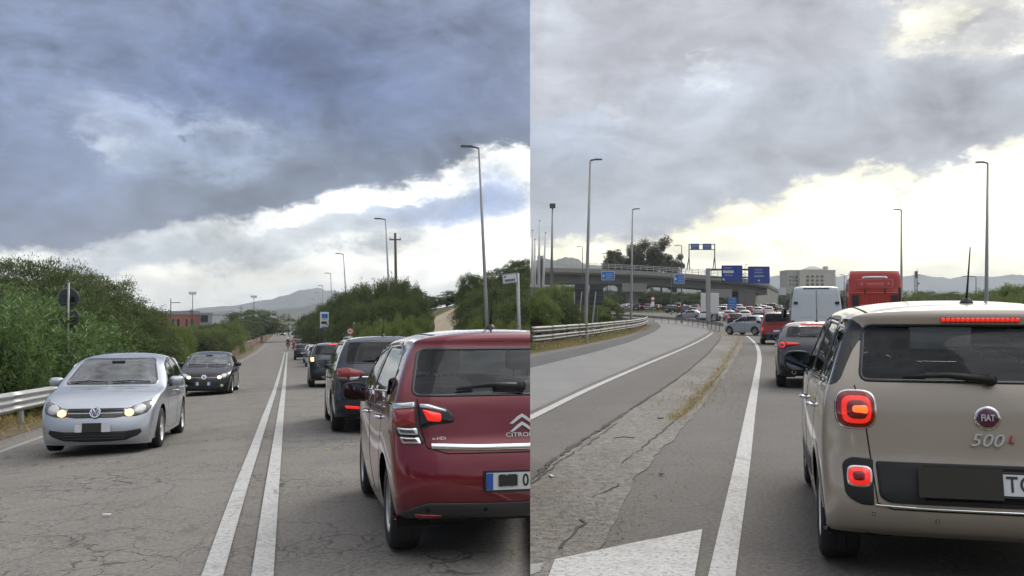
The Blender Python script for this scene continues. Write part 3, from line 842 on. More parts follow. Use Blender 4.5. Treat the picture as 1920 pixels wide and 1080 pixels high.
    for x, z in ((-.60, .405), (-.27, .385), (.27, .385), (.60, .405)):
        B.patch('parking_sensor', ell(x, z, .011, .011, 16), 'R', M_GAP, root, .002, 0, skirt=.003); B.patch('parking_sensor', ell(x, z, .0075, .0075, 14), 'R', P, root, .005, .001, skirt=.003)
    # badge and lettering
    b0 = B.patch('badge', ell(0, .955, .068, .066, 40), 'R', M_CHROME, root, .004, .008, rings=(1, .9, .86))
    B.patch('badge_field', ell(0, .955, .054, .052, 36), 'R', mat('badge_wine', (.10, .015, .06), .2, coat=.8), b0, .012, .006)
    text_mesh('badge_lettering', 'FIAT', .050, M_LETTER, b0, pframe(B, 'R', 0, .955, .021), .001, sx=.72, bold=.0012)
    b1 = text_mesh('model_lettering', '500', .098, M_LETTER, root, pframe(B, 'R', -.012, .83, .006) , .006, shear=.3, sx=1.15)
    text_mesh('model_lettering', 'L', .06, mat('letter_red', (.45, .01, .05), .3), b1, pframe(B, 'R', .115, .84, .006), .005, shear=.3)
    # wiper
    p0, n0 = B.pt('R', .02, 1.155, .03); w = MB(); w.tube([p0, B.pt('R', -.2, 1.175, .038)[0], B.pt('R', -.43, 1.165, .026)[0]], [.026, .017, .008], 8); w.disc(tuple(p0), .035, 'y', 16, .03); w.build('rear_wiper', M_BLACK, root, smooth=True)
    # high brake lamp: a row of diodes
    hb = B.patch('high_brake_lamp', rpoly([(-.21, 1.482), (.21, 1.482), (.21, 1.512), (-.21, 1.512)], .012), 'R', M_DRED, root, .004, .004)
    for k in range(16):
        x = -.195 + .026 * k; B.patch('diode', ell(x, 1.497, .0125, .011, 12, .8), 'R', M_LITR, hb, .010, .004, rings=(1, .6), skirt=.004)
    # roof lines, antenna, mirrors, handles
    seams(B, root, 'T', [[(-.60, -.3), (-.585, 1.5)], [(.60, -.3), (.585, 1.5)]], w=.02)
    p, _ = B.pt('T', 0, -.05, 0); antenna(root, tuple(p), .36, -22)
    for s_ in (-1, 1):
        mirror(root, (s_ * .945, 1.93, 1.13), s_, M_BLACK, .21, .165)
        handle(B, root, s_, .30, .93, M_CHROME, .17); handle(B, root, s_, 1.22, .90, M_CHROME, .17)
        ax = 'SL' if s_ < 0 else 'SR'
        B.patch('side_moulding', rpoly([(.45, .42), (2.1, .36), (2.15, .5), (.5, .55)], .04), ax, M_BLACK, root, .006, .012)
        B.ribbon('wheel_arch_trim', arc_pts(0, .325, .385, 8, 172, 30), ax, P, root, .05, .008, step=.04)
        B.ribbon('wheel_arch_trim', arc_pts(2.612, .325, .385, 8, 172, 30), ax, P, root, .05, .008, step=.04)
    body_done(root, B, sp)
    cabin(root, -.35, 2.35, 1.02, .74, 1.52, -1, head_m=M_SEAT, rows=((.42, (-.42, .42)), (1.25, (-.36, .36))), zseat=.60)
    return root

def citroen():
    P = paint('wine_red_paint', (.18, .005, .019), .3, .24, .06)
    root = thing('wine_red_car', 'wine red hatchback with chrome tailgate strip and black shark aerial in the queue', 'car')
    sp = dict(paint=P, wb=2.466, rw=.305, track=.825, tw=.205, rim=M_RIM, spokes=5, rimstyle='twin', wn=48, under=(-.5, 3.0), step=.03, nq=16, nt=36,
        ctrl=[(-.48, .28, .18, 0, 2.8), (-.60, .33, .24, 0, 2.8), (-.665, .42, .26, 0, 2.8), (-.69, .52, .27, 0, 2.8), (-.675, .64, .26, 0, 2.8), (-.64, .76, .24, 0, 2.8), (-.615, .82, .22, 0, 2.9), (-.60, .9, .21, 0, 3), (-.575, 1.04, .2, 0, 3), (-.535, 1.14, .19, 0, 3), (-.44, 1.30, .19, 0, 3),
              (-.36, 1.42, .19, -.02, 3), (-.36, 1.465, .18, -.04, 2.8), (-.33, 1.495, .12, -.07, 2.5), (-.18, 1.515, .04, -.11, 2.3), (.3, 1.535, 0, -.13, 2.2), (.8, 1.535, 0, -.13, 2.2), (1.25, 1.50, 0, -.13, 2.3), (1.6, 1.40, -.06, -.12, 2.3), (2.05, 1.15, -.1, -.1, 2.5), (2.35, .98, -.14, -.07, 2.6),
              (2.55, .93, -.1, -.08, 2.6), (2.9, .84, -.2, -.09, 2.6), (3.12, .72, -.32, -.05, 2.7), (3.22, .56, -.36, 0, 2.7), (3.22, .4, -.36, 0, 2.7), (3.14, .25, -.3, 0, 2.7)],
        wprof=[(.15, .79), (.3, .825), (.5, .858), (.70, .866), (.9, .862), (1.02, .845), (1.12, .815), (1.25, .765), (1.36, .715), (1.44, .665), (1.55, .58)],
        plan=[(-.75, .95), (-.3, .985), (.3, 1), (2.0, 1), (2.6, .96), (3.0, .88), (3.25, .8)],
        rear=[(-.72, 1.09), (.72, 1.09), (.655, 1.395), (-.655, 1.395)], rear_r=.06,
        front=[(-.70, 1.0), (.70, 1.0), (.57, 1.42), (-.57, 1.42)],
        side=[[(-.15, 1.10), (.93, 1.06), (.95, 1.40), (.35, 1.415), (.02, 1.34)], [(1.02, 1.055), (1.95, 1.02), (1.5, 1.34), (1.04, 1.40)]],
        band=[(-.24, 1.085), (2.1, 1.0), (1.52, 1.375), (1.0, 1.425), (.32, 1.44), (-.02, 1.37)],
        doors=[[(.12, .9), (.40, .45), (.6, .3), (.95, .28), (.97, 1.06), (.02, 1.09)], [(.985, .28), (1.95, .28), (2.1, .55), (2.12, 1.0), (.985, 1.055)]],
        hatch=[(-.63, .765), (.63, .765), (.70, 1.08), (-.70, 1.08)])
    B = body_car(root, sp); trims(B, root, sp); B.rz = -.072
    seams(B, root, 'R', [[(-.685, 1.14), (-.67, .97), (-.63, .83), (-.5, .79), (.5, .79), (.63, .83), (.67, .97), (.685, 1.14)]], w=.009)
    for s_ in (-1, 1):
        q = (lambda p: p) if s_ < 0 else mx
        base = B.patch('tail_light', q(rpoly([(-.835, 1.115), (-.69, 1.125), (-.685, .96), (-.64, .855), (-.72, .845), (-.81, .89), (-.835, .98)], .025)), 'R', M_GLOSSB, root, .004, .01)
        B.patch('tail_chrome', q(rpoly([(-.825, 1.105), (-.70, 1.118), (-.70, 1.085), (-.825, 1.07)], .01)), 'R', M_CHROME, base, .016, .006)
        B.patch('tail_lens', q(rpoly([(-.825, 1.068), (-.702, 1.082), (-.70, .965), (-.815, .955), (-.825, .98)], .02)), 'R', M_RED, base, .014, .018)
        for zz in (.932, .872):
            B.patch('reversing_lens', q(rpoly([(-.815 + (.95 - zz) * .25, zz + .026), (-.692 + (.95 - zz) * .2, zz + .022), (-.685 + (.95 - zz) * .3, zz - .024), (-.80 + (.95 - zz) * .3, zz - .02)], .012)), 'R', M_CHROME, base, .014, .012)
            B.patch('reversing_lens_core', q(rpoly([(-.795 + (.95 - zz) * .25, zz + .012), (-.71 + (.95 - zz) * .2, zz + .010), (-.703 + (.95 - zz) * .3, zz - .010), (-.785 + (.95 - zz) * .3, zz - .008)], .006)), 'R', M_LAMPGREY if zz > .9 else M_DRED, base, .026, .003)
        inn = B.patch('tail_light', q(rpoly([(-.678, 1.115), (-.62, 1.112), (-.49, 1.075), (-.445, 1.02), (-.455, .985), (-.60, .972), (-.65, .945), (-.668, .96)], .02)), 'R', M_GLOSSB, root, .004, .008)
        B.patch('tail_chrome', q(rpoly([(-.668, 1.108), (-.61, 1.102), (-.50, 1.068), (-.50, 1.055), (-.61, 1.078), (-.668, 1.085)], .006)), 'R', M_CHROME, inn, .014, .004)
        B.patch('tail_lens', q(rpoly([(-.655, 1.075), (-.53, 1.045), (-.535, .992), (-.62, .998)], .015)), 'R', M_LITR, inn, .012, .012)
        B.patch('reflector', q(rpoly([(-.70, .405), (-.53, .398), (-.53, .378), (-.69, .382)], .008)), 'R', M_RED, root, .020, .006)
    low = B.patch('bumper_lower', rpoly([(-.80, .395), (-.72, .44), (-.62, .475), (-.2, .468), (.2, .468), (.62, .475), (.72, .44), (.80, .395), (.70, .325), (.3, .30), (-.3, .30), (-.70, .325)], .02), 'R', M_GREYP, root, .010, .006, rings=(1, .97, .9, .7, .4))
    for x in (-.62, -.25, .25, .62): B.patch('parking_sensor', ell(x, .435, .013, .013, 16), 'R', M_GAP, low, .018, .002, skirt=.006)
    B.ribbon('chrome_strip', [(-.60, .838), (-.3, .826), (.3, .826), (.60, .838)], 'R', M_CHROME, root, .036, .014)
    plate_group(root, B, 'R', .0, .612, .52, .11, .012, [('F', -.155, .11), ('T', -.09, .11), ('0', .0, .11), ('0', .17, .11)], (-.18, -.055, -.03, .04))
    # chevrons and lettering
    for k, dz in enumerate((0, -.052)):
        c = MB(); M = pframe(B, 'R', 0, 1.005 + dz, .008)
        pts = [(-.085, -.035), (-.03, .012), (0, .03), (.03, .012), (.085, -.035), (.062, -.035), (.025, -.008), (0, .008), (-.025, -.008), (-.062, -.035)]
        vs = [M @ Vector((p[0], p[1], 0)) for p in pts] + [M @ Vector((p[0], p[1], .012)) for p in pts]; n = len(pts)
        c.add(vs, [tuple(range(n, 2 * n)), tuple(range(n))[::-1]] + [(i, (i + 1) % n, (i + 1) % n + n, i + n) for i in range(n)]); c.build('badge_chevron', M_LETTER, root)
    text_mesh('maker_lettering', 'CITROËN', .042, M_LETTER, root, pframe(B, 'R', 0, .898, .004), .003, sx=1.25)
    text_mesh('trim_lettering', 'e-HDi', .030, M_LETTER, root, pframe(B, 'R', -.55, .885, .004), .002, sx=1.2)
    w = MB(); p0 = B.pt('R', .0, 1.20, .03)[0]; w.tube([p0, B.pt('R', -.2, 1.215, .036)[0], B.pt('R', -.43, 1.19, .026)[0]], [.026, .016, .008], 8); w.disc(tuple(p0), .034, 'y', 16, .03); w.build('rear_wiper', M_BLACK, root, smooth=True)
    seams(B, root, 'T', [[(-.52, -.12), (-.53, .4), (-.52, 1.3)], [(.52, -.12), (.53, .4), (.52, 1.3)]], M_BLACK, w=.035)
    p, _ = B.pt('T', 0, .42, 0); antenna(root, tuple(p), .36, -12)
    for s_ in (-1, 1):
        mirror(root, (s_ * .95, 1.78, 1.01), s_, M_BLACK, .2, .15)
        handle(B, root, s_, .26, .90, M_CHROME, .17); handle(B, root, s_, 1.15, .88, M_CHROME, .17)
    body_done(root, B, sp)
    cabin(root, -.3, 2.15, 1.0, .70, 1.44, -1, head_m=M_SEAT, rows=((.30, (-.42, .42)), (1.1, (-.36, .36))), zseat=.55)
    return root

def golf(label, P, lit, plate_cover, dark_plate=False):
    root = thing('oncoming_car', label, 'car')
    sp = dict(paint=P, wb=2.578, rw=.315, track=.875, tw=.21, rim=M_RIMW, spokes=5, wn=36, under=(-.5, 3.3), step=.035, nq=16, nt=32,
        ctrl=[(-.5, .25, .2, 0, 2.8), (-.66, .34, .24, 0, 2.8), (-.73, .5, .26, 0, 2.8), (-.72, .66, .25, 0, 2.8), (-.69, .85, .22, 0, 3), (-.63, 1.02, .2, 0, 3), (-.5, 1.22, .18, -.01, 3), (-.36, 1.385, .14, -.05, 2.6), (-.15, 1.435, .02, -.1, 2.3), (.4, 1.475, 0, -.12, 2.2), (.9, 1.475, 0, -.12, 2.2), (1.3, 1.435, 0, -.12, 2.2), (1.58, 1.36, -.06, -.11, 2.3), (1.95, 1.16, -.1, -.09, 2.5), (2.3, .985, -.13, -.06, 2.6),
              (2.48, .945, -.09, -.06, 2.6), (2.85, .89, -.12, -.07, 2.6), (3.15, .80, -.2, -.07, 2.6), (3.30, .72, -.28, -.04, 2.7), (3.38, .64, -.32, -.01, 2.8), (3.43, .52, -.33, 0, 2.9), (3.46, .38, -.33, 0, 2.9), (3.45, .25, -.32, 0, 2.9), (3.38, .15, -.28, 0, 2.9)],
        wprof=[(.12, .84), (.3, .87), (.5, .888), (.68, .893), (.85, .885), (.97, .868), (1.06, .835), (1.2, .775), (1.32, .715), (1.40, .66), (1.5, .56)],
        plan=[(-.75, .94), (-.3, .98), (.3, 1), (2.0, 1), (2.6, .985), (3.0, .95), (3.3, .90), (3.5, .86)],
        rear=[(-.64, 1.06), (.64, 1.06), (.57, 1.36), (-.57, 1.36)],
        front=[(-.735, .995), (.735, .995), (.575, 1.385), (-.575, 1.385)],
        side=[[(-.05, 1.06), (.86, 1.02), (.88, 1.36), (.35, 1.385), (.1, 1.32)], [(.95, 1.015), (1.93, .985), (1.50, 1.27), (.97, 1.365)]],
        band=[(-.12, 1.045), (2.02, .965), (1.52, 1.295), (.95, 1.385), (.33, 1.405), (.05, 1.345)],
        doors=[[(.08, .85), (.38, .46), (.55, .28), (.9, .27), (.91, 1.015), (-.02, 1.05)], [(.93, .27), (1.95, .27), (2.05, .5), (2.08, .96), (.93, 1.01)]])
    B = body_car(root, sp); trims(B, root, sp)
    seams(B, root, 'F', [[(-.78, .80), (-.69, .70), (-.45, .672), (.45, .672), (.69, .70), (.78, .80)]], w=.010)
    for s_ in (-1, 1):
        q = mx if s_ < 0 else (lambda p: p)
        base = B.patch('headlight', q(rpoly([(.41, .555), (.44, .655), (.56, .71), (.72, .765), (.79, .77), (.80, .68), (.75, .60), (.6, .555)], .03)), 'F', M_LAMPGREY, root, .004, .014)
        B.patch('lamp_reflector', q(ell(.635, .655, .085, .068, 28)), 'F', M_CLEAR, base, .016, .012)
        B.patch('lamp_reflector', q(ell(.495, .605, .068, .05, 26)), 'F', M_HEAD if lit == 'warm' else M_HEADC, base, .016, .012)
        B.patch('fog_grille', q(rpoly([(.47, .285), (.47, .345), (.66, .365), (.69, .33), (.62, .27)], .02)), 'F', M_BLACK, root, .004, 0)
        mirror(root, (s_ * .985, 1.78, 1.02), s_, P, .23, .15)
        handle(B, root, s_, .22, .86, P, .17); handle(B, root, s_, 1.12, .84, P, .17)
        if dark_plate:
            B.patch('fog_light', q(ell(.58, .325, .055, .045, 22)), 'F', M_CLEAR, root, .012, .01)
    gr = B.patch('grille', rpoly([(-.43, .56), (-.42, .665), (.42, .665), (.43, .56), (.3, .54), (-.3, .54)], .02), 'F', M_GLOSSB, root, .005, 0, rings=(1, .97, .8, .5, .2))
    B.ribbon('grille_bar', [(-.40, .603), (.40, .603)], 'F', M_CHROME, gr, .010, .014); B.ribbon('grille_bar', [(-.40, .64), (.40, .64)], 'F', M_BLACK, gr, .012, .014)
    it = B.patch('air_intake', rpoly([(-.68, .375), (-.62, .275), (-.45, .215), (-.2, .20), (.2, .20), (.45, .215), (.62, .275), (.68, .375), (.45, .345), (-.45, .345)], .025), 'F', M_BLACK, root, .004, 0, rings=(1, .97, .8, .5, .2))
    for z in (.245, .285, .32): B.ribbon('intake_bar', [(-.45, z), (.45, z)], 'F', M_GREYP, it, .010, .010)
    bd = B.patch('badge', ell(0, .61, .078, .078, 36), 'F', M_BLUEV, root, .016, .008)
    M = pframe(B, 'F', 0, .61, .030)
    rg = MB(); rg.lathe([(.068, -.004), (.078, -.004), (.078, .006), (.068, .006), (.068, -.004)], 'z', 32)
    for pts in ([(-.034, .052), (0, -.005), (.034, .052)], [(-.058, .030), (-.030, -.055), (0, -.005), (.030, -.055), (.058, .030)]):
        rg.tube([Vector((p[0], p[1], .002)) for p in pts], .008, 6)
    rg.v = [M @ v for v in rg.v]; rg.build('badge_roundel', M_CHROME, bd)
    plate_group(root, B, 'F', 0.02, .395, .52, .11, .02, [], plate_cover, dark_plate, dark_plate, dark_plate)
    w = MB()
    for x0, x1 in ((-.62, .0), (.05, .66)): w.tube([B.pt('F', x0, 1.01, .012)[0], B.pt('F', (x0 + x1) / 2, 1.03, .016)[0], B.pt('F', x1, 1.012, .012)[0]], .010, 6)
    w.build('wiper', M_BLACK, root)
    body_done(root, B, sp)
    cabin(root, -.35, 2.2, .92, .72, 1.38, -1, rows=((.35, (-.40, .40)), (1.12, (-.36, .36))), zseat=.50)
    return root
# ------------------------------------------------------------------ the rest of the traffic
def hatch_spec(P, wb=2.5, ro=.7, fo=.8, H=1.48, hw=.87, belt=1.0, hz=.92, wsb=2.25, wst=1.5, rwt=-.3, rwb=-.58, rw=.31, lod=0, **kw):
    f = wb + fo; st, nq, nt, wn = ((.04, 12, 26, 32), (.08, 8, 16, 20), (.14, 6, 10, 12))[lod]
    c = [(-ro + .22, .26, .2, 0, 2.8), (-ro + .06, .34, .24, 0, 2.8), (-ro, .5, .25, 0, 2.8), (-ro + .015, .68, .24, 0, 2.9), (-ro + .05, belt - .08, .2, 0, 3), (rwb, belt + .06, .18, 0, 3), ((rwb + rwt) / 2, (belt + H) / 2 - .01, .17, -.01, 3), (rwt, H - .10, .14, -.04, 2.7), (rwt + .12, H - .045, .04, -.09, 2.4),
         (rwt + .6, H - .005, 0, -.12, 2.3), (wst - .75, H, 0, -.12, 2.3), (wst - .3, H - .03, 0, -.12, 2.3), (wst, H - .11, -.06, -.11, 2.3), ((wst + wsb) / 2, (H + hz) / 2 - .0, -.1, -.09, 2.5), (wsb, hz + .06, -.13, -.06, 2.6), (wsb + .2, hz, -.09, -.07, 2.6), (f - .42, hz - .08, -.16, -.08, 2.6), (f - .16, hz - .2, -.28, -.04, 2.7), (f - .03, .58, -.33, 0, 2.8), (f, .4, -.33, 0, 2.8), (f - .08, .2, -.28, 0, 2.8)]
    w = [(.12, hw - .05), (.3, hw - .02), (.5, hw), (.72, hw), (belt - .06, hw - .015), (belt + .05, hw - .05), ((belt + H) / 2, hw - .13), (H - .1, hw - .22), (H + .05, hw - .32)]
    pl = [(-ro - .05, .94), (-.25, .985), (.3, 1), (wb * .8, 1), (wb + .1, .97), (f - .25, .90), (f + .05, .82)]
    b1 = belt + .07; t1 = H - .115
    sp = dict(paint=P, wb=wb, rw=rw, track=hw - .015, tw=.21, wn=wn, under=(-ro + .25, f - .2), step=st, nq=nq, nt=nt, ctrl=c, wprof=w, plan=pl, lod=lod,
        rear=[(-hw + .2, b1 + .02), (hw - .2, b1 + .02), (hw - .27, t1), (-hw + .27, t1)], front=[(-hw + .15, hz + .09), (hw - .15, hz + .09), (hw - .30, t1 - .02), (-hw + .30, t1 - .02)],
        side=[[(rwt + .28, b1), (wb * .36, b1 - .03), (wb * .37, t1 - .01), (rwt + .55, t1 - .01), (rwt + .38, t1 - .05)], [(wb * .40, b1 - .03), (wsb - .32, b1 - .06), (wst - .12, t1 - .08), (wb * .41, t1 - .01)]],
        band=[(rwt + .2, b1 - .02), (wsb - .22, b1 - .085), (wst - .06, t1 - .055), (wb * .4, t1 + .015), (rwt + .5, t1 + .012), (rwt + .3, t1 - .02)],
        doors=[[(.1, belt - .15), (.4, .48), (.6, .3), (wb * .37, .29), (wb * .375, b1 - .05), (0, b1 - .03)], [(wb * .385, .29), (wb - .55, .29), (wb - .45, .5), (wb - .42, b1 - .1), (wb * .385, b1 - .055)]])
    sp.update(kw); return sp
def lamps(B, root, polys, name='tail_light'):
    for (pts, m, off, bul) in polys:
        for q in (lambda p: p, mx): B.patch(name, rpoly(q(pts), .02), 'R', m, root, off, bul, step=.04 if B.step > .05 else .02)
def rear_basics(root, B, sp, P, plate_z=.62, wiper=True, plate_chars=(), cover=None, mir=None, handles=True, aer=True):
    lod = sp.get('lod', 0); H = max(c[1] for c in sp['ctrl'])
    if lod < 2:
        plate_group(root, B, 'R', 0, plate_z, .52, .11, .012, plate_chars, cover)
        for s_ in (-1, 1):
            mirror(root, (s_ * (sp['track'] + .115), sp['wb'] * .71, sp['side'][1][0][1] + .02), s_, mir or P, .2, .15)
            if handles: handle(B, root, s_, .24, .9, P); handle(B, root, s_, sp['wb'] * .46, .88, P)
        if wiper:
            z = sp['rear'][0][1] + .035; w = MB(); p0 = B.pt('R', .0, z, .03)[0]; w.tube([p0, B.pt('R', -.2, z + .01, .03)[0], B.pt('R', -.4, z + .005, .024)[0]], [.02, .012, .007], 6); w.build('rear_wiper', M_BLACK, root)
        if aer:
            p, _ = B.pt('T', 0, .15, 0); antenna(root, tuple(p), .32, -25)

def carens():
    P = paint('night_blue_paint', (.014, .022, .038), .5, .3, .06)
    root = thing('dark_blue_car', 'dark blue people carrier with silver roof rails behind the wine red hatchback', 'car')
    root['label'] = 'dark blue people carrier with wide red lamps and silver roof edge in the queue'
    sp = hatch_spec(P, 2.75, .83, .93, 1.61, .90, 1.06, .98, 2.62, 1.75, -.55, -.72, .33, 0, dark=True, rim=M_RIM)
    B = body_car(root, sp); trims(B, root, sp)
    lamps(B, root, [([(-.845, 1.06), (-.66, 1.09), (-.40, 1.02), (-.37, .985), (-.44, .92), (-.62, .86), (-.82, .865)], M_DRED, .004, .02), ([(-.82, 1.04), (-.66, 1.07), (-.42, 1.005), (-.46, .955), (-.64, .94), (-.81, .945)], M_RED, .018, .012), ([(-.62, .925), (-.46, .93), (-.50, .885), (-.62, .87)], M_CLEAR, .020, .01), ([(-.81, .93), (-.66, .925), (-.66, .875), (-.80, .88)], M_LAMPGREY, .02, .008), ([(-.70, .47), (-.46, .45), (-.46, .41), (-.68, .425)], M_LITR, .016, .006)])
    B.ribbon('chrome_strip', [(-.42, .925), (.42, .925)], 'R', M_CHROME, root, .025, .012)
    B.patch('bumper_lower', rpoly([(-.80, .42), (-.7, .40), (.7, .40), (.80, .42), (.68, .30), (-.68, .30)], .02), 'R', M_BLACK, root, .008, .004)
    for s_ in (-1, 1):
        r_ = MB(); ax = 'T'; r_.tube([B.pt('T', s_ * .60, y, .03)[0] for y in (-.35, 0, .6, 1.2, 1.6)], .016, 8); r_.build('roof_rail', M_RIM, root, smooth=True)
    rear_basics(root, B, sp, P, .70, True, mir=P)
    seams(B, root, 'R', [[(-.66, 1.06), (-.62, .86), (-.60, .62), (-.4, .56), (.4, .56), (.60, .62), (.62, .86), (.66, 1.06)]])
    body_done(root, B, sp); cabin(root, -.4, 2.5, .98, .72, 1.5, -1, rows=((.5, (-.42, .42)), (1.35, (-.38, .38))), zseat=.55)
    return root
def duster():
    P = paint('dark_slate_paint', (.018, .026, .040), .4, .34, .08)
    root = thing('dark_slate_suv', 'dark slate off-roader with black lower bumper and one tail lamp glowing', 'car')
    sp = hatch_spec(P, 2.673, .82, .84, 1.66, .90, 1.12, 1.08, 2.45, 1.75, -.5, -.70, .345, 0, dark=True, agap=.07)
    B = body_car(root, sp); trims(B, root, sp)
    lamps(B, root, [([(-.845, 1.14), (-.70, 1.15), (-.69, .93), (-.83, .92)], M_DRED, .004, .02), ([(-.83, 1.10), (-.72, 1.11), (-.71, .97), (-.82, .965)], M_AMBER, .02, .01)])
    B.patch('bumper_lower', rpoly([(-.83, .60), (.83, .60), (.78, .32), (-.78, .32)], .05), 'R', M_BLACK, root, .008, .006)
    B.patch('skid_plate', rpoly([(-.45, .42), (.45, .42), (.40, .33), (-.40, .33)], .02), 'R', M_RIM, root, .018, .004)
    B.patch('high_brake_lamp', rpoly([(-.17, 1.575), (.17, 1.575), (.17, 1.60), (-.17, 1.60)], .008), 'R', M_LITR, root, .012, .004)
    for s_ in (-1, 1):
        r_ = MB(); r_.tube([B.pt('T', s_ * .60, y, .045)[0] for y in (-.25, .3, .9, 1.4)], .018, 8); r_.build('roof_rail', M_BLACK, root, smooth=True)
    rear_basics(root, B, sp, P, .80, True, mir=M_BLACK); body_done(root, B, sp)
    cabin(root, -.4, 2.3, 1.02, .72, 1.55, -1, rows=((.5, (-.42, .42)), (1.3, (-.38, .38))), zseat=.6)
    return root
def giulietta():
    P = paint('graphite_paint', (.085, .088, .098), .6, .32, .05)
    root = thing('graphite_hatchback', 'graphite grey hatchback with slim red ringed lamps lit, ahead of the beige car', 'car')
    sp = hatch_spec(P, 2.634, .72, .98, 1.465, .90, 1.02, .95, 2.35, 1.6, -.28, -.60, .325, 0, rim=M_RIM)
    B = body_car(root, sp); trims(B, root, sp)
    lamps(B, root, [([(-.84, .985), (-.74, 1.03), (-.40, 1.00), (-.36, .975), (-.42, .95), (-.62, .92), (-.74, .855), (-.83, .88)], M_DRED, .004, .02), ([(-.68, 1.0), (-.42, .985), (-.42, .962), (-.66, .95)], M_LITR, .02, .012), (ell(-.755, .945, .062, .062, 24), M_LITR, .02, .012), (ell(-.755, .945, .036, .036, 20), M_RED, .036, .004)])
    hb = B.patch('high_brake_lamp', rpoly([(-.36, 1.40), (.36, 1.40), (.34, 1.435), (-.34, 1.435)], .012), 'R', M_LITR, root, .012, .006)
    B.patch('bumper_lower', rpoly([(-.82, .52), (-.6, .50), (.6, .50), (.82, .52), (.76, .30), (-.76, .30)], .04), 'R', M_BLACK, root, .006, .004)
    for s_ in (-1, 1):
        e = MB(); e.lathe([(.04, -.02), (.045, -.08), (.036, -.08), (.034, -.01)], 'y', 18, (s_ * .52, -.66, .36)); e.build('exhaust_pipe', M_CHROME, root)
    rear_basics(root, B, sp, P, .60, True, mir=M_BLACK, cover=None)
    seams(B, root, 'R', [[(-.66, 1.02), (-.60, .88), (-.42, .74), (-.3, .72), (.3, .72), (.42, .74), (.60, .88), (.66, 1.02)]])
    body_done(root, B, sp); cabin(root, -.3, 2.25, .95, .70, 1.36, -1, rows=((.4, (-.40, .40)), (1.2, (-.36, .36))), zseat=.52)
    return root
def simple_car(name, label, P, group=None, kind='hatch', lod=1, lit=True, dark=True, front_lit=False, cat='car'):
    root = thing(name, label, cat, group=group)
    K = dict(hatch=dict(), small=dict(wb=2.35, ro=.6, fo=.7, H=1.49, hw=.83, belt=1.0, hz=.95, wsb=2.12, wst=1.4, rwt=-.32, rwb=-.52),
             suv=dict(wb=2.65, ro=.78, fo=.86, H=1.66, hw=.90, belt=1.1, hz=1.05, wsb=2.45, wst=1.7, rwt=-.45, rwb=-.66, rw=.345),
             mpv=dict(wb=2.7, ro=.85, fo=.8, H=1.82, hw=.92, belt=1.12, hz=1.05, wsb=2.6, wst=1.9, rwt=-.70, rwb=-.8, rw=.32),
             sedan=dict(wb=2.65, ro=1.05, fo=.88, H=1.45, hw=.89, belt=.98, hz=.92, wsb=2.3, wst=1.55, rwt=.2, rwb=-.45))[kind]
    sp = hatch_spec(P, lod=lod, dark=dark, **K)
    B = body_car(root, sp)
    if lod < 2: trims(B, root, sp)
    bz = sp['rear'][0][1] - (.07 if kind != 'sedan' else .20); hw = sp['track'] + .015
    red = M_LITR if lit else M_RED
    lamps(B, root, [([(-hw + .05, bz + .08), (-hw + .21, bz + .09), (-hw + .23, bz - .12), (-hw + .07, bz - .14)], red, .006, .02)])
    if lod < 2: lamps(B, root, [([(-hw + .08, bz - .06), (-hw + .2, bz - .05), (-hw + .21, bz - .10), (-hw + .09, bz - .11)], M_CLEAR, .024, .008), ([(-hw + .16, .42), (-hw + .34, .41), (-hw + .34, .38), (-hw + .17, .39)], M_RED, .01, .004)])
    B.patch('number_plate', rpoly([(-.26, .68), (.26, .68), (.26, .57), (-.26, .57)], .008), 'R', M_PLATE, root, .008, 0, step=.05)
    for s_ in (-1, 1):
        q = mx if s_ < 0 else (lambda p: p)
        B.patch('headlight', rpoly(q([(hw - .40, .60), (hw - .36, .70), (hw - .12, .76), (hw - .10, .64)]), .03), 'F', M_HEADC if front_lit else M_CLEAR, root, .006, .012, step=.05)
    B.patch('grille', rpoly([(-.36, .55), (-.36, .66), (.36, .66), (.36, .55)], .03), 'F', M_BLACK, root, .005, 0, step=.06)
    B.patch('bumper_lower', rpoly([(-hw + .12, .42), (hw - .12, .42), (hw - .18, .29), (-hw + .18, .29)], .03), 'R', M_BLACK, root, .008, 0, step=.06)
    if lod < 2: rear_basics(root, B, sp, P, .62, True)
    else:
        for s_ in (-1, 1):
            b = MB(); b.box((s_ * (hw + .09), sp['wb'] * .71, sp['side'][1][0][1]), (.18, .1, .13), None, .03); b.build('door_mirror', P, root)
    body_done(root, B, sp)
    b = MB(); b.box((0, sp['wb'] * .4, .62), (1.35, 2.2, .7)); b.build('interior', M_INT, root)
    for x in (-.36, .36): seat(root, (x, sp['wb'] * .47, sp['rear'][0][1] - .45), M_SEAT)
    return root
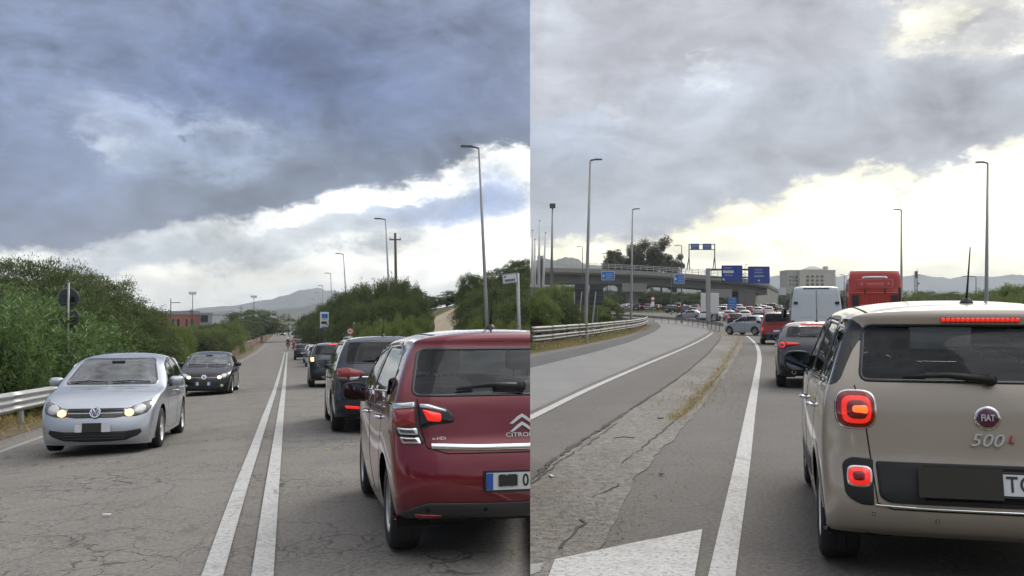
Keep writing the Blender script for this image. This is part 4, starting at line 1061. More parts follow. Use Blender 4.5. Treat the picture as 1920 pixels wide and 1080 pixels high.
def panel_van(name, label, P, H=2.76, group=None, lod=0):
    root = thing(name, label, 'van', group=group)
    wb, ro, f = 4.0, 1.0, 4.95
    c = [(-ro + .02, .32, .03, 0, 6), (-ro, .45, .05, 0, 6), (-ro, .9, .05, 0, 6), (-ro + .01, 1.4, .05, 0, 6), (-ro + .05, 2.0, .05, 0, 6), (-ro + .10, H - .18, .05, -.01, 6), (-ro + .13, H - .06, .05, -.05, 5), (-ro + .22, H - .015, .02, -.10, 4), (.5, H, 0, -.12, 4), (2.2, H - .02, 0, -.12, 4), (2.9, H - .08, 0, -.12, 4), (3.2, H - .25, -.05, -.12, 4), (3.6, 1.95, -.1, -.1, 3.5), (4.0, 1.48, -.14, -.08, 3), (4.2, 1.32, -.14, -.08, 3), (4.6, 1.18, -.2, -.08, 3), (4.82, 1.0, -.3, -.04, 3), (4.93, .7, -.35, 0, 3), (f, .45, -.35, 0, 3), (f - .08, .25, -.3, 0, 3)]
    w = [(.2, 1.0), (.5, 1.02), (1.0, 1.025), (1.4, 1.01), (1.8, .985), (2.3, .93), (H - .1, .86), (H + .05, .8)]
    pl = [(-ro - .1, .985), (0, 1), (3.2, 1), (4.0, .98), (4.5, .93), (5.0, .85)]
    sp = dict(paint=P, wb=wb, rw=.345, track=.99, tw=.22, wn=28, under=(-ro + .2, 4.7), step=.06 if lod == 0 else .12, nq=12, nt=24 if lod == 0 else 14, ctrl=c, wprof=w, plan=pl, agap=.07, lod=lod,
        front=[(-.84, 1.42), (.84, 1.42), (.72, 2.3), (-.72, 2.3)], side=[[(2.55, 1.45), (3.7, 1.42), (3.3, 2.05), (2.58, 2.1)]], doors=[[(2.45, .5), (2.45, 2.18), (3.3, 2.14), (3.85, 1.4), (3.45, .8), (3.3, .5)]])
    B = body_car(root, sp); trims(B, root, sp)
    if lod == 0:
        for s_ in (-1, 1):
            q = (lambda p: p) if s_ < 0 else mx
            B.patch('rear_door', q(rpoly([(-.80, .62), (-.008, .62), (-.008, 2.60), (-.70, 2.60), (-.755, 2.2)], .05)), 'R', P, root, .006, .004, rings=(1, .985, .8, .5, .2), step=.08)
            B.patch('door_panel', q(rpoly([(-.68, 1.5), (-.06, 1.5), (-.06, 2.48), (-.62, 2.48), (-.66, 2.1)], .08)), 'R', P, root, .012, .002, rings=(1, .98, .8, .5, .2), step=.08)
            B.patch('door_panel', q(rpoly([(-.70, .75), (-.06, .75), (-.06, 1.4), (-.69, 1.4)], .08)), 'R', P, root, .012, .002, rings=(1, .98, .8, .5, .2), step=.08)
            tl = B.patch('tail_light', q(rpoly([(-.985, 1.38), (-.84, 1.38), (-.85, .82), (-.985, .82)], .03)), 'R', M_RED, root, .006, .02)
            B.patch('tail_lens', q(rpoly([(-.97, 1.12), (-.86, 1.12), (-.86, .98), (-.97, .98)], .02)), 'R', M_LITR, tl, .026, .008)
            for z in (.95, 2.08):
                h = MB(); h.box(B.pt('R', s_ * .80, z, .02)[0], (.16, .05, .11), None, .015); h.build('hinge', M_BLACK, root)
        for (z0, z1) in ((2.64, 2.69),): B.patch('high_brake_lamp', rpoly([(-.5, z0), (.5, z0), (.5, z1), (-.5, z1)], .01), 'R', M_GLOSSB, root, .01, .01)
        h = MB(); h.box(B.pt('R', .06, 1.2, .03)[0], (.06, .05, .22), None, .015); h.build('door_handle', M_BLACK, root)
        B.ribbon('panel_gap', [(0, .62), (0, 2.6)], 'R', M_GAP, root, .012, .012)
        plate_group(root, B, 'R', -.4, .70, .52, .11, .03)
        B.patch('bumper', rpoly([(-.99, .58), (.99, .58), (.97, .38), (-.97, .38)], .03), 'R', M_BLACK, root, .05, .01, skirt=.05)
    else:
        lamps(B, root, [([(-.985, 1.38), (-.84, 1.38), (-.85, .82), (-.985, .82)], M_RED, .006, .02)])
        B.patch('rear_window', rpoly([(-.7, 1.5), (.7, 1.5), (.66, 2.1), (-.66, 2.1)], .06), 'R', M_GLOSSB, root, .006, 0, step=.06)
    for s_ in (-1, 1): mirror(root, (s_ * 1.20, 3.55, 1.65), s_, M_BLACK, .24, .42, d=.14)
    body_done(root, B, sp)
    b = MB(); b.box((0, 2.9, .9), (1.8, 1.6, .9)); b.build('interior', M_INT, root)
    return root
def fiorino():
    P = paint('brick_red_paint', (.26, .02, .015), .2, .35, .08)
    root = thing('red_small_van', 'small red van with tall windowed back and red lamp beside the white panel van', 'van')
    root['label'] = 'small red van with tall upright back waiting beside the pale panel van'
    sp = hatch_spec(P, 2.513, .62, .78, 1.74, .85, 1.12, 1.05, 2.35, 1.75, -.5, -.58, .31, 0, dark=True)
    B = body_car(root, sp); trims(B, root, sp)
    lamps(B, root, [([(-.82, 1.1), (-.70, 1.1), (-.70, .66), (-.81, .66)], M_RED, .004, .02), ([(-.80, .92), (-.72, .92), (-.72, .74), (-.80, .74)], M_LITR, .02, .01)])
    B.patch('bumper', rpoly([(-.80, .56), (.80, .56), (.78, .32), (-.78, .32)], .05), 'R', M_BLACK, root, .02, .01, skirt=.02)
    rear_basics(root, B, sp, P, .72, True, mir=M_BLACK); body_done(root, B, sp)
    b = MB(); b.box((0, 1.0, .62), (1.3, 2.2, .8)); b.build('interior', M_INT, root)
    return root
def tractor():
    P = paint('truck_red_paint', (.40, .028, .018), .1, .38, .07)
    root = thing('red_truck', 'tall red lorry tractor seen from behind beyond the pale van', 'truck')
    H, w = 3.75, 1.22
    c = [(.02, 1.05, .02, 0, 7), (0, 1.4, .05, 0, 7), (0, 2.2, .05, 0, 7), (.01, 3.0, .06, 0, 6), (.05, H - .30, .07, -.01, 5), (.12, H - .08, .08, -.06, 4.5), (.28, H, .04, -.12, 4), (.9, H - .02, 0, -.14, 4), (1.5, H - .3, 0, -.14, 4), (1.95, 3.05, -.04, -.1, 4), (2.15, 2.7, -.06, -.06, 4), (2.25, 2.0, -.08, 0, 4), (2.3, 1.4, -.1, 0, 4), (2.28, .6, -.1, 0, 4)]
    B = Body(c, [(.3, w), (1.0, w), (2.0, w), (3.0, w - .02), (3.4, w - .06), (H, w - .14)], [(-.2, .985), (0, .99), (.6, 1), (1.8, 1), (2.4, .97)], .08, 12, 20, .55)
    B.cut('windscreen', rpoly([(-1.08, 1.75), (1.08, 1.75), (1.05, 2.65), (-1.05, 2.65)], .1), 'F')
    for ax in ('SL', 'SR'):
        B.cut('side_window', rpoly([(1.1, 1.7), (2.05, 1.65), (2.0, 2.35), (1.1, 2.4)], .06), ax)
    for s_ in (-1, 1):
        q = (lambda p: p) if s_ < 0 else mx
        B.patch('cab_panel', q(rpoly([(-1.02, 1.5), (-.72, 1.5), (-.72, 2.55), (-1.02, 2.55)], .03)), 'R', M_BLACK, root, .05, .01, skirt=.05, step=.06)
    up = B.patch('cab_panel', rpoly([(-.82, 2.80), (.82, 2.80), (.82, 3.28), (-.82, 3.28)], .06), 'R', P, root, .02, .004, skirt=.02, step=.08)
    B.patch('cab_panel', rpoly([(-.60, 3.33), (.60, 3.33), (.50, 3.43), (-.50, 3.43)], .03), 'R', M_CHROME, root, .012, .01, step=.06)
    bp = B.patch('badge', rpoly([(-.38, 2.98), (.38, 2.98), (.40, 3.12), (-.40, 3.12)], .06), 'R', mat('truck_pale_red', (.50, .12, .10), .35), up, .03, .006, step=.06)
    for x in (-.60, .60): B.patch('badge', ell(x, 3.05, .07, .08, 20), 'R', mat('truck_pale_red', (.50, .12, .10), .35), up, .03, .006, step=.05)

    for z in (2.62, 2.05): B.ribbon('panel_rib', [(-1.05, z), (1.05, z)], 'R', P, root, .07, .02, step=.2, skirt=.02)
    for x in (-.45, .45): B.patch('latch', rpoly([(x - .03, 2.62), (x + .03, 2.62), (x + .03, 2.84), (x - .03, 2.84)], .01), 'R', M_BLACK, root, .05, .01, skirt=.05)
    for k in range(9): B.ribbon('panel_rib', [(-.55 + k * .14, 1.55), (-.55 + k * .14, 2.5)], 'R', P, root, .03, .012, step=.2, skirt=.012)
    B.finish(root, P, DLO)
    b = MB(); b.box((1.10, .1, 2.25), (.14, .2, 1.3), None, .04); b.build('air_intake', M_BLACK, root)
    for s_ in (-1, 1):
        m_ = MB(); m_.box((s_ * 1.42, 2.1, 2.1), (.2, .14, .75), None, .05); m_.tube([Vector((s_ * 1.15, 2.1, 2.5)), Vector((s_ * 1.42, 2.1, 2.5))], .025, 8); m_.build('door_mirror', M_BLACK, root)
        f_ = MB(); f_.box((s_ * .42, -1.9, .85), (.09, 6.0, .28)); f_.build('chassis_rail', M_BLACK, root)
        t_ = MB(); t_.box((s_ * .95, -.9, .75), (.5, 1.2, .55), None, .08); t_.build('fuel_tank', M_RIM, root)
        for y in (1.35, -2.6): wheel(root, (s_ * 1.02, y, .51), .51, .32 if y > 0 else .5, s_, M_RIM, 8, 28)
        g_ = MB(); g_.box((s_ * 1.0, -2.6, 1.1), (.56, 1.3, .04), None, .015); g_.build('mudguard', M_BLACK, root)
    f5 = MB(); f5.disc((0, -2.3, 1.2), .5, 'z', 28, .08); f5.box((0, -2.3, 1.07), (.8, .7, .2)); f5.build('coupling', M_BLACK, root)
    return root
def box_truck():
    root = thing('white_box_truck', 'white box lorry standing behind the grey sign column under the overpass', 'truck')
    W_ = mat('box_white', (.62, .63, .64), .5, var=.08, vscale=1.5)
    b = MB(); b.box((0, 1.6, 2.45), (2.45, 6.0, 2.9), None, .05); b.build('cargo_box', W_, root)
    b = MB(); b.box((0, 5.4, 1.6), (2.2, 1.5, 2.0), None, .15); b.build('cab', W_, root)
    b = MB(); b.box((0, 1.8, .8), (.9, 7.2, .25)); b.build('chassis', M_BLACK, root)
    for s_ in (-1, 1):
        for y in (0, 4.6): wheel(root, (s_ * .95, y, .45), .45, .3, s_, M_RIM, 6, 18)
        t_ = MB(); t_.box((s_ * 1.0, -1.42, .85), (.3, .05, .15)); t_.build('tail_light', M_RED, root)
    for k in range(2):
        d_ = MB(); d_.box((-.6 + 1.2 * k, -1.415, 2.45), (1.14, .03, 2.7)); d_.build('rear_door', W_, root)
    return root
def scooter():
    root = thing('motor_scooter', 'dark motor scooter ridden away up the queue beside the double line', 'motorbike')
    B_ = mat('scooter_black', (.02, .02, .022), .35, coat=.5)
    for y in (0, 1.35):
        w = MB(); w.lathe([(.15, -.045), (.2, -.06), (.27, -.05), (.29, 0), (.27, .05), (.2, .06), (.15, .045)], 'x', 20, (0, y, .29)); w.disc((0, y, .29), .16, 'x', 16, .05); w.build('wheel', M_RUBBER, root, smooth=True)
    b = MB(); b.box((0, .18, .62), (.3, .8, .32), None, .1); b.box((0, .72, .38), (.26, .6, .12), None, .05); b.box((0, 1.12, .68), (.36, .16, .62), Matrix.Rotation(math.radians(12), 3, 'X'), .06); b.build('body', B_, root, auto=40)
    b = MB(); b.box((0, .15, .82), (.28, .75, .1), None, .05); b.build('saddle', M_SEAT, root)
    b = MB(); b.tube([(-.34, .98, 1.05), (0, 1.06, 1.04), (.34, .98, 1.05)], .018, 6); b.tube([(0, 1.06, 1.04), (0, 1.3, .5), (0, 1.35, .29)], .03, 6); b.build('handlebar', M_BLACK, root)
    b = MB(); b.box((0, -.24, .72), (.2, .04, .08), None, .02); b.build('tail_light', M_LITR, root)
    b = MB(); b.box((0, -.26, .55), (.18, .02, .16)); b.build('number_plate', M_PLATE, root)
    b = MB(); b.box((0, -.28, 1.02), (.36, .3, .26), None, .05); b.build('top_box', B_, root)
    return root
def rider():
    """one continuous skinned body sitting on the scooter, arms forward"""
    root = thing('person', 'person in dark jacket and white helmet riding a motor scooter', 'person')
    J = {}; V = []; E = []; R = []
    def add(n, p, r, prev=None):
        J[n] = len(V); V.append(p); R.append(r)
        if prev: E.append((J[prev], J[n]))
    add('pelvis', (0, .1, .95), .15); add('waist', (0, .14, 1.12), .14, 'pelvis'); add('chest', (0, .2, 1.36), .17, 'waist'); add('neck', (0, .24, 1.56), .07, 'chest'); add('head', (0, .27, 1.68), .09, 'neck')
    for s_ in (-1, 1):
        t = 'l' if s_ < 0 else 'r'
        add('sh' + t, (s_ * .19, .22, 1.46), .085, 'chest'); add('el' + t, (s_ * .30, .50, 1.24), .058, 'sh' + t); add('wr' + t, (s_ * .30, .84, 1.10), .04, 'el' + t); add('ha' + t, (s_ * .29, .97, 1.07), .045, 'wr' + t)
        add('hip' + t, (s_ * .12, .14, .92), .12, 'pelvis'); add('kn' + t, (s_ * .24, .62, .88), .08, 'hip' + t); add('an' + t, (s_ * .20, .66, .48), .05, 'kn' + t); add('to' + t, (s_ * .21, .84, .46), .04, 'an' + t)
    me = bpy.data.meshes.new('body'); me.from_pydata(V, E, []); o = bpy.data.objects.new('body', me); COL.objects.link(o)
    sk = o.modifiers.new('skin', 'SKIN'); o.modifiers.new('sub', 'SUBSURF').levels = 1
    for i, sv in enumerate(me.skin_vertices[0].data): sv.radius = (R[i], R[i]); sv.use_root = (i == 0)
    dg = bpy.context.evaluated_depsgraph_get(); m2 = bpy.data.meshes.new_from_object(o.evaluated_get(dg)); bpy.data.objects.remove(o)
    m2.materials.clear(); m2.materials.append(mat('rider_clothes', (.02, .02, .024), .8)); b = link(bpy.data.objects.new('body', m2), root)
    h = MB(); h.lathe([(.001, .15), (.08, .135), (.13, .07), (.145, 0), (.135, -.08), (.10, -.13), (.001, -.13)], 'z', 20, (0, .27, 1.72)); h.build('helmet', mat('helmet_white', (.75, .75, .76), .25, coat=.6), root, smooth=True)
    v_ = MB(); v_.box((0, .40, 1.71), (.2, .03, .1), None, .015); v_.build('visor', M_GLOSSB, root)
    return root

def driver(car, name, label, shirt):
    """one continuous seated body behind the wheel of a left-hand-drive car"""
    root = thing(name, label, 'person'); V = []; E = []; R = []; J = {}
    def add(n, p, r, prev=None):
        J[n] = len(V); V.append(p); R.append(r)
        if prev: E.append((J[prev], J[n]))
    x = -.36
    add('pelvis', (x, 1.30, .52), .15); add('waist', (x, 1.26, .70), .14); E.append((0, 1)); add('chest', (x, 1.21, .92), .16, 'waist'); add('neck', (x, 1.21, 1.10), .06, 'chest'); add('head', (x, 1.23, 1.20), .085, 'neck'); add('crown', (x, 1.22, 1.29), .07, 'head')
    for s_ in (-1, 1):
        t = str(s_); add('sh' + t, (x + s_ * .18, 1.22, 1.0), .075, 'chest'); add('el' + t, (x + s_ * .24, 1.46, .86), .05, 'sh' + t); add('ha' + t, (x + s_ * .15, 1.68, .98), .038, 'el' + t)
        add('kn' + t, (x + s_ * .14, 1.72, .62), .08, 'pelvis'); add('ft' + t, (x + s_ * .12, 1.95, .40), .05, 'kn' + t)
    me = bpy.data.meshes.new('body'); me.from_pydata(V, E, []); o = bpy.data.objects.new('body', me); COL.objects.link(o); o.modifiers.new('skin', 'SKIN'); o.modifiers.new('sub', 'SUBSURF').levels = 1
    for i, sv in enumerate(me.skin_vertices[0].data): sv.radius = (R[i], R[i]); sv.use_root = (i == 0)
    dg = bpy.context.evaluated_depsgraph_get(); m2 = bpy.data.meshes.new_from_object(o.evaluated_get(dg)); bpy.data.objects.remove(o)
    m2.materials.clear(); m2.materials.append(shirt); m2.materials.append(M_SKIN)
    for p_ in m2.polygons: p_.material_index = 1 if p_.center.z > 1.09 or (p_.center.y > 1.60 and p_.center.z > .80) else 0; p_.use_smooth = True
    link(bpy.data.objects.new('body', m2), root)
    h = MB(); h.lathe([(.001, .11), (.06, .10), (.095, .05), (.10, 0), (.095, -.05)], 'z', 18, (x, 1.21, 1.26)); h.build('hair', mat('dark_hair', (.03, .022, .018), .7), root, smooth=True)
    root.location = car.location; root.rotation_euler = car.rotation_euler; root.scale = car.scale; return root
# ------------------------------------------------------------------ ground and roads
def mat_nodes(name):
    m = bpy.data.materials.new(name); m.use_nodes = True; MATS[name] = m
    return m, G(m.node_tree), m.node_tree.nodes['Principled BSDF'], m.node_tree
def asphalt(name, base, crack=.6, speck=.35, patchy=.18, cscale=1.0, warm=(1.0, .97, .93), bump=.35, grit=95.0, heading=0.0):
    m, g, b, nt = mat_nodes(name)
    co = g.n('ShaderNodeTexCoord').outputs['Object']
    flat = g.vm('MULTIPLY', co, (1, 1, 0))
    big = g.noise(flat, .35, 5, .6); md = g.noise(flat, 2.3, 5, .6); fine = g.noise(flat, grit, 3, .7); grain = g.noise(flat, grit * .28, 4, .75)
    k = g.m('ADD', 1.0, g.m('ADD', g.m('MULTIPLY', g.m('SUBTRACT', big, .5), patchy * 3.2), g.m('MULTIPLY', g.m('SUBTRACT', md, .5), patchy * 1.4)))
    k = g.m('ADD', k, g.m('MULTIPLY', g.m('SUBTRACT', g.ss(fine, .32, .68), .5), speck * 1.3))
    k = g.m('ADD', k, g.m('MULTIPLY', g.m('SUBTRACT', g.ss(grain, .30, .70), .5), speck * 1.9))
    # long streaks along the driving direction: wheel tracks, oil and patching
    mp = g.n('ShaderNodeMapping'); g.put(mp.inputs['Vector'], flat); mp.inputs['Rotation'].default_value = (0, 0, heading)
    sx, sy, _ = g.sep(mp.outputs[0])
    k = g.m('ADD', k, g.m('MULTIPLY', g.m('SUBTRACT', g.noise(g.xyz(g.m('MULTIPLY', sx, .9), g.m('MULTIPLY', sy, .035), 0.0), 1.0, 3, .6), .5), patchy * 3.0))
    k = g.m('SUBTRACT', k, g.m('MULTIPLY', g.ss(g.noise(g.vm('MULTIPLY', flat, (1, .6, 1)), .8, 2, .5), .62, .72), .10))
    wob = g.vm('ADD', flat, g.vm('MULTIPLY', g.vm('SUBTRACT', g.noise(flat, 1.6, 5, .65, col=True), (.5, .5, .5)), (.55, .55, 0)))
    def cr(scale, w0, w1, mask_scale, m0, m1):
        v = g.n('ShaderNodeTexVoronoi', feature='DISTANCE_TO_EDGE'); g.put(v.inputs['Vector'], wob); v.inputs['Scale'].default_value = scale
        return g.m('MULTIPLY', g.ss(v.outputs['Distance'], w1, w0), g.ss(g.noise(flat, mask_scale, 3, .6), m0, m1))
    c = g.m('MAXIMUM', cr(1.1 * cscale, .002, .011, .35, .44, .58), g.m('MULTIPLY', cr(3.2 * cscale, .006, .03, .55, .42, .6), .8))
    c = g.m('MAXIMUM', c, g.m('MULTIPLY', cr(8.5 * cscale, .015, .07, .8, .42, .66), .55))
    k = g.m('MULTIPLY', k, g.m('SUBTRACT', 1.0, g.m('MULTIPLY', c, crack)))
    col = g.mix(1.0, tuple(base * w for w in warm), g.xyz(k, k, k), 'MULTIPLY')
    tint = g.mix(g.ss(g.noise(flat, .9, 4, .6), .45, .75, 0, .28), col, (base * 1.15, base * 1.04, base * .86))
    nt.links.new(tint, b.inputs['Base Color']); b.inputs['Roughness'].default_value = .9; b.inputs['Specular IOR Level'].default_value = .25
    bp = g.n('ShaderNodeBump'); bp.inputs['Strength'].default_value = bump; bp.inputs['Distance'].default_value = .012
    g.put(bp.inputs['Height'], g.m('SUBTRACT', g.m('ADD', fine, grain), g.m('MULTIPLY', c, 1.5))); nt.links.new(bp.outputs[0], b.inputs['Normal'])
    return m
def worn_paint(name, base=.62, wear=.5):
    m, g, b, nt = mat_nodes(name)
    co = g.n('ShaderNodeTexCoord').outputs['Object']; flat = g.vm('MULTIPLY', co, (1, 1, 0))
    wob = g.vm('ADD', flat, g.vm('MULTIPLY', g.vm('SUBTRACT', g.noise(flat, 2.6, 5, .65, col=True), (.5, .5, .5)), (.3, .3, 0)))
    v = g.n('ShaderNodeTexVoronoi', feature='DISTANCE_TO_EDGE'); g.put(v.inputs['Vector'], wob); v.inputs['Scale'].default_value = 3.4
    c = g.m('MULTIPLY', g.ss(v.outputs['Distance'], .03, .006), g.ss(g.noise(flat, 1.2, 3), .42, .6))
    w = g.m('MAXIMUM', g.m('MULTIPLY', g.ss(g.noise(flat, 26, 5, .75), .46, .66), wear), g.m('MULTIPLY', c, .8))
    w = g.m('MAXIMUM', w, g.m('MULTIPLY', g.ss(g.noise(flat, 3.0, 6, .7), .48, .72), wear * .75))
    col = g.mix(w, (base, base, base * .98), (.17, .165, .16)); nt.links.new(col, b.inputs['Base Color']); b.inputs['Roughness'].default_value = .8
    return m
def soil(name, a, c, scale=1.5, grit=30., bump=.6):
    m, g, b, nt = mat_nodes(name)
    co = g.n('ShaderNodeTexCoord').outputs['Object']; flat = g.vm('MULTIPLY', co, (1, 1, .3))
    n1 = g.noise(flat, scale, 6, .65); n2 = g.noise(flat, grit, 5, .75); n3 = g.noise(flat, scale * .15, 4, .6)
    f = g.m('ADD', g.m('MULTIPLY', n1, .6), g.m('MULTIPLY', n3, .5))
    col = g.mix(g.ss(f, .38, .72), a, c); k = g.m('ADD', .35, g.m('MULTIPLY', n2, 1.3)); col = g.mix(1.0, col, g.xyz(k, k, k), 'MULTIPLY')
    nt.links.new(col, b.inputs['Base Color']); b.inputs['Roughness'].default_value = .95; b.inputs['Specular IOR Level'].default_value = .1
    bp = g.n('ShaderNodeBump'); bp.inputs['Strength'].default_value = bump; bp.inputs['Distance'].default_value = .03; g.put(bp.inputs['Height'], n2); nt.links.new(bp.outputs[0], b.inputs['Normal'])
    return m
M_ROADL = asphalt('cracked_asphalt', .185, .72, .30, .12, warm=(1.04, .985, .91), heading=LH)
M_ROADR = asphalt('worn_asphalt', .135, .15, .26, .12, .6, warm=(1.05, .985, .92), heading=RH)
M_ROADR2 = asphalt('pale_asphalt', .22, .10, .2, .10, .5, warm=(.99, .985, .98))
M_ROADDK = asphalt('dark_asphalt', .105, .10, .10, .10, .5, warm=(.96, .98, 1.0))
M_GRIT = asphalt('gritty_median', .19, .25, .36, .28, 1.2, warm=(1.05, .985, .90), bump=.5, grit=42.)
M_DUST = asphalt('dusty_asphalt', .18, .12, .36, .2, .8, warm=(1.06, .985, .90), grit=60.)
M_LINE = worn_paint('road_paint', .48, .8)
M_LINE2 = worn_paint('road_paint_faded', .30, .85)
M_SOIL = soil('dry_soil', (.12, .095, .06), (.20, .165, .11))
M_FIELD = soil('scrub_ground', (.05, .06, .022), (.15, .125, .06), .5, 9.)
M_TRACK = soil('pale_dirt', (.34, .27, .19), (.46, .39, .30), 1.0, 12.)
M_CRACK = mat('crack_dark', (.06, .056, .05), .95, var=.4, vscale=20)

def hillL(u, v):
    """extra height of the land left and right of the left road"""
    u = np.asarray(u, float); v = np.asarray(v, float)
    s1 = lambda x, a, b: (lambda t: t * t * (3 - 2 * t))(np.clip((x - a) / (b - a), 0, 1))
    right = s1(v, 8.0, 22.0) * (1.5 + 4.2 * s1(u, 40, 100)) * s1(u, 10, 45) * (1 - .9 * s1(u, 160, 260)) + s1(v, 16, 50) * 6.0 * s1(u, 20, 70) * (1 - s1(u, 160, 260))
    left = s1(-v, 6.0, 9.0) * .25 + s1(-v, 6.6, 7.6) * .9 * s1(u, 66, 80) * (1 - .7 * s1(u, 180, 260))
    return right + left
def gzl(x, y):
    u, v = uvL(x, y); return float(zL_u(u) + camber(v) + hillL(u, v))
def terrain(name, a0, a1, side, m):
    rad = np.r_[.4, np.geomspace(1.5, 6200, 120)]; na = 150
    # finer bearings in front of the standpoint
    t = np.linspace(0, 1, na); ang = a0 + (a1 - a0) * t
    front = np.linspace(-.62, .62, 110); front = front[(front > min(a0, a1)) & (front < max(a0, a1))]
    ang = np.unique(np.r_[ang, front]); ang.sort()
    V = []; F = []
    R_, A_ = np.meshgrid(rad, ang, indexing='ij'); X = R_ * np.sin(A_); Y = R_ * np.cos(A_)
    if side == 'L':
        u, v = uvL(X, Y); h = hillL(u, v); inroad = (v > -5.2) & (v < 5.2)
        Z = zL_u(u) + camber(v) + h - np.where(inroad, .06 + .0006 * np.abs(u), .015)
    else:
        u, v = uvR(X, Y); Z = zR_u(u) - .02 - .0003 * np.abs(u)
    n = len(ang)
    V = np.c_[X.ravel(), Y.ravel(), Z.ravel()]
    F = [(i * n + j, i * n + j + 1, (i + 1) * n + j + 1, (i + 1) * n + j) for i in range(len(rad) - 1) for j in range(n - 1)]
    o = mk(name, V, F, m, None, True); fixup(o); return tag(o, kind='structure')
def fixup(o):
    me = o.data; n = np.zeros(3)
    if len(me.polygons) and sum(p.normal.z for p in me.polygons) < 0: me.flip_normals()
tl = terrain('ground_left', -math.pi + SEAM, SEAM, 'L', M_FIELD)
tr = terrain('ground_right', SEAM, math.pi + SEAM, 'R', M_FIELD)
# the step where the higher ground on one side meets the lower on the other
rr = np.geomspace(.5, 6000, 120); V = []
for r in rr:
    x, y = r * math.sin(SEAM), r * math.cos(SEAM); zl = gzl(x, y); zr = gz(x, y, 'R'); V += [(x, y, min(zl, zr) - .5), (x, y, max(zl, zr) - .06)]
tag(mk('retaining_edge', V, [(2 * i, 2 * i + 2, 2 * i + 3, 2 * i + 1) for i in range(len(rr) - 1)], mat('retaining_concrete', (.3, .29, .27), .9, var=.2, vscale=1.5)), kind='structure')

def clipseam(bm, side):
    """keep only what lies on one side of the line where the two places meet"""
    no = Vector((math.cos(SEAM), -math.sin(SEAM), 0)) * (1 if side == 'L' else -1)
    bmesh.ops.bisect_plane(bm, geom=bm.verts[:] + bm.edges[:] + bm.faces[:], plane_co=(0, 0, 0), plane_no=no, clear_outer=True)
def sheet(name, pts, side, dz, m, cell=.6, clip=True, kind='structure', parent=None, zf=None):
    """flat sheet on the ground from a plan outline"""
    bm = bmesh.new(); vs = [bm.verts.new((p[0], p[1], 0)) for p in pts]; bm.faces.new(vs); bmesh.ops.triangulate(bm, faces=bm.faces[:])
    if clip: clipseam(bm, side)
    # cut on a grid that widens with distance
    ys = []; y = .0; ymax = max(p[1] for p in pts); ymin = min(p[1] for p in pts)
    y = ymin
    while y < ymax: y += max(cell, .04 * abs(y)); ys.append(y)
    for y in ys:
        if y < ymax: bmesh.ops.bisect_plane(bm, geom=bm.verts[:] + bm.edges[:] + bm.faces[:], plane_co=(0, y, 0), plane_no=(0, 1, 0))
    for f in bm.faces:
        if f.normal.z < 0: f.normal_flip()
    for v in bm.verts: v.co.z = (zf(v.co.x, v.co.y) if zf else gz(v.co.x, v.co.y, side)) + dz
    me = bpy.data.meshes.new(name); bm.to_mesh(me); bm.free(); me.materials.append(m); o = link(bpy.data.objects.new(name, me), parent)
    if kind: o['kind'] = kind
    return o
def px(side, *pts): return [on_ground(a, b, side) for a, b in pts]
def strip(line, w):
    """outline of a band of width w (scalar or per-point) along a plan polyline"""
    L = [Vector((p[0], p[1])) for p in line]; a = []; b = []
    for i, p in enumerate(L):
        t = (L[min(i + 1, len(L) - 1)] - L[max(i - 1, 0)]).normalized(); q = Vector((-t.y, t.x)) * ((w[i] if hasattr(w, '__len__') else w) / 2)
        a.append(p + q); b.append(p - q)
    return a + b[::-1]
def lpath(v, u0, u1, n=60): return [LP(u, v) for u in np.linspace(u0, u1, n)]
def quadstrip(name, line, w, side, dz, m, kind='structure', parent=None, zf=None):
    L = [Vector((p[0], p[1])) for p in line]; V = []; n = len(L)
    for i, p in enumerate(L):
        t = (L[min(i + 1, n - 1)] - L[max(i - 1, 0)]).normalized(); q = Vector((-t.y, t.x)) * ((w[i] if hasattr(w, '__len__') else w) / 2)
        for s_ in (p + q, p - q): V.append((s_.x, s_.y, (zf(s_.x, s_.y) if zf else gz(s_.x, s_.y, side)) + dz))
    o = mk(name, V, [(2 * i, 2 * i + 1, 2 * i + 3, 2 * i + 2) for i in range(n - 1)], m, parent)
    if kind: o['kind'] = kind
    return o
# --- left road
US = np.r_[np.arange(-30, 40, .7), np.geomspace(40, 700, 90)]
def lband(name, v0, v1, m, dz, u0=-30, u1=700, clip=True):
    us = US[(US >= u0) & (US <= u1)]; vs = np.linspace(v0, v1, 6); V = [tuple(LP(u, v, dz)) for u in us for v in vs]; k = len(vs)
    F = [(i * k + j, i * k + j + 1, (i + 1) * k + j + 1, (i + 1) * k + j) for i in range(len(us) - 1) for j in range(k - 1)]
    bm = bmesh.new(); bv = [bm.verts.new(v) for v in V]
    for f in F: bm.faces.new([bv[i] for i in f])
    if clip: clipseam(bm, 'L')
    for f in bm.faces:
        if f.normal.z < 0: f.normal_flip()
    me = bpy.data.meshes.new(name); bm.to_mesh(me); bm.free(); me.materials.append(m)
    o = link(bpy.data.objects.new(name, me)); o['kind'] = 'structure'; return o
lband('road', -5.15, 4.9, M_ROADL, 0.0)
va = uvL(*on_ground(398, 1080, 'L')[:2])[1]; vb = uvL(*on_ground(492, 1080, 'L')[:2])[1]
lband('road_line', va - .068, va + .068, M_LINE, .004, -10, 140); lband('road_line', vb - .068, vb + .068, M_LINE, .004, -10, 140)
lband('road_line', -4.50, -4.36, M_LINE2, .004, -5, 36); lband('road_line', 3.6, 3.74, M_LINE2, .004, -5, 300)
lband('road_line', -4.50, -4.36, M_LINE2, .004, 82, 300)
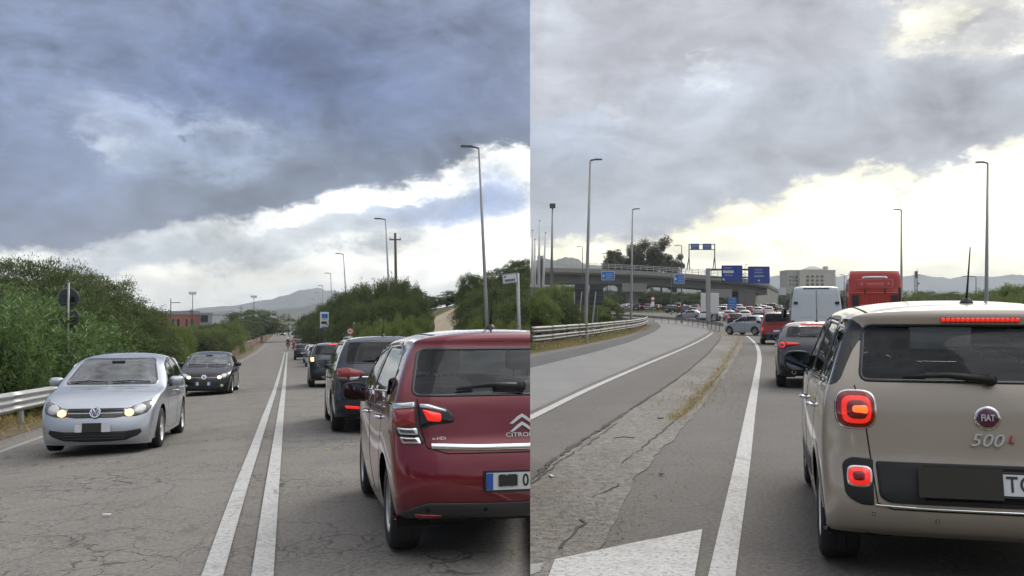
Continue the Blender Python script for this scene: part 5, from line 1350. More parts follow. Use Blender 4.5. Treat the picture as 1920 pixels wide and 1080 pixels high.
# gravelly verge under the guard rail, side road and its mouth
lband('verge', -7.2, -5.1, M_SOIL, .008, -30, 46); lband('verge', 4.85, 7.5, M_SOIL, .01, -30, 330)
sheet('side_road', [LP(u, v) for u, v in ((46, -5.05), (50, -9), (47, -22), (58, -24), (60, -12), (66, -6.5), (80, -5.05))], 'L', .012, M_ROADL)
lband('verge', -6.3, -5.1, M_SOIL, .01, 80, 400)
# dirt track up the hill on the right of the left road
trk = [at(905, 38, 'L'), at(862, 48, 'L'), at(832, 60, 'L'), at(826, 74, 'L'), at(838, 92, 'L'), at(850, 120, 'L')]
trk2 = []
for a, b in zip(trk[:-1], trk[1:]):
    for k in range(8): trk2.append(a.lerp(b, k / 8))
quadstrip('dirt_track', trk2, [3.4 + .6 * math.sin(i * .7) for i in range(len(trk2))], 'L', .40, M_TRACK, zf=gzl)
# --- right roads
RE = [(994, 1090), (2400, 1090), (2400, 640), (1900, 604), (1700, 600), (1560, 600)]
def farR(x, Y): return at(x, Y, 'R')
road_r = px('R', (900, 1200), (3300, 1200)) + [farR(2500, 14), farR(2000, 30), farR(1780, 60), farR(1640, 100), farR(1550, 150), farR(1500, 240), farR(1180, 240), farR(1120, 190), farR(1100, 150)] + px('R', (1180, 600), (1212, 612), (1180, 628), (1100, 645), (994, 664), (900, 690))
sheet('road', road_r, 'R', 0.0, M_ROADR, 1.0)
left_cw = px('R', (960, 790), (994, 772), (1100, 722), (1200, 680), (1280, 648), (1330, 622), (1325, 612), (1280, 603), (1225, 600), (1230, 606), (1238, 612), (1225, 622), (1180, 640), (1100, 662), (994, 690), (960, 702))
sheet('carriageway', left_cw, 'R', .004, M_ROADR2, 1.0)
dark_cw = px('R', (960, 700), (994, 690), (1100, 664), (1180, 642), (1228, 622), (1240, 612), (1232, 604), (1214, 606), (1216, 614), (1185, 630), (1100, 650), (994, 672), (960, 680))
sheet('carriageway', dark_cw, 'R', .008, M_ROADDK, 1.0)
med = px('R', (960, 940), (994, 905), (1060, 850), (1120, 812), (1180, 772), (1240, 733), (1290, 697), (1330, 662), (1352, 636), (1352, 622), (1372, 620), (1390, 632), (1392, 645), (1384, 665), (1362, 700), (1330, 742), (1296, 786), (1250, 836), (1200, 890), (1160, 960), (1120, 1040), (1100, 1120), (900, 1120))
def ragged_ring(pts, amp, seed, grow=0.0):
    r_ = random.Random(seed); out = []; n = len(pts); c = Vector((sum(p.x for p in pts) / n, sum(p.y for p in pts) / n, 0))
    for i in range(n):
        a, b = pts[i], pts[(i + 1) % n]; t = (b - a); k = max(1, int(t.length / .3)); q = Vector((-t.y, t.x, 0)).normalized()
        w = 0.0
        for j in range(k):
            w = .6 * w + r_.uniform(-amp, amp); out.append(a.lerp(b, j / k) + q * (w - grow))
    return out
sheet('dusty_shoulder', ragged_ring(med, .05, 8, .40), 'R', .004, M_DUST, .5)
sheet('median_strip', ragged_ring(med, .028, 9), 'R', .008, M_GRIT, .5)
def smooth_px(side, pts, k=8):
    C = catmull([(a, b, 0, 0, 0) for a, b in pts], 14); return [on_ground(c[0], c[1], side) for c in C]
quadstrip('road_line', smooth_px('R', [(960, 800), (994, 784), (1100, 732), (1200, 688), (1290, 650), (1325, 632), (1336, 624)]), .16, 'R', .010, M_LINE)
quadstrip('road_line', smooth_px('R', [(1352, 1090), (1372, 980), (1392, 870), (1408, 770), (1420, 700), (1424, 670), (1420, 650), (1408, 636), (1400, 630)]), .155, 'R', .010, M_LINE)
# painted island corner
isl = px('R', (1040, 1052), (1180, 1022), (1317, 995), (1310, 1040), (1298, 1110), (1020, 1110))
sheet('painted_island', isl, 'R', .012, worn_paint('road_paint_island', .50, .85), .4)
isl2 = px('R', (985, 1062), (1020, 1058), (1012, 1075), (985, 1085)); sheet('painted_island', isl2, 'R', .012, M_LINE2, .4)
# ragged cracks along the median
rng = random.Random(5)
def ragged(line, w0, jit):
    out = []; ws = []
    for a, b in zip(line[:-1], line[1:]):
        n = max(2, int((b - a).length / .12))
        for k in range(n):
            p = a.lerp(b, k / n); out.append(p + Vector((rng.uniform(-jit, jit), rng.uniform(-jit, jit), 0))); ws.append(max(.004, w0 * .6 * rng.uniform(.05, 1.9)))
    return out, ws
for pts, w0 in (([(960, 935), (994, 902), (1060, 848), (1120, 810), (1180, 770), (1240, 731), (1290, 696), (1330, 661), (1350, 636)], .085), ([(994, 912), (1050, 866), (1100, 836), (1160, 792)], .03), ([(1165, 870), (1200, 845), (1250, 802), (1290, 770), (1330, 726), (1360, 690)], .035), ([(1110, 935), (1150, 918), (1165, 905)], .02), ([(1050, 1030), (1080, 1000), (1095, 985), (1080, 970)], .03)):
    l, w = ragged(px('R', *pts), w0, .02); quadstrip('road_crack', l, w, 'R', .014, M_CRACK)

# ------------------------------------------------------------------ vegetation
def leafmat(name, c1, c2, trans=.25, rough=.55):
    m, g, b, nt = mat_nodes(name)
    gi = g.n('ShaderNodeNewGeometry'); co = g.n('ShaderNodeTexCoord').outputs['Object']
    f = g.m('ADD', g.m('MULTIPLY', gi.outputs['Random Per Island'], .55), g.m('MULTIPLY', g.noise(co, .9, 3, .6), .55))
    col = g.mix(g.ss(f, .2, .85), c1, c2); nt.links.new(col, b.inputs['Base Color']); b.inputs['Roughness'].default_value = rough
    tl_ = g.n('ShaderNodeBsdfTranslucent'); nt.links.new(col, tl_.inputs[0]); ms = g.n('ShaderNodeMixShader'); ms.inputs[0].default_value = trans
    nt.links.new(b.outputs[0], ms.inputs[1]); nt.links.new(tl_.outputs[0], ms.inputs[2]); nt.links.new(ms.outputs[0], nt.nodes['Material Output'].inputs[0])
    return m
M_OLEA = leafmat('oleander_leaf', (.045, .100, .026), (.17, .26, .075), .35)
M_MAST = leafmat('mastic_leaf', (.050, .078, .024), (.125, .155, .052), .3)
M_OLIVE = leafmat('olive_leaf', (.065, .095, .034), (.165, .20, .08), .3)
M_LIGHT = leafmat('light_shrub_leaf', (.090, .135, .030), (.21, .26, .075), .35)
M_GUM = leafmat('gum_leaf', (.045, .05, .024), (.11, .11, .05), .2)
M_DRY = leafmat('dry_grass', (.26, .20, .07), (.42, .34, .14), .3)
M_PINK = mat('oleander_flower', (.72, .28, .33), .7)
M_BARK = mat('bark', (.075, .06, .045), .9, var=.3, vscale=12)
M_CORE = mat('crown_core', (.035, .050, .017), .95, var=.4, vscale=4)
def leaves_mesh(name, P, D, U, L, Wd, m, parent, fold=.0):
    """P base points, D directions, U side vectors, L lengths, Wd widths: one pointed quad each"""
    n = len(P); S = np.cross(D, U); S /= np.linalg.norm(S, axis=1, keepdims=True) + 1e-9
    a = P; b = P + D * (L * .45)[:, None] + S * (Wd / 2)[:, None]; c = P + D * L[:, None]; d = P + D * (L * .45)[:, None] - S * (Wd / 2)[:, None]
    V = np.empty((n * 4, 3)); V[0::4] = a; V[1::4] = b; V[2::4] = c; V[3::4] = d
    me = bpy.data.meshes.new(name); me.vertices.add(n * 4); me.vertices.foreach_set('co', V.ravel().astype(np.float32))
    me.loops.add(n * 4); me.loops.foreach_set('vertex_index', np.arange(n * 4, dtype=np.int32))
    me.polygons.add(n); me.polygons.foreach_set('loop_start', np.arange(0, n * 4, 4, dtype=np.int32)); me.update(calc_edges=True); me.validate()
    me.materials.append(m); o = link(bpy.data.objects.new(name, me), parent); return o
def unit(v): return v / (np.linalg.norm(v, axis=1, keepdims=True) + 1e-9)
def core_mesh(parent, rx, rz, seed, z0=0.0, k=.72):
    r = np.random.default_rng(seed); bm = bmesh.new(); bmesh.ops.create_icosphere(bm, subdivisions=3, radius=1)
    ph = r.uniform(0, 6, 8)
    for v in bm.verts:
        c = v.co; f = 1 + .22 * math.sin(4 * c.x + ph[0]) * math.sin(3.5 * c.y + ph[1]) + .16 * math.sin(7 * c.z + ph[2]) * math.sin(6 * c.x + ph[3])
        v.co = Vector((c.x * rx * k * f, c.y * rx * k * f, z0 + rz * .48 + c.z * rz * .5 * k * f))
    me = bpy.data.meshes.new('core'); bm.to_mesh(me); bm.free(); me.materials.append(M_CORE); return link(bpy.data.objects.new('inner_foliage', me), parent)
def shrub(name, label, seed, R=2.2, H=4.0, nl=11000, clumps=90, leaf=(.07, .03), m=None, stem=.06, base=.0, core=.74, up=.35):
    r = np.random.default_rng(seed); root = thing(name, label, 'shrub')
    # clump centres on an uneven dome
    th = r.uniform(0, 2 * math.pi, clumps); cz = r.uniform(-.55, 1.0, clumps); rad = np.sqrt(np.maximum(0, 1 - np.clip(cz, -1, 1) ** 2)) ** .8
    wob = 1 + .22 * np.sin(3 * th + seed) + .15 * np.sin(5 * th + 2 * seed) + r.normal(0, .10, clumps)
    dep = r.uniform(.72, 1.0, clumps)
    C = np.c_[np.cos(th) * rad * R * wob * dep, np.sin(th) * rad * R * wob * dep, base + (H - base) * (.5 + .5 * cz * (1 + r.normal(0, .08, clumps))) * .94]
    cr = r.uniform(.20, .46, clumps) * R * .62
    k = r.integers(0, clumps, nl); d = unit(r.normal(size=(nl, 3))); d[:, 2] = np.abs(d[:, 2]) * .8 + d[:, 2] * .2
    P = C[k] + d * (cr[k] * r.uniform(.25, 1.05, nl) ** .6)[:, None]
    out = unit(P - np.array([0, 0, H * .4])); D = unit(out * .7 + d * .6 + r.normal(0, .55, (nl, 3)) + np.array([0, 0, up])); U = unit(r.normal(size=(nl, 3)))
    P[:, 2] = np.maximum(P[:, 2], .05)
    leaves_mesh('crown', P, D, U, leaf[0] * r.uniform(.7, 1.4, nl), leaf[1] * r.uniform(.7, 1.3, nl), m, root)
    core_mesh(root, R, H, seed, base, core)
    b = MB()
    for q in range(5):
        a = r.uniform(0, 6.28); e = Vector((math.cos(a) * R * .45, math.sin(a) * R * .45, H * .6)); b.tube([(0, 0, -.2), e * .35 + Vector((r.normal(0, .1), r.normal(0, .1), 0)), e], [stem, stem * .8, stem * .3], 6)
    b.build('trunk', M_BARK, root, smooth=True)
    return root
def oleander(name, label, seed, R=1.9, H=3.2, shoots=340, per=52, flowers=10, m=None):
    r = np.random.default_rng(seed); root = thing(name, label, 'shrub'); Ps = []; Ds = []; Ls = []; b = MB(); fl = MB()
    for i in range(shoots):
        a = r.uniform(0, 6.283); rr_ = R * math.sqrt(r.uniform(0, 1)); top = np.array([math.cos(a) * rr_, math.sin(a) * rr_, H * (r.uniform(.30, 1.0) if rr_ > R * .7 else r.uniform(.7, 1.05)) * (1 - .25 * (rr_ / R) ** 2)])
        bot = np.array([math.cos(a) * rr_ * .45, math.sin(a) * rr_ * .45, 0]); ln = top - bot
        t = r.uniform(max(0, 1 - 1.5 / np.linalg.norm(ln)), 1.0, per); P = bot + ln * t[:, None] + r.normal(0, .03, (per, 3)); ax = ln / np.linalg.norm(ln)
        d = unit(r.normal(size=(per, 3))); d -= (d @ ax)[:, None] * ax; d = unit(d); D = unit(d * .75 + ax * r.uniform(.2, 1.1, per)[:, None] - np.array([0, 0, .12]))
        Ps.append(P); Ds.append(D); Ls.append(np.full(per, 1.0))
        if i < 40: b.tube([tuple(bot - np.array([0, 0, .1])), tuple((bot + top) / 2 + r.normal(0, .05, 3)), tuple(top)], [.016, .012, .005], 5)
        if i < flowers:
            for q in range(9):
                c = top + r.normal(0, .07, 3); fl.disc(tuple(c), .028, 'xyz'[q % 3], 6, .006)
    P = np.concatenate(Ps); D = np.concatenate(Ds); n = len(P); U = unit(r.normal(size=(n, 3)))
    leaves_mesh('crown', P, D, U, r.uniform(.16, .29, n), r.uniform(.028, .046, n), m or M_OLEA, root)
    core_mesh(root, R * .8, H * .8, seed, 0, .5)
    b.build('stems', M_BARK, root)
    if flowers: tag(fl.build('blossom', M_PINK, root), kind='stuff')
    return root
def tree(name, label, seed, H=9., R=3.2, trunk_h=3.2, nl=9000, leaf=(.22, .08), m=None, nb=11, tr=.2, cat='tree'):
    r = np.random.default_rng(seed); root = thing(name, label, cat); b = MB(); cl = []
    b.tube([(0, 0, -.3), (r.normal(0, .1), r.normal(0, .1), trunk_h * .6), (r.normal(0, .2), r.normal(0, .2), trunk_h), (r.normal(0, .3), r.normal(0, .3), H * .75)], [tr, tr * .8, tr * .65, tr * .2], 8)
    for i in range(nb):
        a = 6.283 * i / nb + r.normal(0, .3); z0 = trunk_h * r.uniform(.75, 1.6); e = np.array([math.cos(a) * R * r.uniform(.5, 1.0), math.sin(a) * R * r.uniform(.5, 1.0), r.uniform(trunk_h + .1 * H, H * .95)])
        mid = np.array([e[0] * .45, e[1] * .45, (z0 + e[2]) / 2 + .2]); b.tube([(0, 0, min(z0, H * .7)), tuple(mid), tuple(e)], [tr * .45, tr * .3, tr * .08], 6)
        for q in range(7): cl.append(np.r_[e * r.uniform(.72, 1.05) + r.normal(0, R * .22, 3), R * r.uniform(.12, .30)])
    b.build('trunk', M_BARK, root, smooth=True); cl = np.array(cl); k = r.integers(0, len(cl), nl); d = unit(r.normal(size=(nl, 3)))
    P = cl[k, :3] + d * (cl[k, 3] * r.uniform(0, 1, nl) ** .5)[:, None]; D = unit(d + r.normal(0, .5, (nl, 3)) - np.array([0, 0, .3])); U = unit(r.normal(size=(nl, 3)))
    leaves_mesh('crown', P, D, U, leaf[0] * r.uniform(.7, 1.3, nl), leaf[1] * r.uniform(.7, 1.3, nl), m, root); return root
def plant(proto, used, p, s, rot, label=None, group=None, sz=None):
    o = copy_tree(proto) if used.get(proto.name) else proto; used[proto.name] = 1
    o.location = p; o.scale = (s, s, sz if sz else s); o.rotation_euler = (0, 0, rot)
    if label: o['label'] = label
    if group: o['group'] = group
    return o
# ------------------------------------------------------------------ roadside furniture
M_CONC = mat('concrete', (.25, .245, .23), .88, var=.16, vscale=.8, bump=.3, bscale=6)
M_CONCD = mat('concrete_dark', (.12, .118, .112), .9, var=.2, vscale=.5)
M_POLE = mat('pole_grey', (.30, .31, .32), .5, .5, var=.15, vscale=2)
M_POLED = mat('pole_dark', (.09, .095, .10), .5, .4)
M_SIGNBK = mat('sign_back', (.055, .060, .072), .6, .2, var=.15, vscale=2)
M_SBLUE = mat('sign_blue', (.012, .045, .26), .4, var=.08, vscale=2)
M_SBLUEL = mat('sign_blue_light', (.03, .16, .50), .4)
M_SWHITE = mat('sign_white', (.68, .70, .72), .45)
M_SRED = mat('sign_red', (.50, .02, .02), .45)
M_WOOD = mat('pole_wood', (.10, .075, .055), .9, var=.3, vscale=4)
M_STEELD = mat('weathered_steel', (.27, .265, .25), .6, .5, var=.2, vscale=4)
def guardrail(name, label, pts, z_top=.75, waves=2, spacing=2.0, rails=1, group=None, hh=.31, face=1, m=None):
    """pts: ground points; W-beam panels of about 4 m lapped on posts"""
    root = thing(name, label, 'guardrail', tuple(pts[0])); o0 = Vector(pts[0])
    L = [Vector(p) for p in pts]; acc = [0]
    for a, b in zip(L[:-1], L[1:]): acc.append(acc[-1] + (b - a).length)
    def at_s(s_):
        for i in range(len(L) - 1):
            if s_ <= acc[i + 1] or i == len(L) - 2: return L[i].lerp(L[i + 1], (s_ - acc[i]) / max(1e-6, acc[i + 1] - acc[i]))
    k = waves; pr = []
    for i in range(8 * k + 1):
        t = i / (8 * k); pr.append((.042 * math.cos(t * k * 2 * math.pi) * -1, (t - .5) * hh))
    tot = acc[-1]; step = 4.0; s0 = 0.0; q = 0
    while s0 < tot - .2:
        s1 = min(tot, s0 + step + .12)
        for rl in range(rails):
            V = []; nseg = 4; zc = z_top - hh / 2 - rl * .42
            for j in range(nseg + 1):
                p = at_s(s0 + (s1 - s0) * j / nseg); a = at_s(max(0, s0 + (s1 - s0) * j / nseg - .3)); b = at_s(min(tot, s0 + (s1 - s0) * j / nseg + .3)); t = (b - a).normalized(); nrm = Vector((t.y, -t.x, 0)) * face
                for (dx, dz) in pr: V.append(p - o0 + nrm * (dx + .09 + (.004 if q % 2 else 0)) + Vector((0, 0, zc + dz)))
            n = len(pr); F = [(j * n + i, j * n + i + 1, (j + 1) * n + i + 1, (j + 1) * n + i) for j in range(nseg) for i in range(n - 1)]
            o = mk('rail', V, F, m or M_STEEL, root, True); sm = o.modifiers.new('solid', 'SOLIDIFY'); sm.thickness = .006
        s0 += step; q += 1
    s_ = .3
    while s_ < tot:
        p = at_s(s_) - o0; b = MB(); b.box(p + Vector((0, 0, z_top / 2 - .12)), (.06, .10, z_top + .16)); b.box(p + Vector((0, 0, z_top - hh / 2)), (.10, .08, .18)); b.build('post', m or M_STEEL, root); s_ += spacing
    if group: root['group'] = group
    return root
def street_lamp(label, base, top, arm=(-1.2, 0, 0), r=.09, m=None, name='street_lamp', group=None):
    base = Vector(base); top = Vector(top); t = thing(name, label, 'street lamp', tuple(base), group=group); d = top - base
    b = MB(); b.tube([(0, 0, -.2), tuple(d * .12), tuple(d * .5), tuple(d)], [r, r * .95, r * .75, r * .45], 10); b.build('pole', m or M_POLE, t, smooth=True)
    b = MB(); b.lathe([(r * 1.5, 0), (r * 1.5, .35), (r * 1.05, .4)], 'z', 12); b.build('pole_base', M_CONC, t)
    a = Vector(arm); e = d + a * .55; b = MB(); b.tube([tuple(d), tuple(d + a * .3 + Vector((0, 0, .05))), tuple(e + Vector((0, 0, .06)))], [r * .42, r * .4, r * .35], 8); b.build('arm', M_POLED, t, smooth=True)
    ang = math.atan2(a.y, a.x); R_ = Matrix.Rotation(ang, 3, 'Z'); b = MB(); b.box(d + a * .7 + Vector((0, 0, .07)), (a.length * .65, .26, .08), R_, .03); b.build('lamp_head', M_POLED, t)
    b = MB(); b.box(d + a * .72 + Vector((0, 0, .026)), (a.length * .45, .18, .012), R_); b.build('lamp_lens', M_CLEAR, t)
    return t
def post_sign(name, label, base, H, parts, cat='sign', m=None, r=.03, lean=0.0):
    t = thing(name, label, cat, tuple(base)); b = MB(); tp = Vector((math.sin(lean) * H, 0, H)); b.tube([(0, 0, -.2), tuple(tp)], r, 8); b.build('post', m or M_POLE, t, smooth=True)
    parts(t, tp); return t
def face_frame(c, yaw=0.0):
    """text frame: x right, y up, z towards -Y (to the viewer), turned by yaw"""
    M = Matrix.Rotation(yaw, 4, 'Z') @ Matrix.Rotation(math.radians(90), 4, 'X'); M.translation = Vector(c); return M
def glyph_bars(parent, c, w, h, n, m, yaw=0.0, seed=0):
    """a line of lettering too far off to read: small upright strokes"""
    rg = random.Random(seed); b = MB(); R_ = Matrix.Rotation(yaw, 3, 'Z')
    for i in range(n):
        x = (i + .5) / n * w - w / 2; hh = h * rg.uniform(.8, 1.0); b.box(Vector(c) + R_ @ Vector((x - w / n * .22, 0, 0)), (w / n * .2, .012, hh), R_)
        b.box(Vector(c) + R_ @ Vector((x + w / n * .06, 0, rg.choice((-.38, 0, .38)) * h)), (w / n * .45, .012, h * .2), R_)
    o = b.build('lettering', m, parent); o['kind'] = 'stuff'; return o
def panel(parent, name, c, w, h, m, yaw=0.0, th=.04, frame=None):
    R_ = Matrix.Rotation(yaw, 3, 'Z'); b = MB(); b.box(c, (w, th, h), R_); o = b.build(name, m, parent)
    if frame:
        for (dx, dz, ww, hh) in ((0, h / 2, w, .05), (0, -h / 2, w, .05), (-w / 2, 0, .05, h), (w / 2, 0, .05, h)):
            q = MB(); q.box(Vector(c) + R_ @ Vector((dx, -th * .6, dz)), (ww, .01, hh), R_); q.build('border', frame, o)
    return o
# ------------------------------------------------------------------ the traffic, placed by where the tyres touch the road
def wheel_place(root, pxy, side, x_local, heading, wb, rear=True, pitch_side=None):
    """the tyre whose outer face is at x_local touches the road under photo pixel pxy"""
    c = on_ground(pxy[0], pxy[1], side); f = Vector((math.sin(heading), math.cos(heading), 0)); rt = Vector((f.y, -f.x, 0))
    o = c - rt * x_local - (Vector((0, 0, 0)) if rear else f * wb)
    place(root, o, heading, side, wb); return o
MARK = {}
car_c = citroen(); MARK['citroen'] = wheel_place(car_c, (727, 1031), 'L', -.825, LH, 2.466)
car_f = fiat(); MARK['fiat'] = wheel_place(car_f, (1537, 1044), 'R', -.865, RH, 2.612)
car_k = carens(); MARK['carens'] = wheel_place(car_k, (621, 809), 'L', -.885, LH, 2.75)
car_d = duster(); MARK['duster'] = wheel_place(car_d, (579, 726), 'L', -.885, LH, 2.67)
car_g = giulietta(); MARK['giulietta'] = wheel_place(car_g, (1456, 725), 'R', -.885, RH, 2.634)
P_SIL = paint('silver_car_paint', (.50, .54, .60), .65, .34, .05); P_BLK = paint('black_car_paint', (.004, .0045, .006), .1, .25, .015)
car_s = golf('silver hatchback with round badge, warm headlights lit, approaching past the guard rail', P_SIL, 'warm', (-.155, .125, -.055, .075)); car_s.name = 'silver_hatchback'
hS = LH + math.pi + math.radians(1.0)
MARK['silver'] = wheel_place(car_s, (303, 837), 'L', -.80, hS, 2.578, rear=False); car_s.scale = (.92, 1, .985)
car_b = golf('black hatchback with white headlights lit following the silver hatchback', P_BLK, 'cool', (-.14, .14, -.06, .06), True); car_b.name = 'black_hatchback'
MARK['black'] = wheel_place(car_b, (436, 737), 'L', -.875, LH + math.pi + math.radians(1.5), 2.578, rear=False)
driver(car_s, 'person', 'person in a pale shirt driving the silver hatchback', mat('pale_shirt', (.5, .52, .55), .8)); driver(car_b, 'person', 'person in a dark shirt driving the black hatchback', mat('dark_shirt', (.08, .09, .12), .8))
van = panel_van('panel_van', 'pale grey panel van with closed twin back doors ahead of the graphite hatchback', paint('van_pale_paint', (.50, .54, .58), .0, .42, .05))
p = at(1531, 39.7, 'R'); place(van, p + Vector((math.sin(RH), math.cos(RH), 0)) * 1.0, RH, 'R', 4.0)
truck = tractor(); p = at(1641, 47.0, 'R'); place(truck, p, RH, 'R', 3.0)
fio = fiorino(); p = at(1457, 53.0, 'R'); place(fio, p, RH - .03, 'R', 2.5)
punto = simple_car('silver_small_car', 'pale silver small car turned across the lane at the end of the median', paint('pale_silver_paint', (.42, .48, .55), .5, .35, .05), kind='small', lod=1, lit=False, dark=True)
place(punto, at(1428, 73.0, 'R'), math.radians(-38), 'R', 2.35)
# more of the queue on the left road
PW = paint('white_car_paint', (.62, .63, .65), .0, .35, .06); PR = paint('red_car_paint', (.24, .016, .014), .2, .35, .06); PG = paint('grey_car_paint', (.16, .165, .175), .5, .35, .06); PD = paint('charcoal_car_paint', (.020, .022, .027), .4, .32, .07)
PBL = paint('blue_car_paint', (.03, .06, .16), .4, .33, .06); PS2 = paint('silver_grey_paint', (.36, .38, .40), .6, .35, .06)
def qcar(name, label, P, kind, pxy, lod=1, lit=True, group='cars queuing up the left road', dv=0.0):
    c = simple_car(name, label, P, group, kind, lod, lit); wheel_place(c, pxy, 'L', -.86, LH, 2.5); return c
qcar('white_car', 'white hatchback with dark red lamps just ahead of the dark slate off-roader', PW, 'hatch', (573, 688), 1, False)
qcar('white_car', 'second white hatchback ahead of the dark slate off-roader', PW, 'small', (568, 681), 1, False)
qcar('dark_car', 'charcoal hatchback ahead of the two white hatchbacks in the queue', PD, 'hatch', (551, 675), 1, False)
qcar('red_car', 'red hatchback beside the motor scooter in the far queue', PR, 'hatch', (549, 652), 2)
qcar('dark_car', 'charcoal car with a row of others ahead of it past the scooter', PD, 'sedan', (553, 657), 2)
qcar('grey_car', 'grey off-roader in the far queue behind the white van', PG, 'suv', (548, 646), 2)
vv = panel_van('panel_van', 'small white van far up the left road with a pale roof', PW, 2.3, lod=1); wheel_place(vv, (543, 641.5), 'L', -.99, LH, 4.0)
qcar('grey_car', 'silver grey hatchback farthest but one up the left road', PS2, 'hatch', (548, 628), 2); qcar('dark_car', 'charcoal hatchback farthest up the left road', PD, 'hatch', (556, 623.5), 2)
onc = simple_car('oncoming_car', 'dark car coming down the empty lane far up the left road', PD, None, 'hatch', 2, False, front_lit=True); wheel_place(onc, (535, 629), 'L', -.86, LH + math.pi, 2.5, rear=False)
sct = scooter(); pr_ = on_ground(540, 655, 'L'); place(sct, pr_, LH, 'L', 1.35); rid = rider(); place(rid, pr_, LH, 'L', 1.35)
# the jam under the overpass
COLS = {'white': PW, 'charcoal': PD, 'grey': PG, 'silver': PS2, 'blue': PBL, 'red': PR}
PROTO = {}
def far_car(x, hpx, colr, kind, hd, lit=True):
    key = (colr, kind, lit); H = dict(hatch=1.48, small=1.49, suv=1.66, mpv=1.82, sedan=1.45)[kind]; Z = FPX * H / hpx
    word = dict(hatch='hatchback', small='small car', suv='off-roader', mpv='people carrier', sedan='saloon')[kind]
    lab = f'{colr} {word} standing in the jam near the overpass' + (' with brake lamps lit' if lit else ' with lamps off')
    if key in PROTO: c = copy_tree(PROTO[key])
    else: c = PROTO[key] = simple_car(f'{colr}_{kind}_car'.replace('small_car', 'small_car').replace('mpv', 'people_carrier'), lab, COLS[colr], 'cars jammed near the overpass', kind, 2, lit)
    place(c, at(x, Z, 'R'), hd, 'R', 2.5)
R_ = math.radians
for a in [(1148, 13.5, 'charcoal', 'suv', R_(60), False), (1161, 14, 'grey', 'hatch', R_(50), False), (1173, 15, 'white', 'suv', R_(55), False), (1195, 15, 'charcoal', 'suv', R_(30), True), (1215, 15, 'grey', 'suv', R_(22), True),
          (1248, 13.5, 'charcoal', 'sedan', R_(75), False), (1270, 17, 'grey', 'mpv', R_(20), True), (1262, 13, 'red', 'hatch', R_(40), False), (1288, 15.5, 'blue', 'hatch', R_(24), True), (1299, 17, 'charcoal', 'hatch', R_(20), True),
          (1291, 11, 'white', 'hatch', R_(30), False), (1306, 12, 'white', 'suv', R_(20), False), (1311, 18.5, 'silver', 'sedan', R_(-60), False), (1337, 21, 'white', 'suv', R_(30), True), (1353, 22, 'white', 'mpv', R_(14), True), (1345, 13, 'charcoal', 'suv', R_(40), False),
          (1362, 17, 'charcoal', 'hatch', R_(15), True), (1379, 25, 'charcoal', 'hatch', R_(10), True), (1385, 14, 'white', 'hatch', R_(12), True), (1397, 20, 'white', 'hatch', R_(14), True), (1410, 14, 'white', 'suv', R_(15), True), (1421, 17, 'silver', 'hatch', R_(14), True),
          (1436, 14, 'charcoal', 'suv', R_(14), True), (1425, 12, 'silver', 'hatch', R_(14), False), (1452, 11, 'grey', 'hatch', R_(14), False), (1462, 9.5, 'white', 'hatch', R_(14), False), (1441, 17, 'white', 'small', R_(14), True), (1328, 14, 'grey', 'sedan', R_(35), True), (1374, 11, 'silver', 'suv', R_(20), False),
          (1181, 13, 'grey', 'suv', R_(40), False), (1205, 13, 'charcoal', 'hatch', R_(40), False), (1230, 14, 'charcoal', 'hatch', R_(35), True), (1256, 15, 'charcoal', 'hatch', R_(60), False), (1279, 13, 'white', 'hatch', R_(35), False), (1303, 14.5, 'charcoal', 'hatch', R_(25), True), (1320, 16, 'white', 'hatch', R_(25), True), (1323, 20, 'white', 'hatch', R_(40), False), (1345, 17, 'red', 'hatch', R_(18), True), (1356, 14, 'grey', 'hatch', R_(18), True), (1368, 20, 'silver', 'hatch', R_(12), True), (1390, 17, 'grey', 'hatch', R_(14), True), (1404, 16.5, 'red', 'hatch', R_(14), True), (1415, 12.5, 'grey', 'hatch', R_(14), True), (1431, 15.5, 'white', 'hatch', R_(14), True), (1446, 12.5, 'silver', 'hatch', R_(14), False), (1448, 15, 'charcoal', 'suv', R_(14), True), (1330, 12, 'blue', 'hatch', R_(30), False), (1360, 12, 'white', 'hatch', R_(22), False)]:
    far_car(*a)
bt = box_truck(); place(bt, at(1331, 138, 'R'), R_(12), 'R', 4.6)

# the wine red car stands across the line where the two places meet: only its near side is in this one
def cut_tree(root, side, upd=True):
    if upd: bpy.context.view_layer.update()
    todo = [root]; allo = []
    while todo:
        o = todo.pop(); allo.append(o); todo += list(o.children)
    no = Vector((math.cos(SEAM), -math.sin(SEAM), 0)) * (1 if side == 'L' else -1); dead = []
    for o in allo:
        if o.type != 'MESH': continue
        mw = o.matrix_world; A_ = np.empty(len(o.data.vertices) * 3, np.float32); o.data.vertices.foreach_get('co', A_); nw = np.array(mw.to_3x3().transposed() @ no); ds = A_.reshape(-1, 3) @ nw + no.dot(mw.translation)
        if min(ds) >= -1e-4: dead.append(o)
        elif max(ds) > 0:
            if o.data.users > 1: o.data = o.data.copy()
            bm = bmesh.new(); bm.from_mesh(o.data); inv = mw.inverted()
            co = inv @ Vector((0, 0, 0)); nl = (mw.to_3x3().transposed() @ no).normalized()
            bmesh.ops.bisect_plane(bm, geom=bm.verts[:] + bm.edges[:] + bm.faces[:], plane_co=co, plane_no=nl, clear_outer=True); bm.to_mesh(o.data); bm.free()
    for o in dead: bpy.data.objects.remove(o)
    for o in allo:
        try:
            if o.type == 'EMPTY' and o is not root and not o.children: bpy.data.objects.remove(o)
        except ReferenceError: pass
cut_tree(car_c, 'L')

# ------------------------------------------------------------------ left place: furniture
guardrail('guardrail', 'galvanised guard rail in front of the oleanders', [LP(u, -5.6 - .012 * max(0, u - 20)) for u in np.arange(6, 31, 1.0)], .78, 3, 3.4, 1, hh=.42)
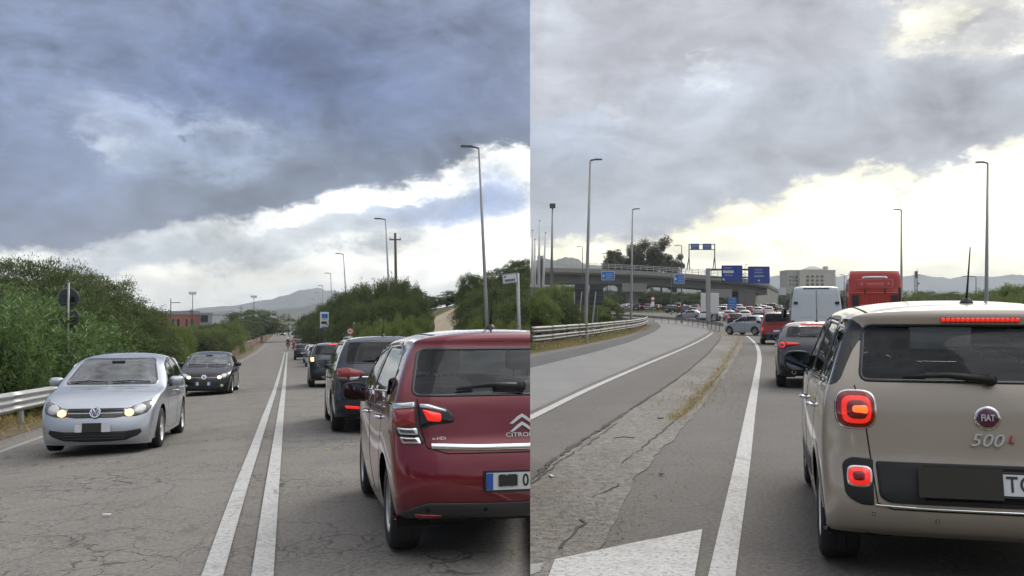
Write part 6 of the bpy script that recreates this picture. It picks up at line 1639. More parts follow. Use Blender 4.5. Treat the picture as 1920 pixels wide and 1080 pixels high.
# street lamps along the hill side
LAMPS = [(918, 44, 898, 278, -.8), (736, 71, 723, 412, -.8), (656, 100, 644, 477, -.8), (626, 132, 620, 513, -.8), (608, 168, 605, 536, -.8), (599, 215, 597, 549, -.8), (592, 270, 590, 561, -.8), (588, 340, 586, 570, -.8)]
words = ['', ', second from the leaning street sign', ', third from the leaning street sign', ', fourth from the leaning street sign', ', fifth from the leaning street sign', ', sixth from the leaning street sign', ', seventh from the leaning street sign', ', farthest from the leaning street sign']
for i, (bx, Z, tx, ty, arm) in enumerate(LAMPS):
    b_ = at(bx, Z, 'L'); b_.z = gzl(b_.x, b_.y) if i > 0 else b_.z; tp_ = at3(tx, ty, Z)
    street_lamp('tall grey street lamp beside the leaning street sign' if i == 0 else 'tall grey street lamp along the hill side' + words[i], b_, tp_, (arm * math.cos(LH), arm * -math.sin(LH), 0), .10, group='lamps along the left road')
# wooden mains pole
b_ = at(745, 82, 'L'); b_.z = gzl(b_.x, b_.y); tp_ = at3(741, 437, 82)
t = thing('utility_pole', 'wooden mains pole with a cross arm rising behind the hill shrubs', 'utility pole', tuple(b_)); d = tp_ - b_
b = MB(); b.tube([(0, 0, -.3), tuple(d)], [.16, .10], 10); b.build('pole', M_WOOD, t, smooth=True)
b = MB(); b.box(d + Vector((0, 0, -.55)), (.95, .1, .1)); b.build('cross_arm', M_WOOD, t)
for x in (-.42, .42):
    b = MB(); b.lathe([(.001, .16), (.05, .14), (.03, .1), (.05, .06), (.04, 0)], 'z', 10, tuple(d + Vector((x, 0, -.5)))); b.build('insulator', M_CLEAR, t)
b_ = at(838, 150, 'L'); b_.z = gzl(b_.x, b_.y); tp_ = at3(838, 545, 150)
t = thing('utility_pole', 'thin wooden pole on the skyline above the dirt track', 'utility pole', tuple(b_)); b = MB(); b.tube([(0, 0, -.3), tuple(tp_ - b_)], [.10, .07], 8); b.build('pole', M_WOOD, t, smooth=True); b = MB(); b.box(tp_ - b_ + Vector((0, 0, -.2)), (.6, .08, .08)); b.build('cross_arm', M_WOOD, t)
# leaning street-name sign
b_ = at(978, 30, 'L'); b_.z = gzl(b_.x, b_.y)
t = thing('street_sign', 'white street name plate on a leaning grey post at the hill foot', 'sign', tuple(b_)); tp_ = at3(970, 512, 30) - b_
b = MB(); b.tube([(0, 0, -.2), tuple(tp_)], .055, 10); b.build('post', M_POLE, t, smooth=True)
c = at3(956, 522, 29.9) - b_; R3 = Matrix.Rotation(math.radians(-7), 3, 'Y')
b = MB(); b.box(c, (.46, .03, .30), R3); pl_ = b.build('plate', M_SWHITE, t)
for (dx, dz, ww, hh) in ((0, .135, .44, .012), (0, -.135, .44, .012), (-.215, 0, .012, .27), (.215, 0, .012, .27)):
    b = MB(); b.box(c + R3 @ Vector((dx, -.02, dz)), (ww, .008, hh), R3); b.build('border', M_SBLUE, pl_)
b = MB(); b.box(c + R3 @ Vector((-.14, -.02, .06)), (.07, .008, .035), R3); b.build('lettering', M_INK, pl_)
for k in range(9):
    b = MB(); b.box(c + R3 @ Vector((-.15 + k * .036, -.02, -.055)), (.022, .008, .075), R3); b.build('lettering', M_INK, pl_)
wp = px('L', (428, 671), (440, 667), (458, 659), (476, 649), (492, 640), (503, 633), (510, 628), (514, 625))
# back sides of two round signs
b_ = at(128, 27.4, 'L')
t = thing('round_sign', 'two round signs seen from behind on one pole in front of the oleanders', 'sign', tuple(b_)); tz = (at3(128, 530, 27.4) - b_).z
b = MB(); b.tube([(0, 0, -.2), (0, 0, tz)], .03, 8); b.build('post', M_POLE, t, smooth=True)
for yy in (560, 596):
    c = at3(127, yy, 27.5) - b_; b = MB(); b.lathe([(.001, -.012), (.285, -.012), (.295, 0), (.295, .02), (.001, .02)], 'y', 32, tuple(c + Vector((0, .05, 0)))); dsc = b.build('sign_disc', M_SIGNBK, t, auto=40)
    b = MB(); b.box(c + Vector((.12, .03, -.02)), (.13, .01, .13)); b.build('sticker', M_GAP, dsc)
    for dz in (-.13, .13): b = MB(); b.box(c + Vector((0, .02, dz)), (.34, .03, .04)); b.build('bracket', M_POLED, dsc)
c = at3(123, 613, 27.5) - b_; b = MB(); b.disc(tuple(c + Vector((0, .05, 0))), .13, 'y', 20, .02); b.build('sign_disc', M_SIGNBK, t)
# no-entry sign at the side road
b_ = at(412, 84, 'L'); cz = (at3(412, 647, 84) - b_).z
def noentry(t, tp):
    b = MB(); b.disc((0, -.05, tp.z), .24, 'y', 28, .02); o = b.build('sign_disc', M_SRED, t); b = MB(); b.box((0, -.065, tp.z), (.34, .01, .09)); b.build('bar', M_SWHITE, o)
post_sign('no_entry_sign', 'red no entry disc with a white bar behind the black hatchback', b_, cz, noentry)
# speed limit 50
b_ = at(657, 56, 'L'); b_.z = gzl(b_.x, b_.y); cz = (at3(657, 621, 56) - b_).z
def lim(t, tp):
    b = MB(); b.disc((0, -.05, tp.z), .20, 'y', 28, .02); o = b.build('sign_disc', M_SRED, t); b = MB(); b.disc((0, -.062, tp.z), .145, 'y', 28, .01); b.build('sign_face', M_SWHITE, o)
    text_mesh('lettering', '50', .16, M_INK, o, face_frame((0, -.07, tp.z)), .002, bold=.006)
    b = MB(); b.box((0, -.05, tp.z - .36), (.26, .02, .16)); b.build('plate', M_SWHITE, t)
post_sign('speed_limit_sign', 'round red bordered 50 speed limit sign beside the third street lamp', b_, cz, lim)
for i, (x, Z, y, lab) in enumerate(((664, 64, 606, 'thin pale marker post, nearer of a pair beside the speed limit sign'), (669, 66, 606, 'thin pale marker post, farther of a pair beside the speed limit sign'), (714, 58, 600, 'thin grey stake among the shrubs by the second street lamp'))):
    b_ = at(x, Z, 'L'); b_.z = gzl(b_.x, b_.y); t = thing('marker_post', lab, 'post', tuple(b_)); hz = (at3(x, y, Z) - b_).z; b = MB(); b.tube([(0, 0, -.1), (0, 0, hz)], .035, 8); b.build('stake', M_POLE, t); b = MB(); b.tube([(0, 0, hz), (0, 0, hz + .06)], .04, 8); b.build('cap', M_SWHITE, t)
# advertising totem
b_ = at(607, 74, 'L'); b_.z = gzl(b_.x, b_.y)
t = thing('advertising_sign', 'tall white advertising board with a blue panel at the hill foot', 'sign', tuple(b_)); c = at3(608, 600, 74) - b_; s_ = 74 / FPX
panel(t, 'board', c + Vector((0, .06, 0)), 16 * s_, 30 * s_, M_SWHITE, 0, .08)
panel(t, 'blue_panel', at3(609, 592.5, 74) - b_, 11 * s_, 8 * s_, M_SBLUEL); panel(t, 'picture_panel', at3(607.5, 605, 74) - b_, 10 * s_, 5 * s_, mat('sign_dark', (.05, .03, .025), .5)); panel(t, 'blue_panel', at3(608, 614, 74) - b_, 10 * s_, 3 * s_, M_SBLUEL)
glyph_bars(t, at3(608, 599, 73.9) - b_, 10 * s_, 2 * s_, 8, M_INK, 0, 3)
for x in (600.5, 614):
    q = at3(x, 590, 74) - b_; b = MB(); b.tube([(q.x, .12, -.2), (q.x, .12, (at3(600, 587, 74) - b_).z)], .07, 8); b.build('post', M_POLED, t)
# masts and poles beyond the field
for i, (x, ytop, Z, kind, lab) in enumerate(((320, 560, 150, 'arm', 'dark pole with a single arm in front of the red building'), (361, 552, 190, 'flood', 'floodlight mast behind the red building'), (476, 558, 230, 'flood', 'floodlight mast above the round tree'), (269, 567, 190, 'flood', 'short floodlight mast over the shrubs left of the red building'), (452, 574, 210, 'cross', 'dark power pole right of the red building'), (458, 582, 230, 'cross', 'smaller dark power pole beside the round tree'),
        (358, 579, 160, 'cross', 'slim dark pole in front of the red building wall'), (489, 586, 260, 'cross', 'thin power pole on the far plain beyond the round tree'), (520, 590, 300, 'cross', 'thin power pole over the far end of the road'), (532, 588, 300, 'cross', 'second thin power pole over the far end of the road'), (541, 588, 320, 'cross', 'thin power pole above the white van'), (560, 592, 320, 'cross', 'thin power pole nearest the far hill foot'), (503, 590, 280, 'cross', 'thin power pole above the roadside hedge end'), (425, 588, 240, 'cross', 'thin power pole over the dark scrub'), (433, 587, 240, 'cross', 'second thin power pole over the dark scrub'), (571, 590, 330, 'cross', 'thin power pole left of the advertising board'))):
    b_ = at(x, Z, 'L'); tp_ = at3(x, ytop, Z); hz = tp_.z - b_.z
    t = thing('mast' if kind == 'flood' else 'power_pole', lab, 'mast' if kind == 'flood' else 'pole', tuple(b_)); b = MB(); b.tube([(0, 0, -.2), (0, 0, hz)], [.11, .06], 8); b.build('pole', M_POLED, t)
    if kind == 'flood':
        b = MB(); b.box((0, 0, hz), (1.3, .15, .1)); b.build('cross_arm', M_POLED, t)
        for dx in (-.5, 0, .5): b = MB(); b.box((dx, -.1, hz + .3), (.42, .25, .38), None, .05); b.build('floodlight', M_CLEAR, t)
    elif kind == 'arm': b = MB(); b.box((.6, 0, hz - .6), (1.2, .1, .1)); b.box((1.1, 0, hz - .6), (.6, .2, .12)); b.build('arm', M_POLED, t)
    else: b = MB(); b.box((0, 0, hz - .4), (1.1, .09, .09)); b.build('cross_arm', M_POLED, t)
# red building
def building(name, label, x0, x1, Z, side, ytop, wall_m, roof_m, wins, depth=12, floors=None, roof_h=.8, cat='building'):
    a = at(x0, Z, side); c = at(x1, Z, side); top = at3(x0, ytop, Z).z; z0 = min(a.z, c.z) - .5; w = c.x - a.x; mid = Vector(((a.x + c.x) / 2, Z, z0))
    t = thing(name, label, cat, tuple(mid)); h = top - z0
    b = MB(); b.box((0, depth / 2, (h - roof_h) / 2), (w, depth, h - roof_h)); b.build('wall', wall_m, t)
    b = MB(); b.box((0, depth / 2, h - roof_h / 2), (w + .3, depth + .3, roof_h)); b.build('roof', roof_m, t)
    for (wx0, wx1, wy0, wy1, wm) in wins:
        p0 = at3(wx0, wy0, Z) - mid; p1 = at3(wx1, wy1, Z) - mid; ww = p1.x - p0.x; hh = p0.z - p1.z; cc = Vector(((p0.x + p1.x) / 2, -.02, (p0.z + p1.z) / 2))
        b = MB(); b.box(cc, (ww + .16, .08, hh + .16)); wf = b.build('window', M_SWHITE if wm is None else roof_m, t); b = MB(); b.box(cc + Vector((0, -.035, 0)), (ww, .04, hh)); b.build('pane', M_GLOSSB, wf)
    return t
M_BRICK = mat('red_render', (.36, .13, .09), .85, var=.12, vscale=.3); M_ROOFG = mat('roof_grey', (.30, .32, .35), .6, var=.1, vscale=.3)
building('red_building', 'low red building with grey roof and narrow dark windows beyond the shrubs', 279, 374, 250, 'L', 583, M_BRICK, M_ROOFG, [(295, 300, 599, 606, 1), (322, 327, 598, 612, 1), (332, 337, 598, 612, 1), (348, 352, 598, 612, 1), (359, 363, 598, 612, 1)], 16, roof_h=.9)
building('grey_building', 'grey wing with a dark glass front joined to the red building', 374.5, 398, 249, 'L', 586, M_ROOFG, M_ROOFG, [(376, 390, 591, 604, 1)], 14, roof_h=.5)
building('white_shed', 'long white shed across the far end of the left road', 541, 568, 420, 'L', 606, M_SWHITE, M_ROOFG, [], 12, roof_h=.6)
# low stone wall along the left of the road
o0 = wp[0]; t = thing('stone_wall', 'low rough stone wall curving up beside the empty lane', 'wall', tuple(o0)); rg = random.Random(3)
M_STONE = mat('rough_stone', (.26, .20, .155), .95, var=.35, vscale=1.6); b = MB()
for a_, c_ in zip(wp[:-1], wp[1:]):
    L_ = (c_ - a_).length; s0 = 0.0; ang = math.atan2(c_.y - a_.y, c_.x - a_.x)
    while s0 < L_:
        ln = rg.uniform(.45, .8) * (1 + a_.y / 250); z = 0.0; p = a_.lerp(c_, min(1, (s0 + ln / 2) / L_)) - o0
        while z < 1.15:
            hh = rg.uniform(.2, .36); b.box(p + Vector((rg.uniform(-.05, .05), rg.uniform(-.04, .04), z + hh / 2 - .05)), (ln * .97, .5, hh * .95), Matrix.Rotation(ang + rg.uniform(-.05, .05), 3, 'Z'), .05 if a_.y < 110 else 0); z += hh
        s0 += ln
tag(b.build('stones', M_STONE, t), kind='stuff')

# ------------------------------------------------------------------ left place: vegetation
used = {}
OL = [oleander('oleander', 'x', 11), oleander('oleander', 'x', 12, R=1.7, H=2.9, flowers=4), oleander('oleander', 'x', 13, R=2.1, H=3.1, flowers=0)]
OT = [shrub('olive_tree', 'x', 21, 2.2, 4.6, 20000, 130, (.10, .03), M_OLIVE, .09, .6, .45), shrub('olive_tree', 'x', 22, 2.0, 4.2, 19000, 120, (.10, .03), M_OLIVE, .09, .5, .45)]
MS = [shrub('mastic_shrub', 'x', 31, 2.5, 3.6, 24000, 150, (.10, .05), M_MAST, .07, 0, .62), shrub('mastic_shrub', 'x', 32, 2.3, 3.4, 23000, 130, (.10, .05), M_MAST, .07, 0, .62), shrub('mastic_shrub', 'x', 33, 2.7, 3.8, 24000, 160, (.10, .05), M_MAST, .07, 0, .62)]
LS = [shrub('light_shrub', 'x', 41, 1.8, 2.4, 18000, 110, (.09, .034), M_LIGHT, .05, 0, .55), shrub('light_shrub', 'x', 42, 1.7, 2.2, 18000, 100, (.09, .034), M_LIGHT, .05, 0, .55)]
def bush_to(proto, x, Z, ytop, wid, base_R, base_H, lab, grp, side='L', rot=None):
    p = at(x, Z, side); p.z = gzl(p.x, p.y) if side == 'L' else p.z
    H = at3(x, ytop, Z).z - p.z; H = max(.6, H); s = wid / (2 * base_R); 
    o = plant(proto, used, p - Vector((0, 0, .05)), s, rng.uniform(0, 6.28) if rot is None else rot, lab, grp, sz=H / base_H); return o
g1 = 'oleanders behind the guard rail'
for i, (x, Z, yt, wd, pr) in enumerate(((-8, 24.5, 575, 3.2, 2), (30, 26.5, 562, 4.2, 0), (78, 29, 572, 4.0, 2), (112, 32.5, 580, 3.8, 1), (150, 33, 584, 4.0, 2), (5, 31, 535, 4.2, 1), (60, 33.5, 540, 4.2, 0), (195, 38, 598, 4.2, 1), (100, 36, 545, 4.2, 2))):
    bush_to(OL[pr], x, Z, yt, wd, (1.9, 1.7, 2.1)[pr], (3.2, 2.9, 3.1)[pr], 'oleander with long green leaves and pink flowers behind the guard rail' if pr < 2 else 'oleander with long green leaves and no flowers behind the guard rail', g1)
g2 = 'grey green trees behind the oleanders'
for i, (x, Z, yt, wd) in enumerate(((-20, 37, 496, 4.8), (40, 37, 486, 5.0), (92, 38, 494, 4.6), (140, 40, 507, 4.6), (172, 43, 520, 4.4), (195, 46, 548, 4.0))):
    bush_to(OT[i % 2], x, Z, yt, wd, (2.2, 2.0)[i % 2], (4.6, 4.2)[i % 2], 'grey green small leaved tree ' + ('tallest of those behind the oleanders' if i in (1, 2) else 'at the low end of the row near the dark shrubs' if i > 3 else 'behind the pink flowered oleanders'), g2)
g3 = 'dark shrubs behind the oncoming cars'
for i, (x, Z, yt, wd) in enumerate(((178, 41, 556, 3.6), (215, 44, 566, 3.6), (248, 47, 574, 3.2), (272, 52, 582, 2.6), (232, 39, 596, 3.4), (268, 43, 600, 2.6), (155, 37, 572, 4.0))):
    bush_to(MS[i % 3], x, Z, yt, wd, (2.5, 2.3, 2.7)[i % 3], (3.6, 3.4, 3.8)[i % 3], 'dark green dense shrub in the hedge between the oleanders and the red building', g3)
g4 = 'light green shrubs by the side road'
for i, (x, Z, yt, wd) in enumerate(((300, 53, 606, 2.6), (322, 57, 613, 2.0), (340, 62, 626, 1.6), (296, 46, 620, 2.4), (316, 66, 620, 2.4))):
    bush_to(LS[i % 2], x, Z, yt, wd, (1.8, 1.7)[i % 2], (2.4, 2.2)[i % 2], 'light green feathery shrub where the hedge meets the side road', g4)
g5 = 'hedge above the stone wall'
for i in range(13):
    q = i / 12 * (len(wp) - 1.001); k = int(q); p = wp[k].lerp(wp[k + 1], q - k); t_ = (wp[k + 1] - wp[k]).normalized(); p = p + Vector((-t_.y, t_.x, 0)) * (2.0 + .006 * p.y); p.z = gzl(p.x, p.y)
    xx = CX + p.x / p.y * FPX; yt = np.interp(xx, [380, 400, 440, 460, 475, 495, 514], [628, 627, 619, 611, 607, 604, 607]); H = max(1.0, at3(xx, yt, p.y).z - p.z)
    plant(LS[i % 2], used, p, (1.6 + .012 * p.y) / 1.8 * .75, i * 1.7, 'bright green shrub in the hedge above the stone wall', g5, sz=H / (2.4, 2.2)[i % 2])
for i, (x, Z, yt, wd) in enumerate(((356, 100, 613, 4), (378, 105, 612, 4), (402, 108, 607, 4), (425, 115, 606, 4.5), (368, 80, 624, 3), (392, 84, 622, 3), (415, 92, 617, 3.4), (440, 150, 604, 5), (462, 200, 600, 6), (482, 250, 598, 8), (340, 110, 616, 4), (320, 120, 614, 4.5)  )):
    bush_to(MS[i % 3] if i % 3 else LS[i % 2], x, Z, yt, wd, (2.5, 2.3, 2.7)[i % 3] if i % 3 else (1.8, 1.7)[i % 2], (3.6, 3.4, 3.8)[i % 3] if i % 3 else (2.4, 2.2)[i % 2], 'green shrub on the field between the red building and the stone wall', 'scrub on the far field')
bush_to(MS[1], 478, 225, 583, 14, 2.3, 3.4, 'round dark tree at the foot of the floodlight mast', None)['category'] = 'tree'
g6 = 'shrubs covering the hill right of the left road'
HB = [(590, 150, 588, 4.5), (612, 125, 574, 4.5), (632, 108, 562, 4.5), (655, 92, 552, 4.4), (680, 84, 541, 4.2), (705, 77, 532, 4.0), (735, 72, 529, 3.6), (762, 68, 534, 3.2), (778, 66, 549, 2.0), (652, 84, 585, 3), (668, 74, 575, 4), (700, 66, 568, 3.8), (735, 60, 564, 3.4), (766, 58, 572, 2.0), (790, 58, 590, 1.2),
      (882, 84, 517, 2.4), (905, 90, 521, 3.6), (945, 92, 504, 4.2), (985, 94, 489, 4.5), (884, 74, 547, 2.0), (895, 66, 552, 3.0), (930, 64, 545, 3.6), (968, 62, 530, 3.8), (1000, 60, 520, 4), (902, 54, 578, 1.8), (915, 50, 575, 2.6), (945, 47, 572, 2.8), (980, 44, 566, 3), (1005, 50, 545, 3.5), (598, 104, 600, 3), (576, 190, 596, 5), (838, 165, 556, 3.5), (858, 150, 545, 5), (808, 150, 556, 3.5), (778, 120, 545, 4)]
for i, (x, Z, yt, wd) in enumerate(HB):
    bush_to(MS[i % 3], x, Z, yt, wd, (2.5, 2.3, 2.7)[i % 3], (3.6, 3.4, 3.8)[i % 3], 'dark evergreen hill shrub ' + ('above the dirt track by the leaning street sign' if x > 925 else 'on the far side of the dirt track' if x > 850 else 'at the edge of the dirt track' if x > 780 else 'behind the second street lamp' if x > 695 else 'behind the third street lamp' if x > 640 else 'near the advertising board'), g6)
for i, (x, Z, yt, wd) in enumerate(((755, 50, 600, 2.0), (782, 54, 598, 1.5), (720, 54, 606, 2.6), (690, 62, 606, 2.6), (893, 44, 606, 1.3), (955, 42, 606, 2.0), (640, 78, 608, 2.6))):
    bush_to(LS[i % 2], x, Z, yt, wd, (1.8, 1.7)[i % 2], (2.4, 2.2)[i % 2], 'pale green low bush at the foot of the scrubby hill', 'low bushes at the hill foot')

bpy.context.view_layer.update()
seamX = lambda p: math.cos(SEAM) * p[0] - math.sin(SEAM) * p[1]
for o in [o for o in COL.objects if o.type == 'EMPTY' and o.parent is None and o.get('category') in ('shrub', 'tree') and -5.5 < seamX(o.location) < 4]:
    if o.location.y > 5: cut_tree(o, 'L', False)
LEFT_DONE = {o.name for o in COL.objects}

# ------------------------------------------------------------------ right place: furniture
gp = px('R', (994, 655), (1030, 650), (1070, 643), (1110, 637), (1150, 629), (1185, 622), (1205, 616), (1213, 610))
GP = [];
for a, b in zip(gp[:-1], gp[1:]): GP += [a.lerp(b, k / 5) for k in range(5)]
GP.append(gp[-1])
guardrail('guardrail', 'double guard rail with many posts along the outside of the bend', GP, 1.05, 2, 2.0, 2, face=1, m=M_STEELD)
gp2 = [at(1143, 150, 'R'), at(1180, 146, 'R'), at(1215, 138, 'R'), at(1250, 128, 'R'), at(1285, 117, 'R'), at(1318, 103, 'R'), at(1340, 92, 'R'), at(1354, 84, 'R')]
GP2 = []
for a, b in zip(gp2[:-1], gp2[1:]): GP2 += [a.lerp(b, k / 4) for k in range(4)]
GP2.append(gp2[-1])
guardrail('guardrail', 'far guard rail curving to the tip of the median', GP2, .80, 2, 4.0, 1, face=-1, m=M_STEELD)
gp3 = [at(1138, 118, 'R'), at(1160, 114, 'R'), at(1185, 108, 'R'), at(1205, 104, 'R')]
guardrail('railing', 'dark railing behind the street lamp at the bend', [gp3[0].lerp(gp3[-1], k / 8) for k in range(9)], 1.0, 2, 2.0, 2, face=1, m=M_STEELD)
for i, (bx, Z, tx, ty, arm, lab) in enumerate(((1097, 60, 1107, 301, .7, 'tall concrete grey street lamp rising in front of the sign backs'), (1183, 88, 1186, 393, .65, 'tall grey street lamp beside the bridge pier'), (1690, 88, 1690, 394, -.65, 'tall grey street lamp behind the red lorry'), (1848, 61, 1852, 306, -.7, 'tall grey street lamp beyond the roof of the beige car'),
        (1278, 128, 1278, 461, -.9, 'dark street lamp carrying a small blue sign'), (1139, 150, 1139, 476, -.9, 'slim dark street lamp beside the blue sign on the bridge'), (1092, 140, 1092, 463, -.8, 'short dark street lamp behind the sign backs'), (1259, 170, 1259, 496, 0.6, 'thin street lamp below the bridge parapet'), (1397, 210, 1397, 496, .6, 'thin street lamp between the two large blue signs'), (1830, 120, 1830, 519, -1.6, 'thin street lamp over the reeds right of the beige car aerial'), (1583, 160, 1583, 516, -.7, 'short street lamp between the pale building and the red lorry'))):
    b_ = at(bx, Z, 'R'); street_lamp(lab, b_, at3(tx, ty, Z), (arm, 0, 0), (.13 if Z < 100 else .10), None if Z < 100 else M_POLED)
# flag poles on a concrete plinth
Zp = 85; 
pA, pB = at3(994.5, 541, Zp), at3(1046, 541, Zp); gl = at(1020, Zp, 'R').z
t = thing('plinth', 'concrete plinth carrying the white flag poles behind the shrubs', 'plinth', ((pA.x + pB.x) / 2, Zp, gl)); b = MB(); b.box((0, 2, (pA.z - gl) / 2), (pB.x - pA.x, 5, pA.z - gl)); b.build('base', M_CONC, t); b = MB(); b.box((0, 2, pA.z - gl + .06), (pB.x - pA.x + .2, 5.2, .12)); b.build('coping', M_CONC, t)
for i, (x0, x1, yt, dy) in enumerate(((997, 999, 432, .6), (1002, 1003, 449, 2.8), (1010, 1012, 414, 1.4), (1018, 1023, 437, 2.2), (1034, 1036, 386, .4))):
    q = at3(x0, 541, Zp + dy); q.z = pA.z + .12; tp_ = at3(x1, yt, Zp + dy)
    t = thing('flag_pole', ['white flag pole at the seam end of the plinth', 'shortest white flag pole on the plinth', 'tall thick white flag pole on the plinth', 'leaning white flag pole on the plinth', 'tallest pole on the plinth with a floodlight on top'][i], 'pole', tuple(q)); b = MB(); b.tube([(0, 0, 0), tuple(tp_ - q)], [.13, .06], 8); b.build('pole', M_SWHITE if i < 4 else M_POLE, t, smooth=True)
    b = MB(); b.box(tp_ - q, (.12, .12, .12) if i < 4 else (.5, .4, .4), None, .04); b.build('finial' if i < 4 else 'floodlight', M_POLED, t)
t = thing('switch_box', 'grey cabinet standing among the flag poles', 'cabinet', tuple(at3(1013, 541, Zp + 3.5))); b = MB(); b.box((0, 0, 1.0), (.5, .5, 3.9), None, .04); b.build('cabinet', M_POLE, t); b = MB(); b.box((0, -.255, 1.2), (.4, .02, 2.8)); b.build('door', M_POLED, t)
# sign seen from the back, two inclined legs
Zs = 66; b_ = at(1105, Zs, 'R'); t = thing('rear_facing_sign', 'large dark road sign seen from behind on four leaning legs', 'sign', tuple(b_)); s_ = Zs / FPX
for k, (xa, xb) in enumerate(((1078, 1103.5), (1105.5, 1131))):
    c = (at3(xa, 552, Zs) + at3(xb, 552, Zs)) / 2 - b_; pn = panel(t, 'panel', c, (xb - xa) * s_, 40 * s_, M_SIGNBK, 0, .06)
    for yy in (541, 553, 566): q = MB(); q.box(Vector((c.x, -.06, (at3(1100, yy, Zs) - b_).z)), ((xb - xa) * s_, .05, .07)); q.build('stiffener', M_POLED, pn)
for (xa, ya, xb, yb, mm) in ((1091, 547, 1081, 610, M_POLE), (1117, 547, 1107, 610, M_POLE), (1094, 575, 1094, 612, M_POLED), (1119, 575, 1119, 612, M_POLED), (1077, 548, 1075.5, 612, M_POLE)):
    b = MB(); a_ = at3(xa, ya, Zs - .12) - b_; c_ = at3(xb, yb, Zs - .7) - b_; c_.z = -.1; b.tube([tuple(a_), tuple(c_)], .05, 8); b.build('leg', mm, t)
# small blue signs below the bridge parapet
for (x0, x1, y0, y1, Z, lab, sd) in ((1128, 1152, 509, 525, 149, 'small blue direction sign on the dark street lamp, left one under the bridge parapet', 1), (1264, 1283, 514, 531, 127, 'small blue direction sign on the dark street lamp nearest the gantry', 2)):
    c = at3((x0 + x1) / 2, (y0 + y1) / 2, Z); s_ = Z / FPX; lab = 'blue direction sign with arrow beside the slim dark street lamp' if sd == 1 else 'blue direction sign with arrow on the dark lamp by the gantry'
    b_ = at((x0 + x1) / 2, Z, 'R'); t = thing('direction_sign', lab, 'sign', tuple(b_)); c = c - b_
    panel(t, 'panel', c, (x1 - x0) * s_, (y1 - y0) * s_, M_SBLUEL, 0, .05, M_SWHITE); q = MB(); q.prism([(-.2, -.15), (.1, -.15), (-.05, .2)], -.01, .01); q.v = [v + c + Vector((-(x1 - x0) * s_ * .32, -.05, 0)) for v in q.v]; q.build('arrow', M_SWHITE, t)
    for k, dz in enumerate((.28, 0, -.28)): glyph_bars(t, c + Vector((.22, -.045, dz)), (x1 - x0) * s_ * .5, .16, 6, M_SWHITE, 0, 7 + k)
    for dx in (-.3, .3): q = MB(); q.tube([(c.x + dx, .1, -.1), (c.x + dx, .1, c.z)], .04, 6); q.build('post', M_POLED, t)
# cantilever with the two large blue signs
Zc = 120; s_ = Zc / FPX; b_ = at(1328, Zc, 'R'); t = thing('sign_gantry', 'grey column with a long arm carrying two large blue direction signs', 'sign gantry', tuple(b_))
hz = (at3(1328, 503, Zc) - b_).z; b = MB(); b.box((0, 0, hz / 2 - .1), (.5, .5, hz + .2), None, .06); b.build('column', M_POLE, t)
b = MB(); ex = (at3(1442, 500, Zc) - b_).x; b.box((ex / 2, .2, hz - .15), (ex, .22, .22)); b.box((ex / 2, .2, hz - 1.1), (ex, .16, .16)); b.build('beam', M_POLED, t)
for k, (x0, x1, y0, y1) in enumerate(((1353, 1391.5, 498, 528.5), (1402.5, 1442.5, 500, 531))):
    c = (at3(x0, y0, Zc) + at3(x1, y1, Zc)) / 2 - b_; c.y = -.05; w, h = (x1 - x0) * s_, (y1 - y0) * s_; pn = panel(t, 'panel', c, w, h, M_SBLUE, 0, .06, mat('sign_border', (.03, .04, .09), .5))
    if k == 0:
        glyph_bars(pn, c + Vector((-w * .2, -.045, h * .36)), w * .38, h * .09, 6, M_SWHITE, 0, 1); q = MB(); q.box(c + Vector((-w * .18, -.04, h * .12)), (w * .5, .01, h * .15)); pq = q.build('white_plate', M_SWHITE, pn); glyph_bars(pn, c + Vector((-w * .18, -.052, h * .12)), w * .42, h * .08, 8, M_INK, 0, 2); glyph_bars(pn, c + Vector((-w * .14, -.045, -h * .1)), w * .4, h * .08, 6, M_SWHITE, 0, 3)
        q = MB(); q.prism([(-.16, .16), (-.16, -.12), (.12, -.12)], -.01, .01); q.v = [v + c + Vector((-w * .38, -.045, -h * .34)) for v in q.v]; q.build('arrow', M_SWHITE, pn)
    else:
        glyph_bars(pn, c + Vector((0, -.045, h * .32)), w * .36, h * .08, 5, M_SWHITE, 0, 4); glyph_bars(pn, c + Vector((0, -.045, h * .14)), w * .4, h * .09, 5, M_SWHITE, 0, 5)
        text_mesh('lettering', 'SASSARI', h * .15, M_SWHITE, pn, face_frame(c + Vector((0, -.045, -h * .08))), .003, sx=1.1)
        q = MB(); q.prism([(-.14, .08), (.14, .08), (0, -.14)], -.01, .01); q.v = [v + c + Vector((0, -.045, -h * .34)) for v in q.v]; q.build('arrow', M_SWHITE, pn)
